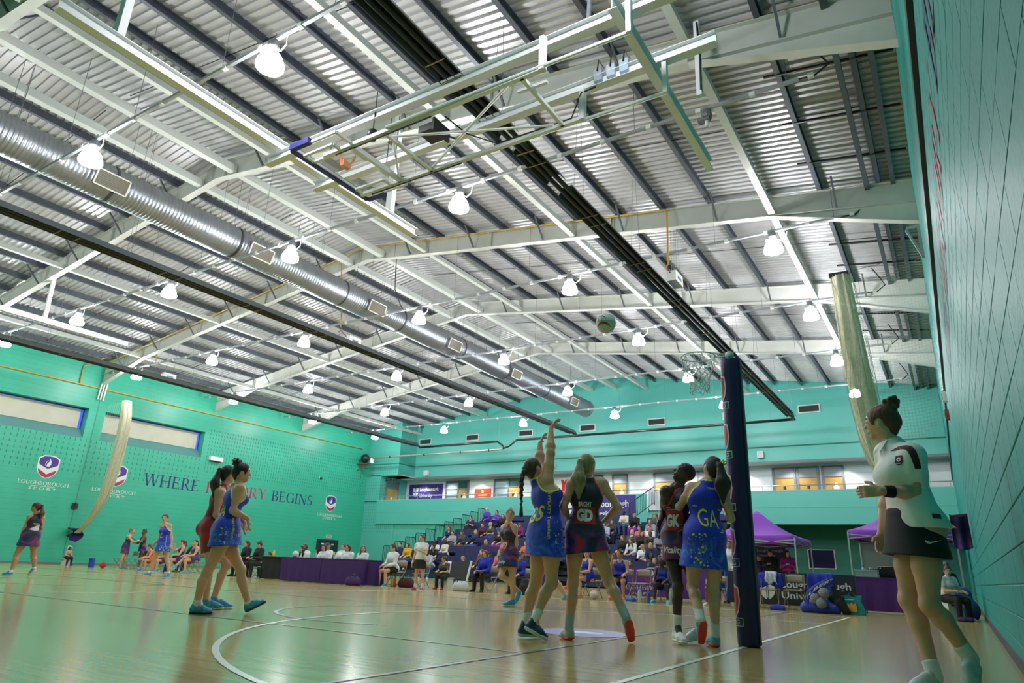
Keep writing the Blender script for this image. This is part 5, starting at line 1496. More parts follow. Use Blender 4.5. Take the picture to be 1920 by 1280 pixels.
PJ['FL'] = dict(s=1.00, pel=(-18.981,8.134,0.954), wst=(-18.979,8.139,1.105), chs=(-18.975,8.148,1.282), nck=(-18.977,8.144,1.447), hed=(-18.999,8.092,1.608), shoL=(-19.026,8.029,1.374), elbL=(-19.018,7.973,1.106), wriL=(-19.078,7.960,0.881), finL=(-19.123,7.957,0.782), shoR=(-18.944,8.269,1.367), elbR=(-18.924,8.317,1.129), wriR=(-19.149,8.350,1.156), finR=(-19.282,8.345,1.220), kneL=(-19.054,7.965,0.489), ankL=(-18.970,7.908,0.116), helL=(-18.925,7.935,0.022), toeL=(-19.132,7.786,0.013), kneR=(-19.011,8.316,0.477), ankR=(-18.962,8.379,0.197), helR=(-18.890,8.394,0.151), toeR=(-19.058,8.341,0.000), fwd=(-0.995,0.103,0.007), rt=(0.102,0.995,-0.021), hfw=(-0.702,-0.710,0.052), hipL=(-18.990,8.046,0.936), hipR=(-18.972,8.221,0.932))
PJ['MB'] = dict(s=1.00, pel=(-18.673,11.387,0.929), wst=(-18.677,11.380,1.043), chs=(-18.687,11.364,1.258), nck=(-18.708,11.329,1.444), hed=(-18.725,11.302,1.587), shoL=(-18.597,11.397,1.405), elbL=(-18.548,11.477,1.107), wriL=(-18.495,11.487,0.908), finL=(-18.460,11.508,0.782), shoR=(-18.830,11.321,1.385), elbR=(-18.885,11.347,1.054), wriR=(-18.914,11.260,0.920), finR=(-18.911,11.188,0.817), kneR=(-18.818,11.265,0.524), ankR=(-18.864,11.226,0.158), helR=(-18.852,11.285,0.035), toeR=(-18.895,11.035,0.069), kneL=(-18.556,11.483,0.510), ankL=(-18.502,11.572,0.163), helL=(-18.462,11.639,0.026), toeL=(-18.551,11.400,0.007), fwd=(0.105,-0.989,-0.103), rt=(-0.992,-0.097,-0.078), hfw=(0.623,-0.783,0.000), hipL=(-18.585,11.398,0.916), hipR=(-18.759,11.380,0.903))
PJ['RG'] = dict(s=0.97, pel=(-6.813,10.690,0.884), wst=(-6.817,10.687,1.003), chs=(-6.824,10.682,1.234), nck=(-6.839,10.673,1.412), hed=(-6.819,10.686,1.554), shoL=(-6.706,10.686,1.347), elbL=(-6.684,10.723,1.090), wriL=(-6.662,10.667,0.868), finL=(-6.647,10.652,0.732), shoR=(-6.956,10.717,1.339), elbR=(-6.972,10.731,1.030), wriR=(-6.994,10.670,0.860), finR=(-6.981,10.607,0.740), kneR=(-6.847,10.526,0.509), ankR=(-6.724,10.935,0.247), helR=(-6.691,10.992,0.231), toeR=(-6.708,10.847,0.031), kneL=(-6.719,10.701,0.408), ankL=(-6.720,10.724,0.108), helL=(-6.688,10.768,0.013), toeL=(-6.823,10.561,0.002), fwd=(-0.287,-0.957,-0.044), rt=(-0.957,0.288,-0.038), hfw=(0.491,-0.870,0.050), hipL=(-6.730,10.666,0.868), hipR=(-6.893,10.715,0.861))
PJ['UM'] = dict(s=1.06, pel=(-0.208,5.346,0.994), wst=(-0.217,5.346,1.157), chs=(-0.234,5.345,1.367), nck=(-0.270,5.363,1.555), hed=(-0.326,5.361,1.714), shoL=(-0.155,5.218,1.464), elbL=(-0.176,5.227,1.217), wriL=(-0.365,5.119,1.223), finL=(-0.472,5.114,1.222), shoR=(-0.332,5.541,1.534), elbR=(-0.366,5.619,1.260), wriR=(-0.430,5.577,0.978), finR=(-0.455,5.536,0.825), kneL=(-0.189,5.267,0.533), ankL=(-0.026,5.374,0.245), helL=(0.005,5.435,0.185), toeL=(-0.047,5.269,0.000), kneR=(-0.310,5.422,0.549), ankR=(-0.225,5.345,0.125), helR=(-0.209,5.376,0.022), toeR=(-0.381,5.170,0.000), fwd=(-0.857,-0.509,-0.078), rt=(-0.504,0.860,-0.082), hfw=(-0.994,0.113,0.000), hipL=(-0.159,5.265,0.980), hipR=(-0.253,5.426,0.965))
PNAMES = PJ
for _k, _J in PJ.items():
    for _n in list(_J):
        if _n != 's': _J[_n] = V3(*_J[_n])

def print_mat(name, base, c2, c3, zlo, zhi, scale=4.0, dist=2.5):
    """printed sports cloth: plain above, a swirled two-colour print on the skirt between zlo and zhi"""
    m = bpy.data.materials.new(name); m.use_nodes = True
    nt = m.node_tree; b = nt.nodes['Principled BSDF']; b.inputs['Roughness'].default_value = .55
    b.inputs['Sheen Weight'].default_value = .15
    tc = nt.nodes.new('ShaderNodeTexCoord')
    n = nt.nodes.new('ShaderNodeTexNoise'); n.inputs['Scale'].default_value = scale; n.inputs['Detail'].default_value = 2.5; n.inputs['Distortion'].default_value = dist
    nt.links.new(tc.outputs['Object'], n.inputs[0])
    r = nt.nodes.new('ShaderNodeValToRGB'); e = r.color_ramp.elements
    e[0].position = .38; e[0].color = (*base, 1); e[1].position = .66; e[1].color = (*c3, 1)
    k = e.new(.52); k.color = (*c2, 1)
    nt.links.new(n.outputs[0], r.inputs[0])
    sp = nt.nodes.new('ShaderNodeSeparateXYZ'); nt.links.new(tc.outputs['Object'], sp.inputs[0])
    mr = nt.nodes.new('ShaderNodeMapRange'); mr.inputs[1].default_value = zlo; mr.inputs[2].default_value = zhi; mr.inputs[3].default_value = 1; mr.inputs[4].default_value = 0
    nt.links.new(sp.outputs[2], mr.inputs[0])
    mx = nt.nodes.new('ShaderNodeMix'); mx.data_type = 'RGBA'; mx.inputs[6].default_value = (*base, 1)
    nt.links.new(mr.outputs[0], mx.inputs[0]); nt.links.new(r.outputs[0], mx.inputs[7]); nt.links.new(mx.outputs[2], b.inputs['Base Color'])
    n2 = nt.nodes.new('ShaderNodeTexNoise'); n2.inputs['Scale'].default_value = 9; n2.inputs['Detail'].default_value = 2
    nt.links.new(tc.outputs['Object'], n2.inputs[0])
    bp = nt.nodes.new('ShaderNodeBump'); bp.inputs['Strength'].default_value = .35; bp.inputs['Distance'].default_value = .02
    nt.links.new(n2.outputs[0], bp.inputs['Height']); nt.links.new(bp.outputs[0], b.inputs['Normal'])
    MATS[name] = m
    return m
ROYAL = print_mat('royal_blue_team_cloth', (.006, .032, .60), (.012, .08, .75), (.06, .20, .85), .92, 1.02, 7)
NAVYR = print_mat('navy_and_red_team_cloth', (.010, .011, .034), (.02, .03, .20), (.50, .010, .025), .98, 1.06, 4.5, 1.2)
YEL = mat('yellow_trim', (.78, .72, .02), rough=.5)
REDT = mat('red_trim', (.55, .012, .025), rough=.5)
REDP = mat('red_bib_panel', (.50, .01, .015), rough=.5)
SILV = mat('silver_bib_letter', (.72, .76, .78), rough=.35)
WHT = mat('white_print', (.82, .82, .82), rough=.5)

def densify(vs, fs, L=.022):
    bm = bmesh.new()
    bv = [bm.verts.new((x, y, 0)) for x, y in vs]
    for f in fs:
        try: bm.faces.new([bv[i] for i in f])
        except Exception: pass
    bmesh.ops.triangulate(bm, faces=bm.faces[:])
    for _ in range(4):
        le = [e for e in bm.edges if e.calc_length() > L]
        if not le: break
        bmesh.ops.subdivide_edges(bm, edges=le, cuts=1, use_grid_fill=False)
        bmesh.ops.triangulate(bm, faces=[f for f in bm.faces if len(f.verts) > 3])
    bm.verts.index_update()
    r = [(v.co.x, v.co.y) for v in bm.verts], [tuple(v.index for v in f.verts) for f in bm.faces]
    bm.free()
    return r
def decal(root, bvh, c, ex, ey, dr, vs, fs, m_, name, lift=.004, stuff=False, L=.022, facing=.15):
    """lay flat artwork (u, v in metres round the point c) onto cloth, projected along dr"""
    vs, fs = densify(vs, fs, L)
    c, ex, ey, dr = Vector(c), Vector(ex), Vector(ey), Vector(dr)
    out = []
    for u, v in vs:
        h = bvh.ray_cast(c + ex * u + ey * v - dr * .6, dr, 1.2)
        out.append(None if h[0] is None or -h[1].dot(dr) < facing else h[0] - dr * lift)
    mb = MB(); mp = {}
    for f in fs:
        if any(out[i] is None for i in f): continue
        q = []
        for i in f:
            if i not in mp: mp[i] = len(mb.v); mb.v.append(tuple(out[i]))
            q.append(mp[i])
        mb.f.append(tuple(q)); mb.m.append(0)
    if not mb.f: return None
    o = mb.build(name, m_, root, world=False, smooth=True)
    if stuff: o['kind'] = 'stuff'
    return o
def txt(body, height, width=None, rot=False, **kw):
    vs, fs = text_geo(body, **kw)
    x0 = min(v[0] for v in vs); x1 = max(v[0] for v in vs); y0 = min(v[1] for v in vs); y1 = max(v[1] for v in vs)
    sy = height / (y1 - y0); sx = sy if width is None else width / (x1 - x0)
    r = [((x - (x0 + x1) / 2) * sx, (y - (y0 + y1) / 2) * sy) for x, y in vs]
    if rot: r = [(y, -x) for x, y in r]
    return r, fs
def rect(w_, h_): return [(-w_/2, -h_/2), (w_/2, -h_/2), (w_/2, h_/2), (-w_/2, h_/2)], [(0, 1, 2, 3)]
def star(r, a=0):
    p = [((r if k % 2 == 0 else r * .42) * math.cos(a + PI * k / 5), (r if k % 2 == 0 else r * .42) * math.sin(a + PI * k / 5)) for k in range(10)]
    return p, [tuple(range(10))]
def merge(parts):
    vs = []; fs = []
    for (v, f), (dx, dy) in parts:
        o = len(vs); vs += [(x + dx, y + dy) for x, y in v]; fs += [tuple(i + o for i in q) for q in f]
    return vs, fs

def player(key, label, skin, hair, hstyle, dressm, trim, shoe_m, sole_m, sock_m=None, hemf=.5, h=.0075, bulk=1.0, lb=1.0, palm=None, sockh=.10, curl=.35, hair_h=.007, kind='dress', fem=True, ab=1.0):
    J = dict(PNAMES[key]); s = J['s']
    base = (J['helL'] + J['helR']) * .5; base = V3(base[0], base[1], 0)
    J = shift(J, -base)
    J['hem'] = (J['hipL'] + J['hipR']) * .5 * (1 - hemf) + (J['kneL'] + J['kneR']) * .5 * hemf
    V, F = body_sdf(J, fem, bulk=bulk, legbulk=lb, palm=palm, curl=curl, ab=ab).mesh(h)
    root = put('person', np_mesh('person', V, F, SKIN[skin]), None, tuple(base))
    tag(root, label, 'person')
    bvh = None
    if kind == 'dress':
        S_ = garment_sdf(J, 'dress', bulk, fem)
        V, F = S_.mesh(h)
        C = V[F].mean(1)
        mi = np.zeros(len(F), int)
        for q in S_.p:
            if q[7] and q[0] in 'ce':
                k = S_.dist(q, C)
                mi |= ((k < .016 * s) & (C[:, 2] > J['wst'][2])).astype(int)
        put('dress', np_mesh('dress', V, F, [dressm, trim], mi), root)
        bvh = BVHTree.FromPolygons([Vector(v) for v in V], [tuple(f) for f in F.tolist()])
    V, F = hair_sdf(J, hstyle).mesh(hair_h)
    ho = put('hair', np_mesh('hair', V, F, hairm(hair)), root)
    face_parts(J, root, hair)
    shoe_objs(J, root, shoe_m, sole_m, h=h, sock=sock_m, sockh=sockh)
    return root, J, bvh, ho
NAVSH = mat('navy_and_white_shoe', (.03, .05, .12), rough=.5, noise=.9, nscale=14)
ICE = mat('ice_blue_rubber', (.45, .70, .74), rough=.5)
SKYSH = mat('sky_blue_shoe', (.05, .33, .58), rough=.5, noise=.35, nscale=25)
TURQ = mat('turquoise_shoe', (.08, .42, .55), rough=.5, noise=.3, nscale=20)
WHSH = mat('white_shoe', (.70, .74, .80), rough=.5, noise=.12, nscale=20)
GRSH = mat('grey_shoe', (.45, .47, .50), rough=.5, noise=.2, nscale=20)
REDS = mat('coral_red_sole', (.72, .05, .05), rough=.5)
BLKS = mat('black_sole', (.012, .012, .014), rough=.5)
WSOLE = mat('white_sole', (.75, .76, .76), rough=.5)
WSOCK = mat('white_sock', (.72, .76, .78), rough=.9)
BSOCK = mat('pale_striped_sock', (.38, .50, .58), rough=.9)
NSOCK = mat('navy_sock', (.02, .03, .10), rough=.9)

def up_of(J): return nrm(J['nck'] - J['pel'])
# --- goal shooter
p, J, bv, _ = player('GS', 'player in blue with both arms raised, having just shot the ball', 'fair', 'brown', 'braid', ROYAL, YEL, NAVSH, ICE, WSOCK, hemf=.42, bulk=1.14, lb=1.12, ab=1.25, palm={'R': (.7, .5, -.3), 'L': (.7, .5, -.3)})
bk = J['wst'] + up_of(J) * .04
decal(p, bv, bk + V3(0, 0, -.02), J['rt'], (0, 0, 1), J['fwd'], *txt('GS', .15, .20, bold=.02), YEL, 'position_letters')
dirR = nrm(-J['rt'] * .9 + J['fwd'] * .45)
decal(p, bv, J['wst'] * .6 + J['pel'] * .4 + V3(0, 0, .05), np.cross(V3(0, 0, 1), -dirR) * 1.0, (0, 0, 1), dirR, *txt('SWEATY TeamBath', .034, .46, rot=True, bold=.02), YEL, 'side_lettering')
rr = random.Random(2)
decal(p, bv, J['hem'] + V3(0, 0, .12), np.cross(V3(0, 0, 1), -dirR), (0, 0, 1), dirR, *merge([(star(rr.choice((.003, .004, .006, .012)), rr.random()), (.06 + .11 * rr.random(), -.1 + .3 * rr.random())) for _ in range(30)]), YEL, 'star_print', stuff=True)
# --- goal defence
p, J, bv, _ = player('GD', 'blonde player in navy and red seen from behind with hands on hips', 'fair', 'ash', 'ponytail_long', NAVYR, REDT, GRSH, REDS, BSOCK, hemf=.36, bulk=1.0, lb=1.0, palm={'L': (0, .2, -1), 'R': (0, .2, -1)})
c0 = J['wst'] * .55 + J['chs'] * .45
decal(p, bv, J['wst'] + V3(0, 0, .015), J['rt'], (0, 0, 1), J['fwd'], *rect(.215, .175), REDP, 'bib_panel')
decal(p, bv, J['wst'] + V3(0, 0, .015), J['rt'], (0, 0, 1), J['fwd'], *txt('GD', .125, .165, bold=.06), SILV, 'position_letters', lift=.008)
decal(p, bv, J['chs'] * .6 + J['wst'] * .4 + V3(0, 0, -.005), J['rt'], (0, 0, 1), J['fwd'], *txt('BRIGHT', .048, .135, bold=.02), WHT, 'name_lettering')
# --- goal keeper
p, J, bv, _ = player('GK', 'dark-skinned player in black and red looking up beside the post', 'dark', 'black', 'cropped', NAVYR, REDT, WHSH, WSOLE, WSOCK, hemf=.40, bulk=.92, lb=.95)
decal(p, bv, J['wst'] + V3(0, 0, -.01), -J['rt'], (0, 0, 1), -J['fwd'], *rect(.20, .20), REDP, 'bib_panel')
decal(p, bv, J['wst'] + V3(0, 0, -.01), -J['rt'], (0, 0, 1), -J['fwd'], *txt('GK', .13, .15, bold=.05), SILV, 'position_letters', lift=.008)
MAROON = mat('maroon_band', (.10, .012, .06), rough=.6)
decal(p, bv, J['hem'] * .62 + J['pel'] * .38, -J['rt'], (0, 0, 1), -J['fwd'], *rect(.27, .14), MAROON, 'hem_band')
decal(p, bv, J['hem'] * .62 + J['pel'] * .38, -J['rt'], (0, 0, 1), -J['fwd'], *txt('Vitality', .085, .22, shear=.25, bold=.015), WHT, 'hem_lettering', lift=.008)
decal(p, bv, J['chs'] - J['rt'] * -.05 + V3(0, 0, .03), -J['rt'], (0, 0, 1), -J['fwd'], *merge([(rect(.04, .045), (-.09, 0))]), mat('pink_crest', (.7, .08, .14), rough=.5), 'crest')
decal(p, bv, J['chs'] - V3(0, 0, .09), -J['rt'], (0, 0, 1), -J['fwd'], *merge([(rect(.14, .014), (0, .0)), (rect(.05, .012), (-.04, .02))]), mat('grey_print', (.3, .32, .36), rough=.5), 'sponsor_print')
# --- goal attack
p, J, bv, ho = player('GA', 'player in blue lettered GA, seen from behind beside the padded post', 'fair', 'dark', 'ponytail_long', ROYAL, YEL, TURQ, REDS, WSOCK, hemf=.58, bulk=1.12, lb=1.05, sockh=.15)
decal(p, bv, J['wst'] + V3(0, 0, .0), J['rt'], (0, 0, 1), J['fwd'], *txt('GA', .175, .20), YEL, 'position_letters')
decal(p, bv, J['wst'], J['rt'], (0, 0, 1), J['fwd'], *merge([(rect(.035, .01), (.125, .10)), (rect(.04, .006), (-.12, .105)), (rect(.008, .04), (.14, -.10)), (rect(.035, .008), (.125, -.12))]), WHT, 'bib_fastening')
rr = random.Random(5)
decal(p, bv, J['hem'] + V3(0, 0, .14), J['rt'], (0, 0, 1), J['fwd'], *merge([(star(rr.choice((.0025, .003, .003, .004, .006, .009, .015)), rr.random() * 3), (max(-.17, min(.10, rr.gauss(-.07, .05))), -.12 + .30 * rr.random() ** 1.3)) for _ in range(110)]), YEL, 'star_print', stuff=True)
decal(p, bv, J['nck'] - V3(0, 0, .075), J['rt'], (0, 0, 1), J['fwd'], *txt('FISHER', .022, .08), WHT, 'name_lettering')
R = head_frame(J); c = J['hed']; s = J['s']
BOW = mat('acid_yellow_ribbon', (.62, .85, .03), rough=.5)
q = lambda a, b_, z_: Vector(c + (R[0] * a + R[1] * b_ + R[2] * z_) * s)
mb = MB()
for sg in (-1, 1):
    mb.tube([q(.03, -.125, .06), q(.03 + sg * .03, -.14, .095), q(.03 + sg * .015, -.145, .12), q(.03 - sg * .005, -.135, .09), q(.03, -.125, .06)], [.006, .010, .010, .008, .006], 6)
mb.poly([q(.035, -.14, .06), q(.055, -.145, -.02), q(.02, -.145, -.03)], R[1] * .008).poly([q(.02, -.14, .06), q(.0, -.145, -.0), q(-.03, -.142, .01), q(-.02, -.142, .05)], R[1] * .008)
mb.build('ribbon_bow', BOW, p, smooth=True, world=False)
# --- wing attack and opponent at the left
p, J, bv, ho = player('WA', 'player in blue with a dark bun standing nearest at the left', 'fair', 'black', 'bun', ROYAL, YEL, SKYSH, BLKS, WSOCK, hemf=.34, bulk=1.04, lb=1.02, sockh=.03, palm={'R': (.3, .6, -.2), 'L': (.3, .4, -.3)})
decal(p, bv, J['wst'] + V3(0, 0, .03), J['rt'], (0, 0, 1), J['fwd'], *txt('WA', .14, .18, bold=.01), YEL, 'position_letters')
dirR = nrm(-J['rt'] * .95 + J['fwd'] * -.1)
decal(p, bv, J['pel'] + V3(0, 0, .06), np.cross(V3(0, 0, 1), -dirR), (0, 0, 1), dirR, *txt('TeamBath', .036, .3, rot=True, bold=.02), YEL, 'side_lettering')
rr = random.Random(9)
for dd, sgn in ((-J['fwd'] * .3 - J['rt'], 1), (J['fwd'] * .3 - J['rt'], -1)):
    dd = nrm(dd)
    decal(p, bv, J['hem'] + V3(0, 0, .08), np.cross(V3(0, 0, 1), dd), (0, 0, 1), -dd if False else nrm(-J['rt']) * 1.0, *merge([(star(rr.choice((.003, .004, .006, .011)), rr.random()), (sgn * (.06 + .08 * rr.random()), -.07 + .2 * rr.random())) for _ in range(30)]), YEL, 'star_print', stuff=True)
p, J, bv, ho = player('RB', 'player in red and navy half hidden behind the player in blue at the left', 'fair', 'dark', 'ponytail_long', print_mat('red_and_navy_team_cloth', (.42, .01, .02), (.30, .01, .025), (.010, .012, .05), 1.6, 1.7, 3.0, .4), REDT, SKYSH, WSOLE, None, hemf=.55, h=.009, bulk=.9)
# --- far left player
p, J, bv, ho = player('FL', 'player in navy and red walking away, farthest left on the court', 'tan', 'brown', 'ponytail_long', NAVYR, REDT, SKYSH, WSOLE, WSOCK, hemf=.5, h=.011, sockh=.03, bulk=1.08, lb=1.08)
decal(p, bv, J['wst'] + V3(0, 0, .03), J['rt'], (0, 0, 1), J['fwd'], [(-.12, -.05), (.10, .09), (.09, -.06), (0, -.075)], [(0, 3, 2, 1)], mat('pale_pink_print', (.7, .6, .68), rough=.5), 'bib_panel', lift=.006)
decal(p, bv, J['chs'] + V3(0, 0, -.06), J['rt'], (0, 0, 1), J['fwd'], *txt('MCCALL', .04, .13), WHT, 'name_lettering', lift=.006)
# --- mid-court blue player
p, J, bv, ho = player('MB', 'player in blue walking on the far left of the court, looking to the camera', 'fair', 'dark', 'ponytail', ROYAL, YEL, SKYSH, WSOLE, WSOCK, hemf=.5, h=.011, sockh=.03)
dirL = nrm(J['rt'] * .9 - J['fwd'] * .4)
decal(p, bv, J['wst'] * .6 + J['pel'] * .4, np.cross(V3(0, 0, 1), -dirL), (0, 0, 1), dirL, *txt('TeamBath', .035, .3, rot=True), YEL, 'side_lettering')
decal(p, bv, J['hem'] + V3(0, 0, .08), np.cross(V3(0, 0, 1), -dirL), (0, 0, 1), dirL, *merge([(star(rr.choice((.008, .012, .02)), rr.random()), (-.12 + .24 * rr.random(), -.06 + .12 * rr.random())) for _ in range(26)]), YEL, 'star_print', stuff=True)
decal(p, bv, J['chs'] - V3(0, 0, .12), -J['rt'], (0, 0, 1), -J['fwd'], *txt('C', .12, .09), WHT, 'position_letters')
# --- red player near the table
p, J, bv, ho = player('RG', 'fair player in black and red walking in front of the blue-jacketed coaches', 'fair', 'fair', 'topknot', NAVYR, REDT, SKYSH, WSOLE, None, hemf=.55, h=.009)
decal(p, bv, J['wst'] + V3(0, 0, .02), -J['rt'], (0, 0, 1), -J['fwd'], *rect(.16, .19), REDP, 'bib_panel')
decal(p, bv, J['wst'] + V3(0, 0, .02), -J['rt'], (0, 0, 1), -J['fwd'], *txt('WD', .11, .13), WHT, 'position_letters', lift=.008)
decal(p, bv, J['hem'] + V3(0, 0, .1), -J['rt'], (0, 0, 1), -J['fwd'], *txt('Vitality', .06, .17, shear=.25), WHT, 'hem_lettering', lift=.006)
dirL = nrm(J['rt'] * .95 - J['fwd'] * .2)
decal(p, bv, J['hem'] + V3(0, 0, .16), np.cross(V3(0, 0, 1), dirL) * -1, (0, 0, 1), -nrm(J['rt']), [(-.05, -.15), (.05, -.15), (.035, .17), (-.035, .17)], [(0, 1, 2, 3)], REDT, 'side_panel', lift=.005)

# --- near umpire: white polo, black skirt, high bun
J = dict(PNAMES['UM']); s = J['s']
base = (J['helL'] + J['helR']) * .5; base = V3(base[0], base[1], 0); J = shift(J, -base)
J['hem'] = (J['hipL'] + J['hipR']) * .5 * .64 + (J['kneL'] + J['kneR']) * .5 * .36
J['hem_top'] = V3(J['pel'][0], J['pel'][1], J['pel'][2] + .0)
V, F = body_sdf(J, True, bulk=1.02, legbulk=1.04, curl=.75, palm={'L': nrm(J['rt'] * .8 + J['fwd'] * -.2), 'curlR': .5}).mesh(.0065)
ump = tag(put('person', np_mesh('person', V, F, SKIN['fair']), None, tuple(base)), 'umpire in white polo and black skirt with a high bun, nearest at the right wall', 'person')
S_ = garment_sdf(J, 'polo', 1.02); V, F = S_.mesh(.0065)
POLO = mat('white_polo_cloth', (.86, .87, .88), rough=.8, bump=.5, bscale=9)
put('polo_shirt', np_mesh('polo_shirt', V, F, POLO), ump)
bv = BVHTree.FromPolygons([Vector(v) for v in V], [tuple(f) for f in F.tolist()])
V, F = garment_sdf(J, 'skirt', 1.06).mesh(.007)
put('skirt', np_mesh('skirt', V, F, mat('black_skirt_cloth', (.008, .008, .010), rough=.75)), ump)
bvs = BVHTree.FromPolygons([Vector(v) for v in V], [tuple(f) for f in F.tolist()])
V, F = hair_sdf(J, 'bun').mesh(.006)
put('hair', np_mesh('hair', V, F, hairm('auburn')), ump)
face_parts(J, ump, 'brown')
shoe_objs(J, ump, mat('white_grey_trainer', (.60, .66, .70), rough=.6, noise=.1, nscale=20), WSOLE, .0065, WSOCK, .07)
MAR = mat('maroon_stripe', (.07, .008, .02), rough=.7)
dl = nrm(J['rt'])                                   # looking at her near (left) side
u_ = up_of(J)
exl = np.cross(V3(0, 0, 1), -dl)
decal(ump, bv, J['shoL'] - V3(0, 0, .03) , nrm(exl), (0, 0, 1), nrm(dl + V3(0, 0, -.35)), [(-.035, -.10), (.005, -.10), (-.03, .05), (-.07, .11), (-.098, .11), (-.066, .04)], [(0, 1, 2, 5), (2, 3, 4, 5)], MAR, 'shoulder_stripe', lift=.003, facing=.02)
df = nrm(-J['fwd'] + J['rt'] * .7)
exb = nrm(np.cross(V3(0, 0, 1), -df))
bc = J['chs'] + V3(0, 0, .055) - J['rt'] * .085
decal(ump, bv, bc, exb, (0, 0, 1), df, [(-.026, .03), (-.026, -.012), (-.014, -.03), (0, -.036), (.014, -.03), (.026, -.012), (.026, .03), (0, .033)], [tuple(range(8))], MAR, 'badge', lift=.004)
fl_ = [(.017 * (1 if k % 2 == 0 else .78) * math.cos(PI * k / 8), .017 * (1 if k % 2 == 0 else .78) * math.sin(PI * k / 8) + .004) for k in range(16)]
decal(ump, bv, bc, exb, (0, 0, 1), df, fl_, [tuple(range(16))], WHT, 'badge_flower', lift=.007)
decal(ump, bv, bc, exb, (0, 0, 1), df, *merge([(rect(.026, .006), (0, -.022))]), WHT, 'badge_scroll', lift=.007)
decal(ump, bv, bc, exb, (0, 0, 1), df, [(.006 * math.cos(k), .006 * math.sin(k) + .004) for k in np.arange(0, 6.2, .8)], [tuple(range(8))], MAR, 'badge_centre', lift=.009)
decal(ump, bv, J['hem_top'] + V3(0, 0, .055), nrm(exl), (0, 0, 1), dl, [(.03 - .03, -.018), (.06, -.018), (.06, .014), (.0, .014)], [(0, 1, 2, 3)], mat('charcoal_label', (.03, .03, .035), rough=.5), 'hem_label', lift=.004)
sw = [(-.05, .012), (-.052, .0), (-.044, -.010), (-.03, -.012), (.055, .014), (-.022, -.001), (-.038, .002), (-.044, .008)]
decal(ump, bvs, J['hem'] + V3(0, 0, .07), nrm(exl), (0, 0, 1), dl, sw, [(0, 1, 2, 7), (2, 3, 6, 7), (3, 4, 5, 6)], WHT, 'skirt_tick_mark', lift=.006)
BAND = mat('black_wristband', (.01, .01, .012), rough=.9)
wd = nrm(J['elbL'] - J['wriL'])
V, F = SDF().cap(J['wriL'] + wd * .02, J['wriL'] + wd * .075, .036 * s, .039 * s).plane(J['wriL'] + wd * .022, -wd).plane(J['wriL'] + wd * .085, wd).mesh(.006)
put('wristband', np_mesh('wristband', V, F, BAND), ump)
# collar and placket
cl = J['nck']
MB().poly([Vector(cl + J['fwd'] * .055 + J['rt'] * .05 + V3(0, 0, .035)), Vector(cl + J['fwd'] * .115 + J['rt'] * .045 - V3(0, 0, .045)), Vector(cl + J['fwd'] * .115 + J['rt'] * .008 - V3(0, 0, .02)), Vector(cl + J['fwd'] * .08 + V3(0, 0, .02))], J['fwd'] * .006).poly([Vector(cl + J['fwd'] * .055 - J['rt'] * .05 + V3(0, 0, .035)), Vector(cl + J['fwd'] * .08 + V3(0, 0, .02)), Vector(cl + J['fwd'] * .115 - J['rt'] * .008 - V3(0, 0, .02)), Vector(cl + J['fwd'] * .115 - J['rt'] * .045 - V3(0, 0, .045))], J['fwd'] * .006).build('collar', POLO, ump, world=False)
# ================================================================ SEATED AND STANDING PEOPLE (shared meshes, own colours)
CLOTH = {'violet': (.10, .03, .40), 'darkviolet': (.05, .015, .11), 'black': (.011, .011, .013), 'navy': (.014, .018, .075), 'grey': (.30, .32, .37), 'charcoal': (.055, .058, .068), 'maroon': (.07, .012, .025),
         'white': (.72, .74, .76), 'cream': (.68, .64, .54), 'green': (.045, .06, .04), 'yellow': (.62, .36, .02), 'lavender': (.42, .42, .62), 'brown': (.12, .06, .03), 'pink': (.60, .16, .22), 'plum': (.16, .015, .16),
         'orange': (.85, .12, .02), 'jeans': (.035, .08, .26), 'tan': (.20, .11, .04), 'royal': (.012, .03, .42), 'magenta': (.32, .02, .28), 'hotpink': (.75, .08, .35), 'beige': (.55, .40, .33), 'teal': (.02, .25, .25), 'peach': (.50, .27, .20), 'red': (.5, .015, .02)}
def cl(k): return mat('cloth_' + k, CLOTH[k], rough=.8, noise=.12, nscale=9, bump=.35, bscale=7)
BLANK = mat('blank', (.5, .5, .5))
SIT = dict(hipL=(84, 7), hipR=(84, 7), kneeL=86, kneeR=86)
VAR = [
    dict(lean=6, armL=(22, 6, 62, 22), armR=(22, 6, 62, 22), **SIT),
    dict(lean=2, armL=(28, 12, 92, 55), armR=(28, 12, 88, 55), hipL=(84, 5), hipR=(84, 9), kneeL=80, kneeR=92),
    dict(lean=26, head=(0, 8), armL=(48, 8, 52, 22), armR=(48, 8, 52, 22), hipL=(84, 11), hipR=(84, 11), kneeL=88, kneeR=84),
    dict(lean=12, head=(18, 0), armL=(26, 6, 66, 25), armR=(52, 4, 118, 14), hipL=(86, 4), hipR=(84, 10), kneeL=88, kneeR=82),
    dict(lean=8, head=(-12, 0), armL=(38, 12, 78, 34), armR=(38, 12, 78, 34), **SIT),
    dict(lean=-6, head=(10, 4), armL=(14, 9, 60, 20), armR=(18, 12, 56, 26), hipL=(82, 14), hipR=(82, 14), kneeL=76, kneeR=82),
    dict(lean=5, head=(38, 0), armL=(24, 8, 60, 24), armR=(20, 6, 66, 22), hipL=(86, 5), hipR=(86, 5), kneeL=90, kneeR=84),
    dict(lean=10, head=(-30, -6), armL=(30, 8, 70, 30), armR=(30, 8, 74, 30), hipL=(84, 8), hipR=(86, 3), kneeL=84, kneeR=88),
]
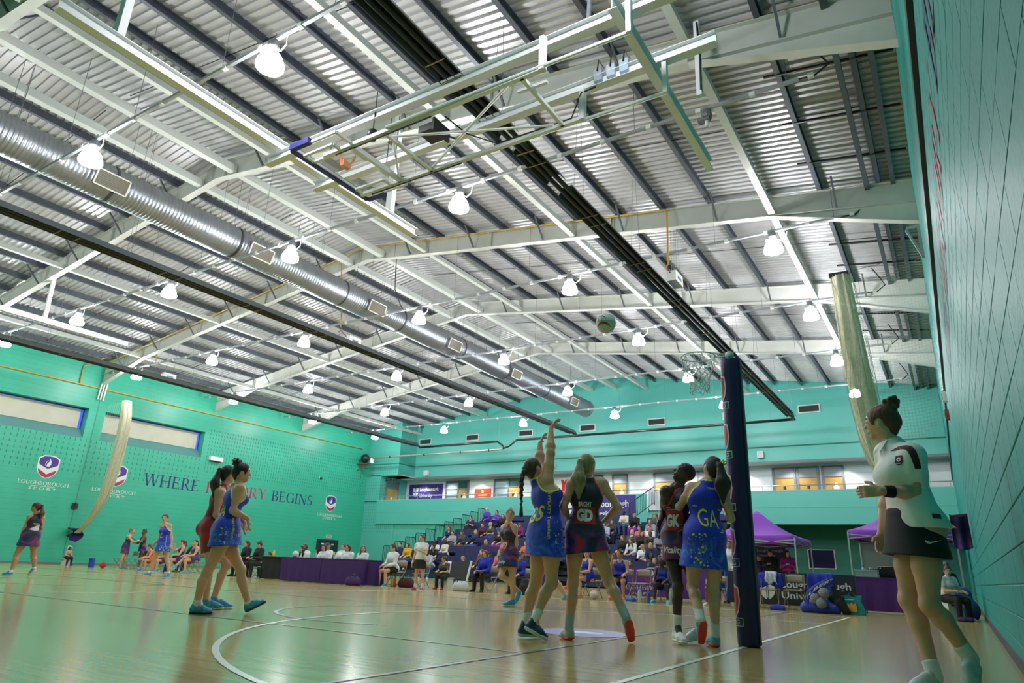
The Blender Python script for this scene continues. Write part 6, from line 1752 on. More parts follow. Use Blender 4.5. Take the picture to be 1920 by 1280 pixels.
class Proto:
    def __init__(s, J, h=.016, fem=True):
        s.J = J; s.h = h; s.fem = fem; s.c = {}
        b = body_sdf(J, fem, hands=False)
        V, F = b.mesh(h)
        for sd, sg in limb_dirs(J):           # five-fingered hands at their own finer grain, joined into the one body mesh
            q = SDF(); wr, fi, el = J['wri' + sd], J['fin' + sd], J['elb' + sd]
            q.cap(wr * .8 + el * .2, wr, .03 * J['s'], .026 * J['s'])
            d_ = nrm(fi - wr); pn = V3(0, 0, -1) if abs(d_[2]) < .75 else -J['rt'] * sg
            hand_prims(q, wr, fi, J['s'], pn, .45, J['fwd'] + V3(0, 0, .5), kk=.004)
            V2, F2 = q.mesh(.008)
            F = np.concatenate([F, F2 + len(V)]); V = np.concatenate([V, V2])
        s.body = np_mesh('person', V, F, BLANK)
    def get(s, k):
        if k in s.c: return s.c[k]
        J, h = s.J, s.h
        if k.startswith('hair_'): S_ = hair_sdf(J, k[5:]); hh = min(h, .011)
        elif k == 'hat':
            R = head_frame(J); c = J['hed']; q = J['s']
            S_ = SDF().ell(c + (R[2] * .045 - R[1] * .01) * q, V3(.092, .112, .095) * q, R).plane(c + R[2] * .042 * q, -R[2])
            S_.cap(c + (R[2] * .052 + R[1] * .05) * q, c + (R[2] * .045 + R[1] * .12) * q, .05 * q, .05 * q, flat=(R[2], .2)); hh = .011
        elif k in ('shoeL', 'shoeR'): S_ = shoe_sdf(J, k[-1]); hh = .012
        elif k in ('soleL', 'soleR'): S_ = sole_sdf(J, k[-1]); hh = .012
        else: S_ = garment_sdf(J, k, 1.0, s.fem); hh = h
        V, F = S_.mesh(hh)
        s.c[k] = np_mesh(k, V, F, BLANK); return s.c[k]
    def face(s):
        if 'face' in s.c: return s.c['face']
        J = s.J; R = head_frame(J); q = J['s']; M = Matrix([list(r) for r in R]).transposed(); c = J['hed']
        P = lambda a, b_, z_: Vector(c + (R[0] * a + R[1] * b_ + R[2] * z_) * q)
        mb = MB()
        for sg in (-1, 1):
            mb.ball(P(sg * .033, .078, .014), (.0135 * q, .010 * q, .0075 * q), 8, 4, M)
            mb.cur = 1; mb.ball(P(sg * .033, .0855, .014), (.007 * q, .004 * q, .0066 * q), 6, 4, M)
            mb.tube([P(sg * .016, .088, .034), P(sg * .034, .084, .040), P(sg * .053, .069, .034)], .004 * q, 4); mb.cur = 0
        e = mb.mesh('eyes', [EYEW, EYEB], True)
        m_ = MB().ball(P(0, .0865, -.051), (.021 * q, .009 * q, .0075 * q), 8, 4, M).mesh('mouth', LIPS, True)
        s.c['face'] = (e, m_); return s.c['face']
def skin_slot(o, m_):
    o.material_slots[0].link = 'OBJECT'; o.material_slots[0].material = m_
def inst(pr, loc, rz, sc, label, top, legs, skin='fair', hair='dark', style='cropped', shoe='black', group=None, shoes=True, sole=None):
    r = put('person', pr.body, None, loc); r.rotation_euler = (0, 0, rz); r.scale = (sc, sc, sc)
    skin_slot(r, SKIN[skin] if isinstance(skin, str) else skin); tag(r, label, 'person', group)
    def ch(nm, me, m_):
        o = put(nm, me, r); skin_slot(o, m_); return o
    nm = {'jacket': 'jacket', 'tee': 'shirt', 'polo': 'polo_shirt', 'dress': 'dress', 'vest': 'vest'}
    if top: ch(nm[top[0]], pr.get(top[0]), top[1] if not isinstance(top[1], str) else cl(top[1]))
    if legs: ch(legs[0], pr.get(legs[0]), legs[1] if not isinstance(legs[1], str) else cl(legs[1]))
    st = 'bob' if style == 'hat' else style
    ch('hair', pr.get('hair_' + st), hairm(hair))
    if style == 'hat': ch('hat', pr.get('hat'), cl('lavender' if isinstance(top[1], str) and top[1] == 'violet' else 'charcoal'))
    e, m_ = pr.face()
    put('eyes', e, r); put('mouth', m_, r)
    if shoes:
        for sd in 'LR':
            o = ch('shoe', pr.get('shoe' + sd), cl(shoe) if isinstance(shoe, str) else shoe)
            if sole is not None: q = put('sole', pr.get('sole' + sd), o); skin_slot(q, sole)
    return r
PELV = .525
SEATED = [Proto(shift(pose(1.70, **v), V3(0, 0, PELV))) for v in VAR]
CROWD = [
(-23.17, 33.75, 2.628, 1.03, 'violet', 'grey', 'hat', 'fair', 0, 'spectator in a lilac hat and violet jacket in the tenth row of the seating'),
(-21.97, 32.95, 2.376, 1.06, 'violet', 'brown', 'bob', 'fair', 1, 'spectator with a brown bob and violet jacket in the ninth row of the seating'),
(-20.99, 32.15, 2.124, 1.05, 'black', 'fair', 'bob', 'fair', 3, 'spectator in black with a fair bob in the eighth row of the seating'),
(-23.23, 32.15, 2.124, 0.99, 'navy', 'dark', 'ponytail', 'fair', 1, 'spectator in a navy T-shirt with arms folded in the eighth row of the seating'),
(-22.83, 29.75, 1.368, 1.0, 'navy', 'brown', 'long', 'fair', 0, 'spectator in navy with long brown hair in the fifth row of the seating'),
(-22.01, 28.95, 1.116, 0.96, 'grey', 'dark', 'cropped', 'fair', 1, 'spectator in a pale grey jumper with arms folded in the fourth row of the seating'),
(-21.39, 28.95, 1.116, 0.99, 'charcoal', 'fair', 'hat', 'fair', 0, 'spectator in a charcoal hoodie and cap in the fourth row of the seating'),
(-20.63, 28.95, 1.116, 1.02, 'navy', 'grey', 'cropped', 'fair', 5, 'spectator grey-haired in navy in the fourth row of the seating'),
(-21.24, 30.55, 1.62, 0.97, 'maroon', 'dark', 'cropped', 'fair', 0, 'spectator dark-haired in dark maroon in the sixth row of the seating'),
(-20.68, 30.55, 1.62, 1.0, 'charcoal', 'grey', 'cropped', 'fair', 7, 'spectator white-haired in a charcoal T-shirt in the sixth row of the seating'),
(-19.11, 28.95, 1.116, 1.03, 'black', 'dark', 'hat', 'fair', 0, 'spectator in a black T-shirt and cap in the fourth row of the seating'),
(-18.68, 27.35, 0.612, 1.02, 'darkviolet', 'blonde', 'ponytail', 'fair', 2, 'spectator blonde in dark violet leaning forward in the second row of the seating'),
(-21.79, 27.35, 0.612, 0.95, 'white', 'black', 'ponytail', 'dark', 4, 'spectator dark-skinned in a white shirt in the second row of the seating'),
(-21.2, 27.35, 0.612, 0.96, 'cream', 'black', 'ponytail', 'dark', 6, 'spectator in a cream jacket in the second row of the seating'),
(-21.08, 26.55, 0.36, 1.01, 'black', 'dark', 'long', 'fair', 2, 'spectator in black leaning forward in the first row of the seating'),
(-23.22, 28.15, 0.864, 0.93, 'green', 'dark', 'cropped', 'fair', 0, 'spectator in grey-green behind the far umpire, in the third row of the seating'),
(-22.87, 26.55, 0.36, 0.98, 'yellow', 'dark', 'bob', 'fair', 0, 'spectator in a mustard yellow jacket in the first row of the seating'),
(-23.53, 26.55, 0.36, 1.02, 'navy', 'dark', 'cropped', 'fair', 5, 'spectator in navy beside the lowest railing in the first row of the seating'),
(-20.66, 25.6, 0, 1.06, 'lavender', 'black', 'cropped', 'dark', 2, 'spectator in a lavender top bent forward on a low seat before the seating'),
(-18.78, 25.6, 0, 0.84, 'navy', 'blonde', 'ponytail', 'fair', 0, 'spectator blonde child in navy on a low seat before the seating'),
(-17.75, 25.6, 0, 1.08, 'brown', 'brown', 'long', 'fair', 0, 'spectator with brown hair behind the gloved coach on a low seat'),
(-16.82, 25.6, 0, 1.08, 'pink', 'blonde', 'long', 'fair', 6, 'spectator blonde in pale pink beside the walking player, low seat'),
(-18.89, 30.55, 1.62, 0.97, 'plum', 'fair', 'hat', 'fair', 0, 'spectator in a plum jacket and cap in the sixth row of the seating'),
(-18.21, 30.55, 1.62, 0.95, 'white', 'black', 'bob', 'fair', 1, 'spectator in white with black hair in the sixth row of the seating'),
(-16.56, 27.35, 0.612, 0.96, 'orange', 'brown', 'ponytail', 'fair', 4, 'spectator in bright orange in the second row of the seating'),
(-14.11, 32.95, 2.376, 0.99, 'cream', 'black', 'cropped', 'dark', 7, 'spectator in a cream sweater below the purple banner in the ninth row of the seating'),
(-13.24, 32.15, 2.124, 1.07, 'black', 'black', 'cropped', 'fair', 6, 'spectator in black beside the stair rail in the eighth row of the seating'),
(-14.1, 31.35, 1.872, 0.94, 'green', 'brown', 'long', 'fair', 3, 'spectator in dark green leaning on a hand in the seventh row of the seating'),
(-14.1, 30.55, 1.62, 1.02, 'lavender', 'brown', 'cropped', 'fair', 1, 'spectator in a pale patterned top in the sixth row of the seating'),
(-12.11, 28.95, 1.116, 1.06, 'charcoal', 'grey', 'cropped', 'fair', 5, 'spectator bald older man in charcoal in the fourth row of the seating'),
(-11.97, 29.75, 1.368, 1.04, 'pink', 'black', 'bob', 'fair', 3, 'spectator in pink with black hair in the fifth row of the seating'),
(-11.56, 29.75, 1.368, 1.05, 'white', 'brown', 'cropped', 'fair', 1, 'spectator in a white shirt and glasses in the fifth row of the seating'),
(-12.05, 31.35, 1.872, 0.98, 'grey', 'fair', 'bob', 'fair', 2, 'spectator in grey with a fair bob in the seventh row of the seating'),
(-12.18, 32.15, 2.124, 1.0, 'charcoal', 'fair', 'long', 'fair', 0, 'spectator fair-haired in a charcoal hoodie in the eighth row of the seating'),
(-11.21, 31.35, 1.872, 1.04, 'navy', 'dark', 'ponytail', 'fair', 0, 'spectator in navy and white in the seventh row of the seating'),
(-10.6, 29.75, 1.368, 0.98, 'cream', 'dark', 'cropped', 'fair', 3, 'spectator in cream near the dark-skinned defender, in the fifth row of the seating'),
(-12.15, 28.15, 0.864, 1.03, 'black', 'auburn', 'long', 'fair', 0, 'spectator with long auburn hair in black in the third row of the seating'),
(-11.68, 28.15, 0.864, 0.97, 'white', 'brown', 'long', 'fair', 2, 'spectator in a white jacket looking down in the third row of the seating'),
(-11.59, 28.95, 1.116, 1.01, 'black', 'dark', 'long', 'fair', 6, 'spectator with dark hair in black in the fourth row of the seating'),
(-11.19, 28.95, 1.116, 1.0, 'black', 'black', 'cropped', 'brown', 4, 'spectator in black with white stripes in the fourth row of the seating'),
(-11.07, 28.15, 0.864, 0.93, 'charcoal', 'black', 'bob', 'brown', 0, 'spectator with a black bob in charcoal in the third row of the seating'),
(-10.52, 27.35, 0.612, 1.0, 'navy', 'blonde', 'bob', 'fair', 2, 'spectator blonde in navy leaning forward in the second row of the seating'),
(-10.91, 27.35, 0.612, 0.91, 'white', 'blonde', 'long', 'fair', 7, 'spectator long-haired in a white top in the second row of the seating'),
(-10.77, 28.95, 1.116, 0.99, 'grey', 'black', 'cropped', 'dark', 2, 'spectator in a dark vest with grey sleeves in the fourth row of the seating'),
(-9.92, 27.35, 0.612, 0.94, 'lavender', 'brown', 'long', 'fair', 0, 'spectator in blue-grey with brown hair in the second row of the seating'),
(-9.87, 25.6, 0, 1.08, 'navy', 'black', 'cropped', 'dark', 0, 'spectator dark-skinned child in navy on a low seat before the seating'),
(-9.79, 26.55, 0.36, 0.9, 'maroon', 'dark', 'ponytail', 'fair', 3, 'spectator in maroon with a hand to the mouth in the first row of the seating'),
(-9.73, 25.6, 0, 0.96, 'maroon', 'fair', 'ponytail', 'fair', 3, 'spectator fair-haired in maroon on a low seat before the seating'),
(-10.75, 25.6, 0, 0.88, 'black', 'black', 'ponytail', 'fair', 3, 'spectator in black resting a cheek on a hand on a low seat before the seating'),
(-12.04, 26.55, 0.36, 1.02, 'brown', 'black', 'bob', 'brown', 2, 'spectator in a patterned brown top in the first row of the seating'),
]
rr = random.Random(21)
LEGC = ['navy', 'black', 'jeans', 'black', 'jeans', 'charcoal', 'navy']
SPEC_LEG = {'navy grey-haired': 'jeans'}
for i, (x, y, z, sc, top, hc, hs, sk, v, lab) in enumerate(CROWD):
    lg = 'tan' if 'charcoal hoodie and cap' in lab else 'jeans' if 'grey-haired in navy' in lab or 'white-haired' in lab else 'magenta' if 'black T-shirt and cap' in lab or 'stair rail' in lab else LEGC[i % 7]
    kind = 'tee' if 'T-shirt' in lab or 'shirt' in lab or i % 5 == 4 else 'jacket'
    # pelvis sits back on the bench cushion; local forward is turned to face the court
    inst(SEATED[v], (x, y + .12, z), PI + rr.uniform(-.18, .18), sc, lab, (kind, top), ('trousers', lg), sk, hc, hs, rr.choice(('black', 'white', 'charcoal', 'navy')), 'spectators on the raked seating')

# ---- courtside people: seated officials, coaches, substitutes
def court(v, x, y, sc, rz, lab, **k):
    return inst(SEATED[v], (x, y, 0), rz, sc, lab, k.pop('top'), k.pop('legs', ('trousers', 'black')), **k)
ROYJ = cl('royal')
BENCH = Proto(shift(pose(1.72, lean=8, head=(35, 0), hipL=(88, 4), hipR=(100, 2), kneeL=92, kneeR=62, armL=(30, 6, 62, 26), armR=(34, 6, 60, 26)), V3(0, 0, PELV)), .013)
BENCH2 = Proto(shift(pose(1.72, lean=4, head=(-15, 4), hipL=(84, 8), hipR=(86, 6), kneeL=84, kneeR=74, armL=(30, 8, 55, 18), armR=(62, 6, 118, 16)), V3(0, 0, PELV)), .013)
NAVYR2 = MATS['red_and_navy_team_cloth']
def team(pr, x, y, sc, rz, lab, skin, hair, style, dm, shoe, sole=None):
    return inst(pr, (x, y, 0), rz, sc, lab, ('dress', dm), None, skin, hair, style, shoe, None, True, sole or WSOLE)
team(BENCH2, -24.79, 15.9, .93, PI - .3, 'substitute in black and red, hand raised, on the left bench', 'fair', 'auburn', 'ponytail', NAVYR, SKYSH)
team(BENCH, -23.89, 15.9, .93, PI - .2, 'substitute in black and red with crossed leg, right end of the left bench', 'fair', 'dark', 'ponytail', NAVYR, SKYSH)
court(5, -25.9, 17.0, .92, PI, 'man in black zip top seated behind the left bench', top=('jacket', 'black'), hair='black', style='cropped')
team(SEATED[2], -26.6, 15.9, .80, PI - .2, 'bending substitute in orange and black on the left bench, face hidden by the walking player', 'fair', 'brown', 'ponytail', cl('orange'), SKYSH)
team(SEATED[0], -25.75, 15.9, .84, PI - .2, 'substitute in navy and red on the left bench, behind the walking player in blue', 'fair', 'brown', 'ponytail', NAVYR, SKYSH)
court(0, -21.34, 16.2, .95, PI - .1, 'woman in black with long hair and glasses seated left of the officials table', top=('jacket', 'black'), hair='brown', style='long')
court(7, -20.61, 16.2, .94, PI - .1, 'woman in black with tied-back hair seated left of the officials table', top=('jacket', 'black'), hair='brown', style='topknot')
court(1, -19.33, 15.55, .66, PI - .2, 'child in black on a white stool beside the officials table', top=('tee', 'black'), hair='brown', style='ponytail', shoe='grey')
for (x, y, sc, v, hc, hs, lab) in ((-18.40, 16.25, .90, 0, 'brown', 'bob', 'table official with a brown bob, leftmost behind the purple table'),
                              (-18.02, 15.98, .88, 2, 'black', 'long', 'table official with black hair bent over the papers'),
                              (-18.05, 16.95, .95, 7, 'blonde', 'hat', 'blonde table official in the back row behind the purple table'),
                              (-17.38, 16.2, .90, 3, 'dark', 'bob', 'table official with dark hair behind the white ball'),
                              (-17.25, 16.75, .93, 5, 'dark', 'topknot', 'table official with tied dark hair and a navy striped jacket'),
                              (-16.34, 16.2, .90, 0, 'dark', 'bob', 'table official with a dark fringe and a red collar'),
                              (-15.71, 16.2, .89, 6, 'auburn', 'long', 'table official with long reddish hair and glasses, rightmost behind the table')):
    o = court(v, x, y, sc, PI + .05, lab, top=('polo' if 'reddish' in lab else 'jacket', 'white'), hair=hc, style=hs)
JW = SEATED[0]
team_w = inst(SEATED[0], (-13.95, 15.65, 0), PI - .15, .92, 'umpire in white jacket and black shorts seated right of the officials table', ('jacket', 'white'), ('shorts', 'black'), 'fair', 'brown', 'topknot', 'teal', None, True, WSOLE)
court(0, -15.6, 17.4, .72, PI, 'child in orange behind the seated umpire', top=('tee', 'orange'), hair='brown', style='ponytail')
court(7, -12.31, 16.0, .70, PI + .1, 'child in patterned black top on a white stool', top=('tee', mat('speckled_black_cloth', (.06, .06, .07), rough=.8, noise=.95, nscale=28)), hair='brown', style='ponytail', shoe=cl('red'))
court(0, -11.05, 16.2, .85, PI, 'coach in royal blue jacket with a pale glove, seated', top=('jacket', ROYJ), hair='auburn', style='bob')
court(0, -9.96, 16.2, .80, PI + .1, 'coach in royal blue jacket with glasses, seated behind the walking player', top=('jacket', ROYJ), hair='dark', style='topknot')
team(BENCH, -8.04, 16.5, .93, PI - .5, 'substitute in blue behind the legs of the blonde defender', 'fair', 'dark', 'ponytail', cl('royal'), mat('orange_shoe', (.8, .14, .04), rough=.5))
team(BENCH2, -7.20, 16.55, .92, PI + .2, 'substitute in blue shading her eyes on the right bench', 'tan', 'black', 'topknot', cl('royal'), mat('orange_shoe', (.8, .14, .04)))
team(SEATED[2], -6.02, 16.5, .84, PI, 'dark-skinned substitute in blue bending forward beside the empty chairs', 'dark', 'black', 'cropped', cl('royal'), TURQ)
team(SEATED[0], -4.85, 16.6, .80, PI, 'substitute in blue half hidden by the padded post', 'brown', 'black', 'topknot', cl('royal'), WHSH)
court(7, -.27, 16.9, .80, PI + .75, 'woman in white polo on a white box by the right wall', top=('polo', 'white'), hair='brown', style='topknot', shoe='grey')
court(2, -.35, 18.3, .92, PI + .4, 'person in navy behind the woman by the right wall', top=('jacket', 'navy'), hair='brown', style='bob')
o = court(0, -34.1, 16.3, .62, PI * .5 + PI + .1, 'child in beige tracksuit under the net with a white cloth on the head', top=('jacket', 'peach'), skin='dark', hair='black', style='cropped', shoe='royal')
V, F = SDF().ell((0, .02, 1.30), (.13, .13, .07), k=.03).cap((-.13, .05, 1.27), (-.2, .06, 1.2), .04, .03, k=.03).cap((.1, .06, 1.28), (.17, .08, 1.12), .035, .03, k=.03).mesh(.015)
put('head_cloth', np_mesh('head_cloth', V, F, mat('white_towel', (.66, .66, .56), rough=.9, bump=.6, bscale=12)), o)

# ---- standing figures
def stand(x, y, sc, rz, lab, kw, top, legs, **k):
    pr = Proto(shift(pose(1.70, **kw), V3(0, 0, .905)), k.pop('h', .013), k.pop('fem', True))
    return inst(pr, (x, y, 0), rz, sc, lab, top, legs, **k)
ust = stand(-11.95, 14.45, .84, PI + .15, 'umpire in white polo and black skirt standing right of the officials table', dict(lean=0, head=(-8, 4), hipL=(0, 4), hipR=(0, 4), armL=(28, 16, 96, 60), armR=(-4, 12, 10)), ('polo', 'white'), ('skirt', 'black'), hair='brown', style='topknot', shoe=mat('red_blue_shoe', (.35, .06, .10), noise=.9, nscale=18), sole=WSOLE, shoes=True)
J = shift(pose(1.70, lean=0, head=(-8, 4), hipL=(0, 4), hipR=(0, 4), armL=(28, 16, 96, 60), armR=(-4, 12, 10)), V3(0, 0, .905))
for sd in 'LR':
    V, F = SDF().cap(J['ank' + sd], J['ank' + sd] + V3(0, 0, .12), .046).mesh(.011); put('sock', np_mesh('sock', V, F, WSOCK), ust)
V, F = SDF().cap(J['wriR'], J['wriR'] + nrm(J['elbR'] - J['wriR']) * .07, .036).mesh(.01); put('wristband', np_mesh('wristband', V, F, WSOCK), ust)
stand(-28.73, 15.9, .96, -.7, 'player in black and red standing at the left bench, drinking with a team-mate', dict(lean=8, head=(-15, 4), hipL=(4, 4), hipR=(-2, 4), armL=(40, 10, 70, 20), armR=(50, 6, 60, 20)), ('dress', NAVYR), None, hair='fair', style='topknot', shoe=SKYSH, sole=WSOLE)
stand(-28.55, 16.5, .96, PI - .3, 'dark-haired player in black and red behind the one standing at the left bench', dict(lean=4, head=(20, 4), hipL=(2, 3), hipR=(-2, 5), armL=(40, 8, 80, 20), armR=(30, 8, 80, 20)), ('dress', NAVYR), None, skin='brown', hair='black', style='topknot', shoe=SKYSH, sole=WSOLE)
stand(-6.35, 11.3, .96, PI * .5 - .3, 'player in blue mostly hidden behind the goal shooter, one shoe lifted', dict(lean=4, hipL=(14, 3), hipR=(-14, 3), kneeL=6, kneeR=34, armL=(20, 10, 50), armR=(-8, 10, 30)), ('dress', ROYAL), None, hair='brown', style='ponytail', shoe=TURQ, sole=WSOLE)
stand(-5.72, 26.6, .97, PI, 'bearded man in dark jacket with folded arms under the purple tent', dict(lean=0, hipL=(0, 4), hipR=(0, 4), armL=(26, 12, 98, 58), armR=(26, 12, 92, 58)), ('jacket', 'black'), ('trousers', 'black'), hair='dark', style='cropped', fem=False)
stand(-5.12, 26.5, .97, PI + .2, 'dark-haired woman in purple jacket with folded arms under the tent', dict(lean=0, head=(15, 0), hipL=(0, 4), hipR=(0, 4), armL=(26, 12, 98, 58), armR=(26, 12, 92, 58)), ('jacket', 'magenta'), ('trousers', 'black'), hair='black', style='bob')
stand(-6.2, 26.9, .86, PI, 'person in navy and purple at the left of the tent, half behind the post', dict(lean=0, hipL=(0, 4), hipR=(0, 4), armL=(10, 8, 30), armR=(10, 8, 30)), ('jacket', 'darkviolet'), ('trousers', 'black'), hair='fair', style='cropped')
stand(-4.98, 18.5, .93, PI - .2, 'woman in white jacket standing behind the right bench beside the post', dict(lean=2, head=(20, 4), hipL=(0, 4), hipR=(0, 4), armL=(8, 10, 40, 30), armR=(10, 12, 70, 50)), ('jacket', 'white'), ('trousers', 'royal'), skin='tan', hair='black', style='topknot')
# ================================================================ SEATING, FURNITURE, KIT
NAVS = mat('navy_seat_cloth', (.012, .018, .085), rough=.75, noise=.12, nscale=6)
DKT = mat('dark_tread', (.02, .022, .028), rough=.6)
RAILM = mat('black_rail_steel', (.012, .014, .016), rough=.35)
bl = thing('raked_seating', 'bank of navy raked seating with black stepped guard rails at the far end', 'seating', (-17, 30, 0))
XA, XB, XS0, XS1 = -24.0, -9.3, -14.55, -13.35
for i in range(11):
    y = 26.1 + .8 * i; zt = .36 + .252 * i
    MB().box(XA, y, zt - .06, XB, y + .86, zt).build('tread', DKT, bl)
    MB().box(XA, y, zt - .31, XB, y + .03, zt - .06).build('riser', mat('navy_riser', (.01, .014, .05), rough=.5), bl)
    for a, b in ((XA + .1, XS0), (XS1, XB - .1)):
        n = int((b - a) / 1.5); st = (b - a) / n
        for k in range(n):
            xa, xb = a + k * st + .012, a + (k + 1) * st - .012
            MB().poly([(xa, y + .32, zt + .36), (xa, y + .80, zt + .34), (xa, y + .80, zt + .44), (xa, y + .34, zt + .44), (xa, y + .31, zt + .41)][::-1], (xb - xa, 0, 0)).build('bench_cushion', NAVS, bl)
            if i % 2 == 0 or k % 3 != 1:
                MB().poly([(xa, y + .78, zt + .44), (xa, y + .86, zt + .44), (xa, y + .90, zt + .72), (xa, y + .84, zt + .72)], (xb - xa, 0, 0)).build('bench_back', NAVS, bl)
        MB().box(a, y + .55, zt, b, y + .62, zt + .36).build('bench_support', DKT, bl)
    g = thing('x', None, None) if False else None
    mb = MB(); xr = XA - .04; y0, y1 = y + .02, y + .80; z0, z1 = zt - .34 if i == 0 else zt - .1, zt + 1.1
    mb.tube([(xr, y0, z0), (xr, y0, z1 - .06), (xr, y0 + .06, z1), (xr, y1 - .06, z1), (xr, y1, z1 - .06), (xr, y1, z0 + .1)], .022, 6)
    mb.build('guard_rail', RAILM, bl)
    for k in range(1, 7):
        yy = y0 + (y1 - y0) * k / 7
        MB().tube([(xr, yy, z0 + .15), (xr, yy, z1)], .011, 5).build('rail_bar', RAILM, bl)
    MB().tube([(xr, y0, z0 + .15), (xr, y1, z0 + .15)], .014, 5).build('rail_bar', RAILM, bl)
    MB().box(XS0, y - .38, zt - .14, XS1, y + .02, zt - .12).build('aisle_step', DKT, bl)
sr = thing('stair_rail', 'dark handrail beside the steps up to the gallery gate', 'railing', (-14.0, 33, 2.9))
for xx in (-13.35,):
    p0, p1 = Vector((xx, 31.8, 2.9)), Vector((xx, 35.3, 4.15))
    MB().tube([p0, p0 + Vector((0, 0, .95)), p1 + Vector((0, 0, .95)), p1], .025, 6).build('handrail', RAILM, sr)
    MB().tube([p0 + Vector((0, 0, .12)), p1 + Vector((0, 0, .12))], .02, 6).build('lower_rail', RAILM, sr)
    for k in range(1, 16):
        q = p0.lerp(p1, k / 16); MB().tube([q + Vector((0, 0, .12)), q + Vector((0, 0, .95))], .011, 5).build('baluster', RAILM, sr)
gt = thing('gallery_gate', 'white mesh gate at the top of the seating stairs', 'gate', (-13.1, 35.45, 3.8))
GM = mat('white_perforated_sheet', (.62, .66, .68), rough=.5, noise=.08, nscale=60)
MB().box(-13.75, 35.42, 3.85, -12.4, 35.44, 4.85).box(-13.8, 35.42, 3.85, -13.7, 35.53, 3.95).box(-12.46, 35.42, 3.85, -12.36, 35.53, 3.95).build('gate_panel', GM, gt)
MB().box(-13.8, 35.4, 3.8, -13.74, 35.46, 4.95).box(-12.42, 35.4, 3.8, -12.36, 35.46, 4.95).box(-13.8, 35.4, 4.9, -12.36, 35.46, 4.95).build('gate_frame', CHR, gt)
MB().box(-13.70, 35.405, 4.2, -13.45, 35.415, 4.8).build('notice', mat('pale_notice', (.55, .6, .66), rough=.5), gt)

# ---- folding chairs
CHB = mat('beige_chair_paint', (.30, .25, .17), rough=.4, metal=.3)
def make_chair(lab):
    c = thing('folding_chair', lab, 'chair', (0, 0, 0))
    MB().poly([(-.2, -.2, .43), (.2, -.2, .43), (.2, .2, .415), (-.2, .2, .415)], (0, 0, .022)).build('seat', CHB, c, world=False)
    mb = MB(); mb.grid(lambda u, v: (-.19 + .38 * u, -.245 - .02 * math.sin(PI * u) - .03 * v, .60 + .19 * v - .02 * (2 * u - 1) ** 4), 8, 3)
    me = mb.build('backrest', CHB, c, world=False, smooth=True); sm = me.modifiers.new('t', 'SOLIDIFY'); sm.thickness = .014
    for sg in (-.205, .205):
        MB().tube([(sg, .24, .0), (sg, -.20, .47), (sg, -.275, .79)], .012, 6).build('leg', CHB, c, world=False)
        MB().tube([(sg * .92, -.27, .0), (sg * .92, .17, .42)], .012, 6).build('leg', CHB, c, world=False)
    MB().tube([(-.2, .19, .055), (.2, .19, .055)], .009, 5).build('stretcher', CHB, c, world=False)
    MB().tube([(-.19, -.21, .065), (.19, -.21, .065)], .009, 5).build('stretcher', CHB, c, world=False)
    return c
CH = [(-29.1, 15.95, .9, 'empty folding chair, leftmost on the left bench'), (-28.35, 15.95, .9, 'empty folding chair second from the left on the left bench'), (-27.55, 15.95, .9, 'folding chair with a dark coat over its back on the left bench'),
      (-26.6, 16.05, .84, 'folding chair under the bending substitute in orange'), (-25.75, 16.05, .88, 'folding chair under the substitute behind the walking player in blue'), (-24.79, 16.05, .93, 'folding chair under the substitute with hand raised'), (-23.89, 16.05, .93, 'folding chair under the substitute with crossed leg'),
      (-25.9, 17.15, .92, 'folding chair under the man in black'), (-21.34, 16.35, .95, 'folding chair under the woman with long hair and glasses'), (-20.61, 16.35, .94, 'folding chair under the woman with tied-back hair'),
      (-13.95, 15.8, .93, 'folding chair under the seated umpire in white'), (-13.45, 16.3, .9, 'folding chair with pink bag left of the standing umpire'), (-12.95, 16.9, .9, 'folding chair draped with a white jacket'), (-11.05, 16.35, .85, 'folding chair under the gloved coach'), (-9.96, 16.35, .82, 'folding chair under the coach with glasses'),
      (-8.04, 16.65, .93, 'folding chair under the substitute in orange shoes'), (-7.20, 16.7, .92, 'folding chair under the substitute shading her eyes'), (-6.62, 16.4, .93, 'empty beige folding chair before the purple board'), (-6.12, 16.75, .93, 'folding chair with a black coat before the purple board'), (-4.85, 16.75, .83, 'folding chair under the substitute beside the post'),
      (-3.72, 16.9, .93, 'folding chair with a blue jacket and white towel, right of the post'), (-3.2, 16.95, .95, 'empty beige folding chair before the dark university board'), (-2.66, 17.0, .93, 'folding chair heaped with blue kit, right of the empty one'),
      (-18.40, 16.4, .9, 'chair behind the purple table, leftmost'), (-18.02, 16.13, .88, 'chair under the official bent over the papers'), (-17.38, 16.35, .9, 'chair under the official behind the white ball'), (-16.34, 16.35, .9, 'chair under the official with the red collar'), (-15.71, 16.35, .9, 'chair under the rightmost official'), (-18.05, 17.1, .95, 'chair under the blonde official in the back row'), (-17.25, 16.9, .93, 'chair under the official in the navy striped jacket')]
c0 = None
for x, y, sc, lab in CH:
    if c0 is None: c0 = o = make_chair(lab)
    else: o = dup(c0, label=lab)
    o.location = (x, y, 0); o.rotation_euler = (0, 0, PI + rnd.uniform(-.08, .08)); o.scale = (sc, sc, sc); o['group'] = 'folding chairs along the court'

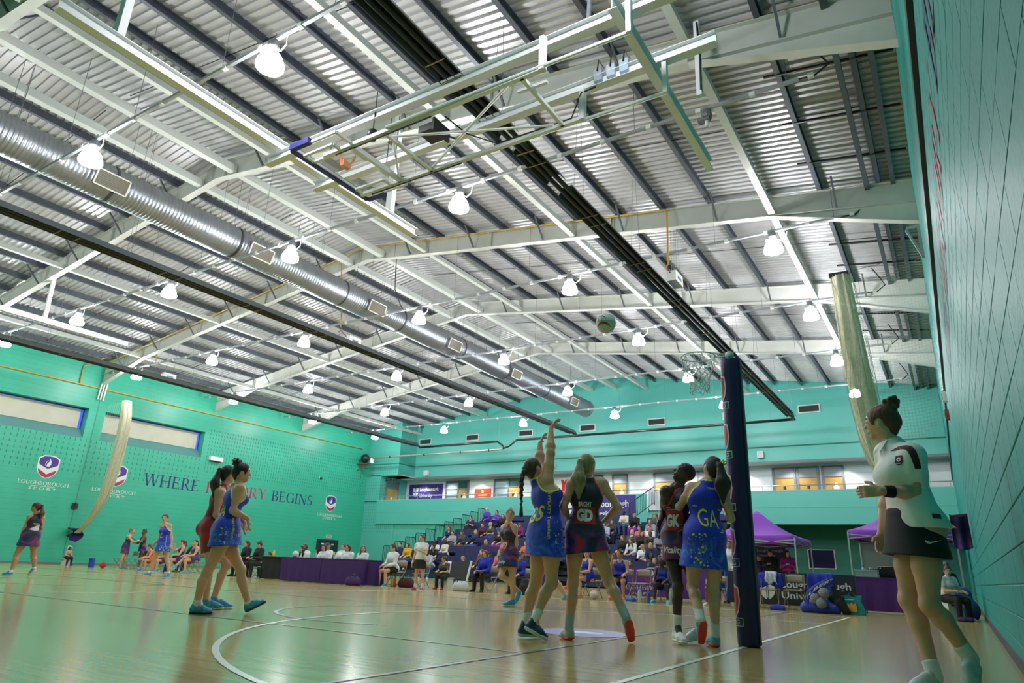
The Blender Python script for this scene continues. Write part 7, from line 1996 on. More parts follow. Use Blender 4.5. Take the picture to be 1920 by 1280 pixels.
def drape(name, lab, cat, c, w_, h_, dp, m_, seed=0, z0=None):
    """cloth thrown over a chair back: folds, real thickness"""
    rr = random.Random(seed); a = [rr.random() * 6 for _ in range(4)]
    o = thing(name, lab, cat, c)
    mb = MB()
    def fn(u, v):
        t = (v - .5) * 2
        y = dp * (1 if t > 0 else -1) * min(1, abs(t) * 4) * (.5 + .2 * abs(t)) + .015 * math.sin(u * 17 + a[0] + t * 3)
        z = -h_ * max(0, abs(t) - .12) * (1 + .12 * math.sin(u * 9 + a[1]))
        x = (u - .5) * w_ * (1 + .12 * abs(t)) + .012 * math.sin(t * 9 + a[2])
        return (c[0] + x, c[1] + y, c[2] + z)
    mb.grid(fn, 14, 14)
    b = mb.build('cloth', m_, o, smooth=True); sm = b.modifiers.new('t', 'SOLIDIFY'); sm.thickness = .012
    return o
drape('coat', 'dark coat over the third chair of the left bench', 'coat', (-27.55, 16.19, .74), .44, .36, .06, cl('black'), 1)
drape('coat', 'black coat with pale badge over a chair before the purple board', 'coat', (-6.12, 17.0, .76), .5, .42, .07, cl('black'), 2)
o = drape('jacket', 'white jacket with dark edging over the chair behind the far umpire', 'jacket', (-12.95, 17.13, .76), .55, .5, .08, cl('white'), 3)
drape('jacket', 'royal blue jacket over the chair right of the post', 'jacket', (-3.72, 17.14, .77), .5, .34, .07, cl('royal'), 4)
drape('towel', 'white striped towel on the blue jacket right of the post', 'towel', (-3.70, 17.13, .80), .24, .30, .11, mat('striped_towel', (.55, .60, .72), rough=.9, noise=.4, nscale=14, stretch=(5, 1, 1)), 5)
drape('jacket', 'royal blue jacket heaped on the chair beside the ball bag', 'jacket', (-2.66, 17.18, .80), .52, .55, .12, cl('royal'), 6)
drape('towel', 'white cloth on the black coat before the purple board', 'towel', (-6.1, 16.98, .80), .16, .14, .09, cl('white'), 7)
def bag(kind, name, lab, base, w_, d_, hh, m_, h=.016, rz=0.0):
    """duffel: round-ended roll with zip and two handles; ruck: upright pack with a pocket and straps; heap: folded cloth"""
    o = thing(name, lab, 'coat' if kind == 'heap' else 'bag', base, rz)
    S_ = SDF()
    if kind == 'duffel':
        S_.cap((-w_ + hh, 0, hh), (w_ - hh, 0, hh), hh, k=.03, flat=(V3(0, 1, 0), d_ / hh)).cap((-w_ + .05, 0, hh * .6), (w_ - .05, 0, hh * .6), hh * .62, k=.05, flat=(V3(0, 1, 0), min(1.6, d_ / hh * 1.2)))
    elif kind == 'ruck':
        S_.cap((0, 0, w_ * .8), (0, .03, 2 * hh - w_), w_, w_ * .8, k=.03, flat=(V3(0, 1, 0), d_ / w_)).cap((0, -d_ * .7, hh * .35), (0, -d_ * .65, hh * .75), w_ * .7, w_ * .6, k=.02, flat=(V3(0, 1, 0), .5))
    else:
        rr = random.Random(len(lab))
        for k in range(7): S_.cap((rr.uniform(-w_, w_), rr.uniform(-d_, d_), hh * .35), (rr.uniform(-w_, w_), rr.uniform(-d_, d_), hh * rr.uniform(.4, 1)), hh * .5, hh * .35, k=.05)
    S_.plane((0, 0, 0), (0, 0, -1)); V, F = S_.mesh(h); put('body', np_mesh('body', V, F, m_), o)
    if kind == 'duffel':
        for sg in (-1, 1): MB().tube([(-w_ * .4, sg * d_ * .8, hh * 1.2), (-w_ * .3, sg * d_ * .5, 2 * hh + .03), (0, sg * d_ * .3, 2 * hh + .08), (w_ * .3, sg * d_ * .5, 2 * hh + .03), (w_ * .4, sg * d_ * .8, hh * 1.2)], .011, 6).build('handle', DARK, o, world=False, smooth=True)
        MB().box(-w_ * .7, -.008, 2 * hh - .012, w_ * .7, .008, 2 * hh + .004).build('zip', GALV, o, world=False)
    elif kind == 'ruck':
        MB().tube([(-.03, 0, 2 * hh - .02), (0, .01, 2 * hh + .05), (.03, 0, 2 * hh - .02)], .008, 6).build('top_loop', DARK, o, world=False)
        for sg in (-1, 1): MB().tube([(sg * w_ * .5, d_ * .7, 2 * hh - .04), (sg * w_ * .6, d_ + .05, hh * 1.2), (sg * w_ * .7, d_ * .8, .06)], .014, 6).build('strap', DARK, o, world=False, smooth=True)
    return o
bag('duffel', 'handbag', 'pink bag on the chair left of the standing umpire', (-13.4, 16.2, .41), .15, .07, .10, cl('hotpink'))
bag('ruck', 'kit_bag', 'black kit bag beside the white stool in front of the seating', (-11.75, 15.9, 0), .17, .12, .19, cl('black'))
bag('ruck', 'rucksack', 'dark rucksack with a blue bottle pocket in front of the coaches', (-9.55, 15.8, 0), .17, .13, .22, cl('black'))
bag('duffel', 'sports_bag', 'dark purple sports bag right of the officials table', (-14.55, 14.7, 0), .26, .10, .12, cl('darkviolet'))
bag('duffel', 'sports_bag', 'dark maroon bag beside the bottles at the seated umpire', (-13.45, 15.7, 0), .26, .11, .13, cl('maroon'))
bag('duffel', 'sports_bag', 'white bag under the coach with the glove', (-11.4, 15.55, 0), .24, .11, .13, mat('white_bag', (.6, .62, .68), rough=.6))
bag('heap', 'shoe_bag', 'small blue bag on the floor under the chairs right of the post', (-3.45, 16.3, 0), .13, .06, .09, cl('royal'))
bag('heap', 'shoe_bag', 'bright blue bag on the floor under the chairs before the purple board', (-6.75, 16.0, 0), .14, .06, .08, mat('bright_blue_bag', (.02, .12, .5), rough=.5))
bag('heap', 'coat', 'dark coat on the floor beside the white box at the right wall', (-.02, 16.35, 0), .14, .08, .07, cl('navy'))
bag('heap', 'coat', 'blue coat on the bench against the right wall', (-.06, 17.75, 0), .07, .12, .5, mat('denim_blue_coat', (.03, .08, .2), rough=.8))
def fruit(lab, base, m_):
    o = thing('banana', lab, 'fruit', base)
    MB().tube([(-.09, 0, .03), (-.05, 0, .02), (0, .005, .018), (.05, 0, .025), (.085, 0, .045), (.1, 0, .06)], [.006, .016, .019, .017, .010, .005], 8).build('peel', m_, o, world=False, smooth=True)
# bottles
def bottle(lab, x, y, z, hh, m_, cap_m, r=.035):
    o = thing('bottle', lab, 'bottle', (x, y, z), group='drinks bottles around the court')
    MB().lathe((0, 0, 0), [(r * .9, 0), (r, .01), (r, hh * .62), (r * .8, hh * .74), (r * .4, hh * .86), (r * .4, hh * .9)], 12).build('body', m_, o, smooth=True, world=False)
    MB().lathe((0, 0, hh * .88), [(r * .5, 0), (r * .5, hh * .1), (r * .2, hh * .12)], 10).build('cap', cap_m, o, world=False)
CLRB = mat('clear_bottle', (.55, .66, .66), rough=.1, alpha=.55); CYAN = mat('cyan_cap', (.02, .2, .55), rough=.4); GREB = mat('grey_green_bottle', (.28, .36, .33), rough=.35)
BBL = mat('blue_bottle', (.02, .10, .42), rough=.2, alpha=.8); REB = mat('red_bottle', (.5, .04, .03), rough=.35); LIM = mat('lime_cap', (.45, .7, .05), rough=.4)
for a in (('clear bottle with blue cap before the purple board', -6.38, 15.75, 0, .34, CLRB, CYAN, .05), ('small blue bottle beside the clear bottle', -6.2, 15.85, 0, .24, BBL, CYAN), ('grey-green flask beside the dark-skinned substitute', -5.62, 15.75, 0, .34, GREB, GREB, .055), ('dark blue bottle right of the grey-green flask', -5.45, 15.9, 0, .26, BBL, CYAN),
          ('large blue bottle under the chair right of the post', -3.98, 16.5, 0, .36, BBL, CYAN, .06), ('red bottle beside the maroon bag', -13.75, 15.55, 0, .3, REB, DARK, .04), ('lime and red bottle beside the maroon bag', -13.9, 15.6, 0, .28, mat('lime_bottle', (.35, .5, .1), rough=.4), REB, .035), ('pale bottle beside the seated umpire', -14.0, 15.5, 0, .26, CLRB, WHITE),
          ('yellow-lidded bottle on the purple officials table', -18.9, 15.35, .7, .2, mat('yellow_bottle', (.75, .5, .05), rough=.4), WHITE, .04), ('clear bottle standing before the official with the red collar', -16.0, 15.25, .7, .2, CLRB, LIM), ('blue bottle with lime cap in front of the dark rucksack', -9.75, 15.55, 0, .28, BBL, LIM, .04), ('clear bottle with pink label under the coach with the glove', -10.5, 15.9, 0, .28, CLRB, REB, .045),
          ('water bottle with blue cap left on the tent counter', -1.85, 17.9, .76, .24, CLRB, CYAN), ('water bottle with blue cap right on the tent counter', -1.7, 17.95, .76, .24, CLRB, CYAN), ('tall white bottle beside the left bench', -24.5, 15.3, 0, .34, WHITE, WHITE, .04), ('black bottle beside the white one at the left bench', -24.8, 15.35, 0, .34, DARK, DARK, .05)):
    bottle(*a)
# white stools
def stool(x, y, sc, lab, rz=0):
    o = thing('stool', lab, 'stool', (x, y, 0), rz)
    k = .43 * sc; w0, w1 = .21 * sc, .17 * sc
    mb = MB(); mb.add([(-w0, -w0, 0), (w0, -w0, 0), (w0, w0, 0), (-w0, w0, 0), (-w1, -w1, k), (w1, -w1, k), (w1, w1, k), (-w1, w1, k)], [(3, 2, 1, 0), (4, 5, 6, 7), (0, 1, 5, 4), (1, 2, 6, 5), (2, 3, 7, 6), (3, 0, 4, 7)])
    mb.build('body', mat('white_moulded_plastic', (.70, .70, .64), rough=.45), o, world=False)
    MB().box(-w1 - .02, -w1 - .02, k - .03, w1 + .02, w1 + .02, k).build('top', MATS['white_moulded_plastic'], o, world=False)
    for sg in (-1, 1): MB().box(sg * .05 - .02, -w1 - .028, k * .72, sg * .05 + .02, -w1 + .02, k * .78).build('hand_hole', DARK, o, world=False)
stool(-19.33, 15.65, .7, 'white stool under the child in black'); stool(-12.31, 16.1, .74, 'white stool under the child in the patterned top'); stool(-.27, 17.0, .85, 'white box seat under the woman by the right wall', .7); stool(-34.1, 16.3, .66, 'white stool under the child in beige')
# officials table
TP = mat('purple_table_cloth', (.045, .012, .13), rough=.75, noise=.10, nscale=3)
t = thing('officials_table', 'long table under a deep purple cloth with officials behind it', 'table', (-16.1, 15.3, 0))
def skirt_cloth(mb, pts, z0, z1, amp=.012):
    L = 0; n = len(pts)
    for (xa, ya), (xb, yb) in zip(pts[:-1], pts[1:]):
        l = math.hypot(xb - xa, yb - ya); k = max(2, int(l / .06)); nx, ny = (yb - ya) / l, -(xb - xa) / l
        mb.grid(lambda u, v: (xa + (xb - xa) * u + nx * amp * (1 - v) * math.sin((L + u * l) * 17) , ya + (yb - ya) * u + ny * amp * (1 - v) * math.sin((L + u * l) * 17), z0 + (z1 - z0) * v), k, 4)
        L += l
for xa, xb in ((-17.98, -16.2), (-16.19, -14.4)):
    mb = MB(); skirt_cloth(mb, [(xa, 15.68), (xa, 14.95), (xb, 14.95), (xb, 15.68)], .02, .695); mb.box(xa - .01, 14.94, .69, xb + .01, 15.7, .705)
    mb.build('table_cloth', TP, t, smooth=False)
    for xx in (xa + .1, xb - .1):
        for yy in (15.05, 15.6): MB().tube([(xx, yy, 0), (xx, yy, .69)], .015, 6).build('leg', GALV, t)
t = thing('side_table', 'lower side table under purple cloth at the right end of the officials table', 'table', (-14.1, 15.4, 0))
mb = MB(); skirt_cloth(mb, [(-14.38, 15.5), (-14.38, 15.05), (-14.12, 15.1), (-14.12, 15.5)], .02, .64); mb.add([(-14.38, 15.05, .64), (-14.12, 15.1, .64), (-14.12, 15.5, .64), (-14.38, 15.5, .64)], [(0, 1, 2, 3)])
mb.build('table_cloth', TP, t)
for xx, yy in ((-14.33, 15.12), (-14.17, 15.15), (-14.33, 15.45), (-14.17, 15.45)): MB().tube([(xx, yy, 0), (xx, yy, .63)], .015, 6).build('leg', GALV, t)
o = thing('paper_stack', 'white papers spread on the left of the officials table', 'papers', (-18.2, 15.2, .706))
t2 = thing('side_table', 'dark cloth-covered table left of the officials table', 'table', (-18.6, 15.6, 0))
mb = MB(); skirt_cloth(mb, [(-19.3, 15.9), (-19.3, 15.25), (-18.0, 15.2)], .02, .69); mb.box(-19.3, 15.2, .68, -18.0, 15.9, .7); mb.build('table_cloth', cl('black'), t2)
for xx, yy in ((-19.2, 15.4), (-18.1, 15.3)): MB().tube([(xx, yy, 0), (xx, yy, .68)], .015, 6).build('leg', GALV, t2)
for k in range(5): MB().cbox(-18.6 + .2 * k, 15.25 + .05 * (k % 2), .709 + .004 * k, .21, .3, .002).build('sheet', WHITE, o)
o = thing('paper_stack', 'white papers and yellow fruit at the middle of the officials table', 'papers', (-17.2, 15.2, .706))
for k in range(5): MB().cbox(-17.6 + .2 * k, 15.2 + .04 * (k % 3), .709 + .003 * k, .21, .3, .002).build('sheet', WHITE, o)
fruit('yellow banana on the officials table', (-17.05, 15.1, .722), mat('banana_yellow', (.8, .6, .05), rough=.5))
def netball(lab, loc, r, m_, m2):
    o = thing('netball', lab, 'ball', loc)
    mb = MB(); mb.ball((0, 0, 0), r, 24, 16); mb.build('cover', m_, o, smooth=True, world=False)
    mb = MB()
    for ax_ in range(3):
        pts = []
        for k in range(28):
            a = 2 * PI * k / 28; q = [0, 0, 0]; q[ax_] = r * .35 * math.sin(2 * a) * .5; q[(ax_ + 1) % 3] = math.cos(a); q[(ax_ + 2) % 3] = math.sin(a)
            v = Vector(q).normalized() * r; pts.append(v)
        mb.tube(pts, r * .022, 4, closed=True)
    mb.build('seams', m2, o, world=False)
    return o
BALLW = mat('white_green_ball', (.62, .72, .68), rough=.55, noise=.08, nscale=18, bump=.3, bscale=90)
b = netball('white netball with red and green swooshes in flight towards the ring', (-2.99, 6.55, 3.305), .112, BALLW, mat('ball_seam', (.25, .32, .32), rough=.6))
def swoosh(o, r, m_, lat0, lon0, lon1, wd, name):
    mb = MB(); n = 14; vs = []
    for k in range(n + 1):
        t_ = k / n; lo = lon0 + (lon1 - lon0) * t_; la = lat0 + .5 * math.sin(PI * t_); w_ = wd * math.sin(PI * min(max(t_, .06), .94))
        for sgn in (-1, 1):
            l2 = la + sgn * w_
            vs.append((r * 1.006 * math.cos(l2) * math.cos(lo), r * 1.006 * math.cos(l2) * math.sin(lo), r * 1.006 * math.sin(l2)))
    mb.add(vs, [(2 * k, 2 * k + 1, 2 * k + 3, 2 * k + 2) for k in range(n)])
    mb.build(name, m_, o, world=False)
swoosh(b, .112, mat('ball_red', (.65, .04, .05), rough=.5), -.75, -2.6, -.4, .13, 'red_swoosh')
swoosh(b, .112, mat('ball_green', (.05, .42, .36), rough=.5), .1, -2.9, -.9, .10, 'green_swoosh')
swoosh(b, .112, mat('ball_ink', (.02, .03, .06), rough=.5), -.1, -1.6, -1.1, .05, 'ball_lettering')
swoosh(b, .112, MATS['ball_ink'], -.2, -2.2, -1.9, .05, 'ball_lettering')
netball('white ball in front of the officials on the purple table', (-17.5, 15.05, .70 + .1), .1, BALLW, MATS['ball_seam'])
netball('white and pink ball on the floor by the orange shoes', (-7.55, 15.75, .105), .105, mat('white_pink_ball', (.62, .55, .55), rough=.6, noise=.25, nscale=9), MATS['ball_seam'])
netball('red ball on the floor at the left bench', (-29.6, 15.6, .125), .125, mat('red_ball', (.42, .03, .02), rough=.55), MATS['ball_seam'])
o = thing('blue_pad', 'upright blue pad beside the red ball at the left bench', 'pad', (-30.4, 15.6, 0)); MB().box(-30.55, 15.5, 0, -30.3, 15.62, .36).build('pad', mat('cobalt_pad', (.01, .06, .5), rough=.5), o); MB().box(-30.55, 15.49, .3, -30.3, 15.5, .34).build('strap', DARK, o)

# ---- goal post with padding, ring and net
gp = thing('goal_post', 'netball goal post in dark purple padding with red emblems, ring and white net', 'goal post', (GX, PY, 0))
PADM = mat('purple_vinyl_padding', (.022, .012, .085), rough=.42, noise=.06, nscale=4, bump=.5, bscale=7)
mb = MB(); n = 28; prof_ = [(.102, .0), (.108, .02)] + [(.108 - .004 * k / 20 + .0025 * math.sin(k * 2.1), .02 + 2.93 * k / 20) for k in range(1, 21)] + [(.098, 2.965), (.05, 2.97)]
mb.lathe((GX, PY, 0), prof_, n); mb.build('padding', PADM, gp, smooth=True)
MB().box(GX + .07, PY - .03, .02, GX + .118, PY + .03, 2.95).build('padding_seam', mat('padding_seam_navy', (.012, .008, .05), rough=.5), gp)
MB().lathe((GX, PY, 0), [(.045, 2.96), (.045, 3.05), (.03, 3.06)], 16).build('post_top', mat('pale_mint_plastic', (.55, .70, .68), rough=.4), gp, smooth=True)
EMB = mat('emblem_red', (.42, .012, .03), rough=.5); EMW = mat('emblem_white', (.62, .68, .68), rough=.5); EMN = mat('emblem_navy', (.02, .05, .08), rough=.5)
az0 = -2.75
def wrapped(name, pts, zc, m_, lift):
    az = az0
    vs, fs = densify(pts, [tuple(range(len(pts)))], .02)
    mb = MB(); R_ = .1085 + lift
    mb.add([(GX + R_ * math.cos(az + u / .108), PY + R_ * math.sin(az + u / .108), zc + v) for u, v in vs], fs)
    mb.build(name, m_, gp, smooth=True)
def arcpts(rx, ry, n=20, off=0): return [(rx * math.cos(2 * PI * k / n), ry * math.sin(2 * PI * k / n) + off) for k in range(n)]
for zc in (2.62, 2.08, 1.53, .98, .42):
    wrapped('emblem_border', [(-.08, .13), (.0, .165), (.08, .13), (.092, 0), (.07, -.10), (0, -.17), (-.07, -.10), (-.092, 0)], zc, EMW, .001)
    wrapped('emblem_field', [(-.066, .115), (.0, .145), (.066, .115), (.077, 0), (.057, -.088), (0, -.148), (-.057, -.088), (-.077, 0)], zc, EMB, .002)
    for k in range(5):
        a = PI / 2 + k * 2 * PI / 5
        wrapped('rose_petal', [(x * .4 + .03 * math.cos(a), y * .4 + .035 * math.sin(a) + .01) for x, y in arcpts(.05, .055, 10)], zc, mat('rose_red', (.62, .04, .06), rough=.5), .003)
    wrapped('label_border', [(-.115, -.155), (.115, -.155), (.115, -.235), (-.115, -.235)][::-1], zc, EMW, .002)
    wrapped('label_field', [(-.108, -.162), (.108, -.162), (.108, -.228), (-.108, -.228)][::-1], zc, EMN, .003)
    vs, fs = txt('NETBALLING' if False else 'ENG', .042, .15); vs, fs = densify(vs, fs, .02)
    mb = MB(); mb.add([(GX + .1125 * math.cos(az0 + (u + .0) / .108), PY + .1125 * math.sin(az0 + u / .108), zc - .195 + v) for u, v in vs], fs); mb.build('label_lettering', EMW, gp)
RINGC = Vector((GX - .36, PY, 3.05)); RR = .19
RGM = mat('white_ring_steel', (.66, .74, .72), rough=.35)
MB().tube([RINGC + Vector((RR * math.cos(2*PI*k/40), RR * math.sin(2*PI*k/40), 0)) for k in range(40)], .0085, 8, closed=True).build('ring', RGM, gp, smooth=True)
MB().tube([(GX - .04, PY - .03, 3.03), RINGC + Vector((.17, -.085, 0))], .008, 6).tube([(GX - .04, PY + .03, 3.03), RINGC + Vector((.17, .085, 0))], .008, 6).tube([(GX - .05, PY, 2.93), RINGC + Vector((.19, 0, 0))], .007, 6).build('ring_bracket', RGM, gp)
CORD = mat('white_net_cord', (.66, .74, .72), rough=.8)
mb = MB(); NS = 12; L_ = 8; rr = random.Random(1)
def netp(i, j):
    t_ = j / L_
    r = RR * (1 - .42 * min(1, t_ * 1.5)) ; a = 2 * PI * (i + (.5 if j % 2 else 0)) / NS
    return RINGC + Vector((r * math.cos(a), r * math.sin(a), -.012 - (.05 + .36 * t_ if j else 0) * (1 + .06 * math.sin(i * 2.3 + j)) ))
for i in range(NS):
    for j in range(L_):
        a = netp(i, j)
        for di in ((0, -1) if j % 2 == 0 else (0, 1)):
            if j < 2 and di and (i + j) % 2: continue
            b_ = netp(i + di, j + 1); m_ = (a + b_) / 2 + Vector((0, 0, -.006)); mb.tube([a, m_, b_], .0042, 4, cap=False)
mb.build('net', CORD, gp, smooth=True, kind='stuff')

# ---- purple gazebo tents under the parapet
TENT = mat('purple_tent_canvas', (.18, .025, .40), rough=.6, noise=.06, nscale=2, bump=.3, bscale=2.5)
def tent(x0, y0, w_, d_, zeave, zpeak, lab):
    t = thing('gazebo_tent', lab, 'tent', (x0 + w_ / 2, y0 + d_ / 2, 0))
    C4 = [(x0, y0), (x0 + w_, y0), (x0 + w_, y0 + d_), (x0, y0 + d_)]; pk = Vector((x0 + w_ / 2, y0 + d_ / 2, zpeak))
    for k in range(4):
        a, b = Vector((*C4[k], zeave)), Vector((*C4[(k + 1) % 4], zeave))
        mb = MB()
        def fn(u, v):
            e = a.lerp(b, u); q = e.lerp(pk, v * .985)
            return q + Vector((0, 0, -.16 * math.sin(PI * v) * (1 - .0 * u) - .03 * math.sin(PI * u) * (1 - v)))
        mb.grid(fn, 10, 10)
        o = mb.build('roof_panel', TENT, t, smooth=True); sm = o.modifiers.new('t', 'SOLIDIFY'); sm.thickness = .006
        mb = MB(); mb.grid(lambda u, v: a.lerp(b, u) + Vector((0, 0, -.26 * v - .03 * math.sin(PI * u) * (1 - v))), 10, 3)
        o = mb.build('valance', TENT, t, smooth=True); sm = o.modifiers.new('t', 'SOLIDIFY'); sm.thickness = .006
        MB().bar((C4[k][0], C4[k][1], 0), (C4[k][0], C4[k][1], zeave - .05), .045, .045, up=(0, 1, 0)).build('pole', CHR, t)
        MB().cbox(C4[k][0], C4[k][1], .01, .14, .14, .02).build('foot_plate', GALV, t)
        m = (a + b) / 2
        MB().bar(a - Vector((0, 0, .12)), m - Vector((0, 0, .26)), .02, .03).bar(m - Vector((0, 0, .26)), b - Vector((0, 0, .12)), .02, .03).bar(a - Vector((0, 0, .26)), m - Vector((0, 0, .12)), .02, .03).bar(m - Vector((0, 0, .12)), b - Vector((0, 0, .26)), .02, .03).build('scissor_truss', CHR, t)
    MB().box(C4[1][0] + .006, C4[1][1] - .012, zeave - .2, C4[1][0] + .03, C4[1][1] - .006, zeave - .08).build('maker_tag', OFFW, t)
    return t
tent(-7.55, 25.0, 3.0, 3.0, 2.03, 3.0, 'purple gazebo tent left of the wall board, beside the padded post')
tent(-2.95, 25.4, 3.0, 3.0, 2.25, 3.25, 'purple gazebo tent behind the near umpire')
MB().box(-7.1, 28.2, 0, -5.5, 28.25, 2.1).build('panel', mat('midnight_banner', (.02, .016, .06), rough=.6), (tb := thing('banner', 'dark university banner hung at the back of the left tent', 'banner', (-6.3, 28.2, 0))))
mb = MB(); text_plane(mb, 'Loughborough', (-6.55, 28.19, 1.58), (1, 0, 0), (0, 0, 1), .13, .95); text_plane(mb, 'University', (-6.55, 28.19, 1.40), (1, 0, 0), (0, 0, 1), .13, .68); mb.build('lettering', mat('grey_print', (.3, .32, .36), rough=.5), tb)
o = thing('notice_board', 'navy notice board with a white frame on the dark green recess wall', 'board', (-5.8, 38.4, 1.7))
MB().box(-6.42, 38.36, 1.18, -5.15, 38.4, 2.12).build('frame', WHITE, o); MB().box(-6.37, 38.35, 1.22, -5.2, 38.36, 2.08).build('felt', mat('navy_felt', (.012, .012, .07), rough=.9), o)
MB().box(-3.9, 38.33, 0, -1.6, 38.4, 2.4).build('door_leaf', mat('grey_shutter', (.16, .22, .22), rough=.5), (dr := thing('door_14', 'grey double door behind the right tent', 'door', (-2.7, 38.4, 0), kind='structure')))
MB().box(-2.77, 38.32, 0, -2.73, 38.34, 2.4).box(-3.98, 38.3, 0, -3.9, 38.4, 2.46).box(-1.6, 38.3, 0, -1.52, 38.4, 2.46).box(-3.98, 38.3, 2.4, -1.52, 38.4, 2.48).build('door_frame', GFR, dr)
MB().box(-3.3, 38.26, 1.0, -2.2, 38.3, 1.06).build('push_bar', DARK, dr)

# ---- boards along the right sideline
o = thing('advertising_board', 'purple board lettered LOUGHBOROUGH A.F.C. behind the right bench', 'board', (-7.0, 17.5, 0))
x0, x1 = -8.0, -5.0
MB().box(x0, 17.5, .08, x1, 17.54, .80).build('panel', mat('bright_purple_board', (.12, .03, .30), rough=.5), o)
for xx in (x0 + .3, x1 - .3): MB().bar((xx, 17.45, .02), (xx, 17.75, .02), .05, .04).build('foot', GALV, o)
mb = MB(); serif_plane(mb, 'LOUGHBOROUGH', (-7.75, 17.494, .24), (1, 0, 0), (0, 0, 1), .105, 1.75); mb.build('name_lettering', OFFW, o)
mb = MB(); text_plane(mb, 'A . F . C', (-7.3, 17.494, .12), (1, 0, 0), (0, 0, 1), .06, .7); mb.build('small_lettering', OFFW, o)
mb = MB()
P = lambda pts: [(-6.75 + a * .26, 17.492, .42 + b * .34) for a, b in pts]
for k in range(24):
    a0, a1 = math.radians(180 * k / 24), math.radians(180 * (k + 1) / 24)
    mb.add([( -6.75 + r * math.cos(a), 17.493, .56 + r * .7 * math.sin(a)) for r, a in ((.33, a0), (.30, a0), (.30, a1), (.33, a1))], [(0, 1, 2, 3)])
mb.build('emblem_outline', OFFW, o)
MB().add(P([(-.9, .36), (0, .10), (.9, .36), (.6, .1), (0, -.05), (-.6, .1)]), [(0, 1, 2, 3, 4, 5)]).build('emblem_chevron', CRIM, o)
MB().add(P([(-.16, .52), (.06, .50), (.24, .62), (.2, .80), (.02, .98), (.04, .78), (-.14, .68)]), [tuple(range(7))]).build('emblem_flame', OFFW, o)
o = thing('advertising_board', 'dark board lettered Loughborough University behind the empty chairs right of the post', 'board', (-3.2, 17.7, 0))
MB().box(-4.85, 17.7, .06, -2.02, 17.74, .78).build('panel', mat('charcoal_board', (.022, .026, .034), rough=.5), o)
for xx in (-4.5, -2.3): MB().bar((xx, 17.6, .02), (xx, 17.95, .02), .05, .04).build('foot', GALV, o)
mb = MB(); uni_shield(mb, (-4.12, 17.692, .16), (1, 0, 0), (0, 0, 1), .46); mb.build('shield', OFFW, o)
mb = MB(); text_plane(mb, 'Loughborough', (-3.62, 17.692, .40), (1, 0, 0), (0, 0, 1), .21, 1.5, bold=.02); text_plane(mb, 'University', (-3.62, 17.692, .16), (1, 0, 0), (0, 0, 1), .20, 1.1, bold=.02); mb.build('lettering', OFFW, o)
t = thing('counter_table', 'table under a purple cloth below the right tent', 'table', (-1.2, 17.8, 0))
mb = MB(); skirt_cloth(mb, [(-2.0, 18.3), (-2.0, 17.6), (-.55, 17.6), (-.55, 18.3)], .05, .74); mb.box(-2.01, 17.59, .735, -.54, 18.3, .755); mb.build('table_cloth', mat('violet_table_cloth', (.07, .012, .17), rough=.7, noise=.08, nscale=3), t)
for xx in (-1.9, -.65):
    for yy in (17.7, 18.2): MB().tube([(xx, yy, 0), (xx, yy, .73)], .016, 6).build('leg', GALV, t)
o = thing('laptop', 'black laptop standing open on the tent counter', 'laptop', (-1.35, 17.85, .756))
MB().poly([(-1.52, 17.75, .765), (-1.2, 17.75, .765), (-1.2, 17.68, .985), (-1.52, 17.68, .985)], (0, .012, .004)).build('screen', DARK, o); MB().box(-1.52, 17.76, .757, -1.2, 17.98, .772).build('keyboard', DARK, o)
MB().lathe((-1.48, 17.672, .95), [(.012, -.002), (.012, 0)], 10, 'y').build('sticker', OFFW, o)
o = thing('cool_box', 'clear lidded crate of cups on the left of the tent counter', 'box', (-1.8, 17.8, .756))
MB().box(-2.0, 17.68, .757, -1.55, 17.95, .89).build('body', mat('clear_crate', (.42, .55, .53), rough=.2, alpha=.6), o); MB().box(-2.01, 17.67, .885, -1.54, 17.96, .905).build('lid', mat('crate_lid', (.35, .42, .42), rough=.4), o)
for k in range(7): MB().lathe((-1.72 + .035 * k, 17.72, .905), [(.012, 0), (.015, .03)], 8).build('cup', DARK, o)
o = thing('carton', 'pale carton beside the laptop', 'box', (-1.1, 17.75, .756)); MB().box(-1.17, 17.68, .757, -1.02, 17.85, 1.0).build('body', mat('pale_blue_carton', (.45, .58, .66), rough=.6), o); MB().box(-1.16, 17.678, .9, -1.03, 17.68, .94).build('label', WHITE, o)
# ball bag and carrier bag on the floor
BLB = mat('royal_blue_nylon', (.012, .03, .36), rough=.5, noise=.15, nscale=6, bump=.6, bscale=9)
o = thing('ball_bag', 'royal blue ball bag lettered along its strap, slumped open with balls inside', 'bag', (-2.55, 16.2, 0))
S_ = SDF().cap((-.28, .0, .09), (.28, -.02, .08), .13, .11, k=.05).ell((0, .06, .2), (.26, .16, .12), k=.05).plane((0, 0, 0), (0, 0, -1)); V, F = S_.mesh(.016); put('bag_body', np_mesh('bag_body', V, F, BLB), o)
pts = [Vector((-.26, -.06, .14)), Vector((-.22, -.1, .34)), Vector((-.02, -.12, .5)), Vector((.2, -.1, .62)), Vector((.3, -.05, .66))]
mb = MB()
def sp(t_):
    k = min(int(t_ * 4), 3); f = t_ * 4 - k; return pts[k].lerp(pts[k + 1], f)
mb.grid(lambda u, v: sp(u) + Vector((.05 * (v - .5), -.02, -.13 * (v - .5))), 14, 3)
q = mb.build('strap_flap', BLB, o, world=False, smooth=True); sm = q.modifiers.new('t', 'SOLIDIFY'); sm.thickness = .012
vs, fs = txt('GILBERT', .075, .62, bold=.02); vs, fs = densify(vs, fs, .03)
mb = MB()
for x_, y_ in vs:
    c = sp(min(max((x_ + .34) / .68, 0), 1)); t2_ = y_ / .13
    mb.v.append(tuple(c + Vector((.05 * t2_, -.034, -.0 + .13 * t2_))))
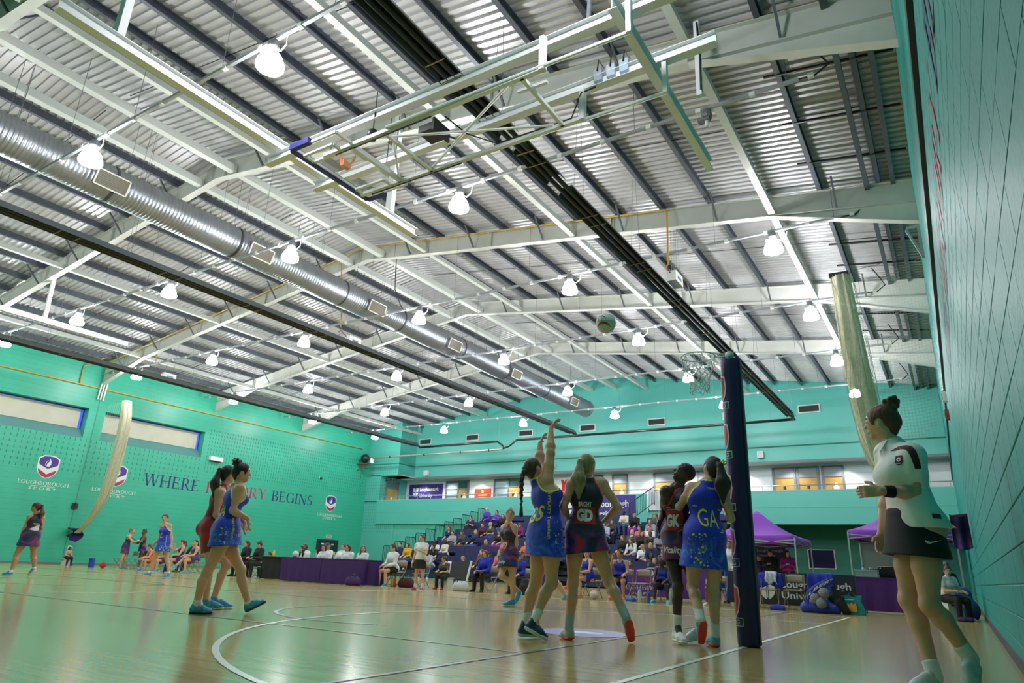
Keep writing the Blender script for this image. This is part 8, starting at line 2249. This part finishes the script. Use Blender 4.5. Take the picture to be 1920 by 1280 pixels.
mb.f = list(fs); mb.m = [0] * len(fs); mb.build('strap_lettering', OFFW, o, world=False)
S_ = SDF().cap((.26, .0, .52), (.36, .0, .2), .05, .10, k=.06, flat=(V3(0, 1, 0), .6)).cap((.36, 0, .2), (.50, -.05, .06), .10, .06, k=.05).cap((.2, .04, .3), (.4, .04, .3), .08, .06, k=.05).plane((0, 0, 0), (0, 0, -1)); V, F = S_.mesh(.016); put('black_flap', np_mesh('black_flap', V, F, cl('black')), o)
for k, (x, y, z) in enumerate(((-2.44, 16.02, .40), (-2.62, 16.05, .28), (-2.5, 15.98, .20))):
    netball('grey netball %s the open blue ball bag' % ['on top of', 'at the left inside', 'low inside'][k], (x, y, z), .105, mat('grey_worn_ball', (.20, .20, .22), rough=.6, noise=.3, nscale=8), MATS['ball_seam'])
o = thing('carrier_bag', 'turquoise carrier bag with an orange print on the floor right of the ball bag', 'bag', (-1.95, 16.3, 0))
TQ = mat('turquoise_carrier', (.015, .24, .28), rough=.45, bump=.5, bscale=8)
mb = MB(); W_, H_, D_ = .42, .36, .14
mb.grid(lambda u, v: (-W_ / 2 * (1 - .18 * v) + W_ * u * (1 - .18 * v) + .02 * math.sin(v * 7), -D_ / 2 * (1 - v * .8) + .012 * math.sin(u * 9 + v * 5), H_ * v + .025 * math.sin(u * 8) * v), 12, 8)
mb.grid(lambda u, v: (W_ / 2 * (1 - .18 * v) - W_ * u * (1 - .18 * v) + .02 * math.sin(v * 7), D_ / 2 * (1 - v * .8) + .012 * math.sin(u * 7 + v * 5), H_ * v + .02 * math.sin(u * 7) * v), 12, 8)
for sg in (-1, 1): mb.add([(sg * W_ / 2, -D_ / 2, 0), (sg * W_ / 2, D_ / 2, 0), (sg * W_ / 2 * .82, D_ / 2 * .2, H_), (sg * W_ / 2 * .82, -D_ / 2 * .2, H_)], [(0, 1, 2, 3)])
mb.build('bag_body', TQ, o, world=False, smooth=False)
OR2 = mat('orange_print', (.75, .32, .03), rough=.5)
mb = MB(); mb.poly([(-.09, -.083, .07), (.07, -.083, .06), (.08, -.066, .16), (.05, -.06, .23), (.02, -.058, .20), (-.03, -.058, .24), (-.05, -.06, .20), (-.10, -.062, .22)], (0, -.004, 0)); mb.build('orange_print', OR2, o, world=False)
MB().box(-.14, -.048, .285, .02, -.042, .30).build('print_line', OFFW, o, world=False)
MB().tube([(-.08, -.01, .35), (-.05, -.02, .42), (.03, -.02, .42), (.07, -.01, .35)], .006, 5).build('handle', TQ, o, world=False)
o = thing('display_screen', 'black upright screen panel beside the seated coach', 'screen', (-11.75, 16.5, 0))
MB().poly([(-12.65, 16.6, .02), (-12.05, 16.55, .02), (-12.0, 16.75, .78), (-12.7, 16.8, .78)], (0, .05, 0)).build('panel', mat('matt_black_panel', (.012, .012, .013), rough=.6), o); MB().bar((-12.01, 16.57, .02), (-11.97, 16.78, .79), .04, .05).build('side_edge', WHITE, o)
o = thing('clip_board', 'clipboard of papers on the lap of the gloved coach', 'clipboard', (-11.05, 15.85, .5)); MB().poly([(-11.15, 15.72, .52), (-10.85, 15.70, .52), (-10.84, 15.92, .53), (-11.14, 15.94, .53)], (0, 0, .01)).build('board', cl('black'), o); MB().poly([(-11.13, 15.74, .532), (-10.87, 15.72, .532), (-10.86, 15.90, .542), (-11.12, 15.92, .542)], (0, 0, .003)).build('sheet', WHITE, o)
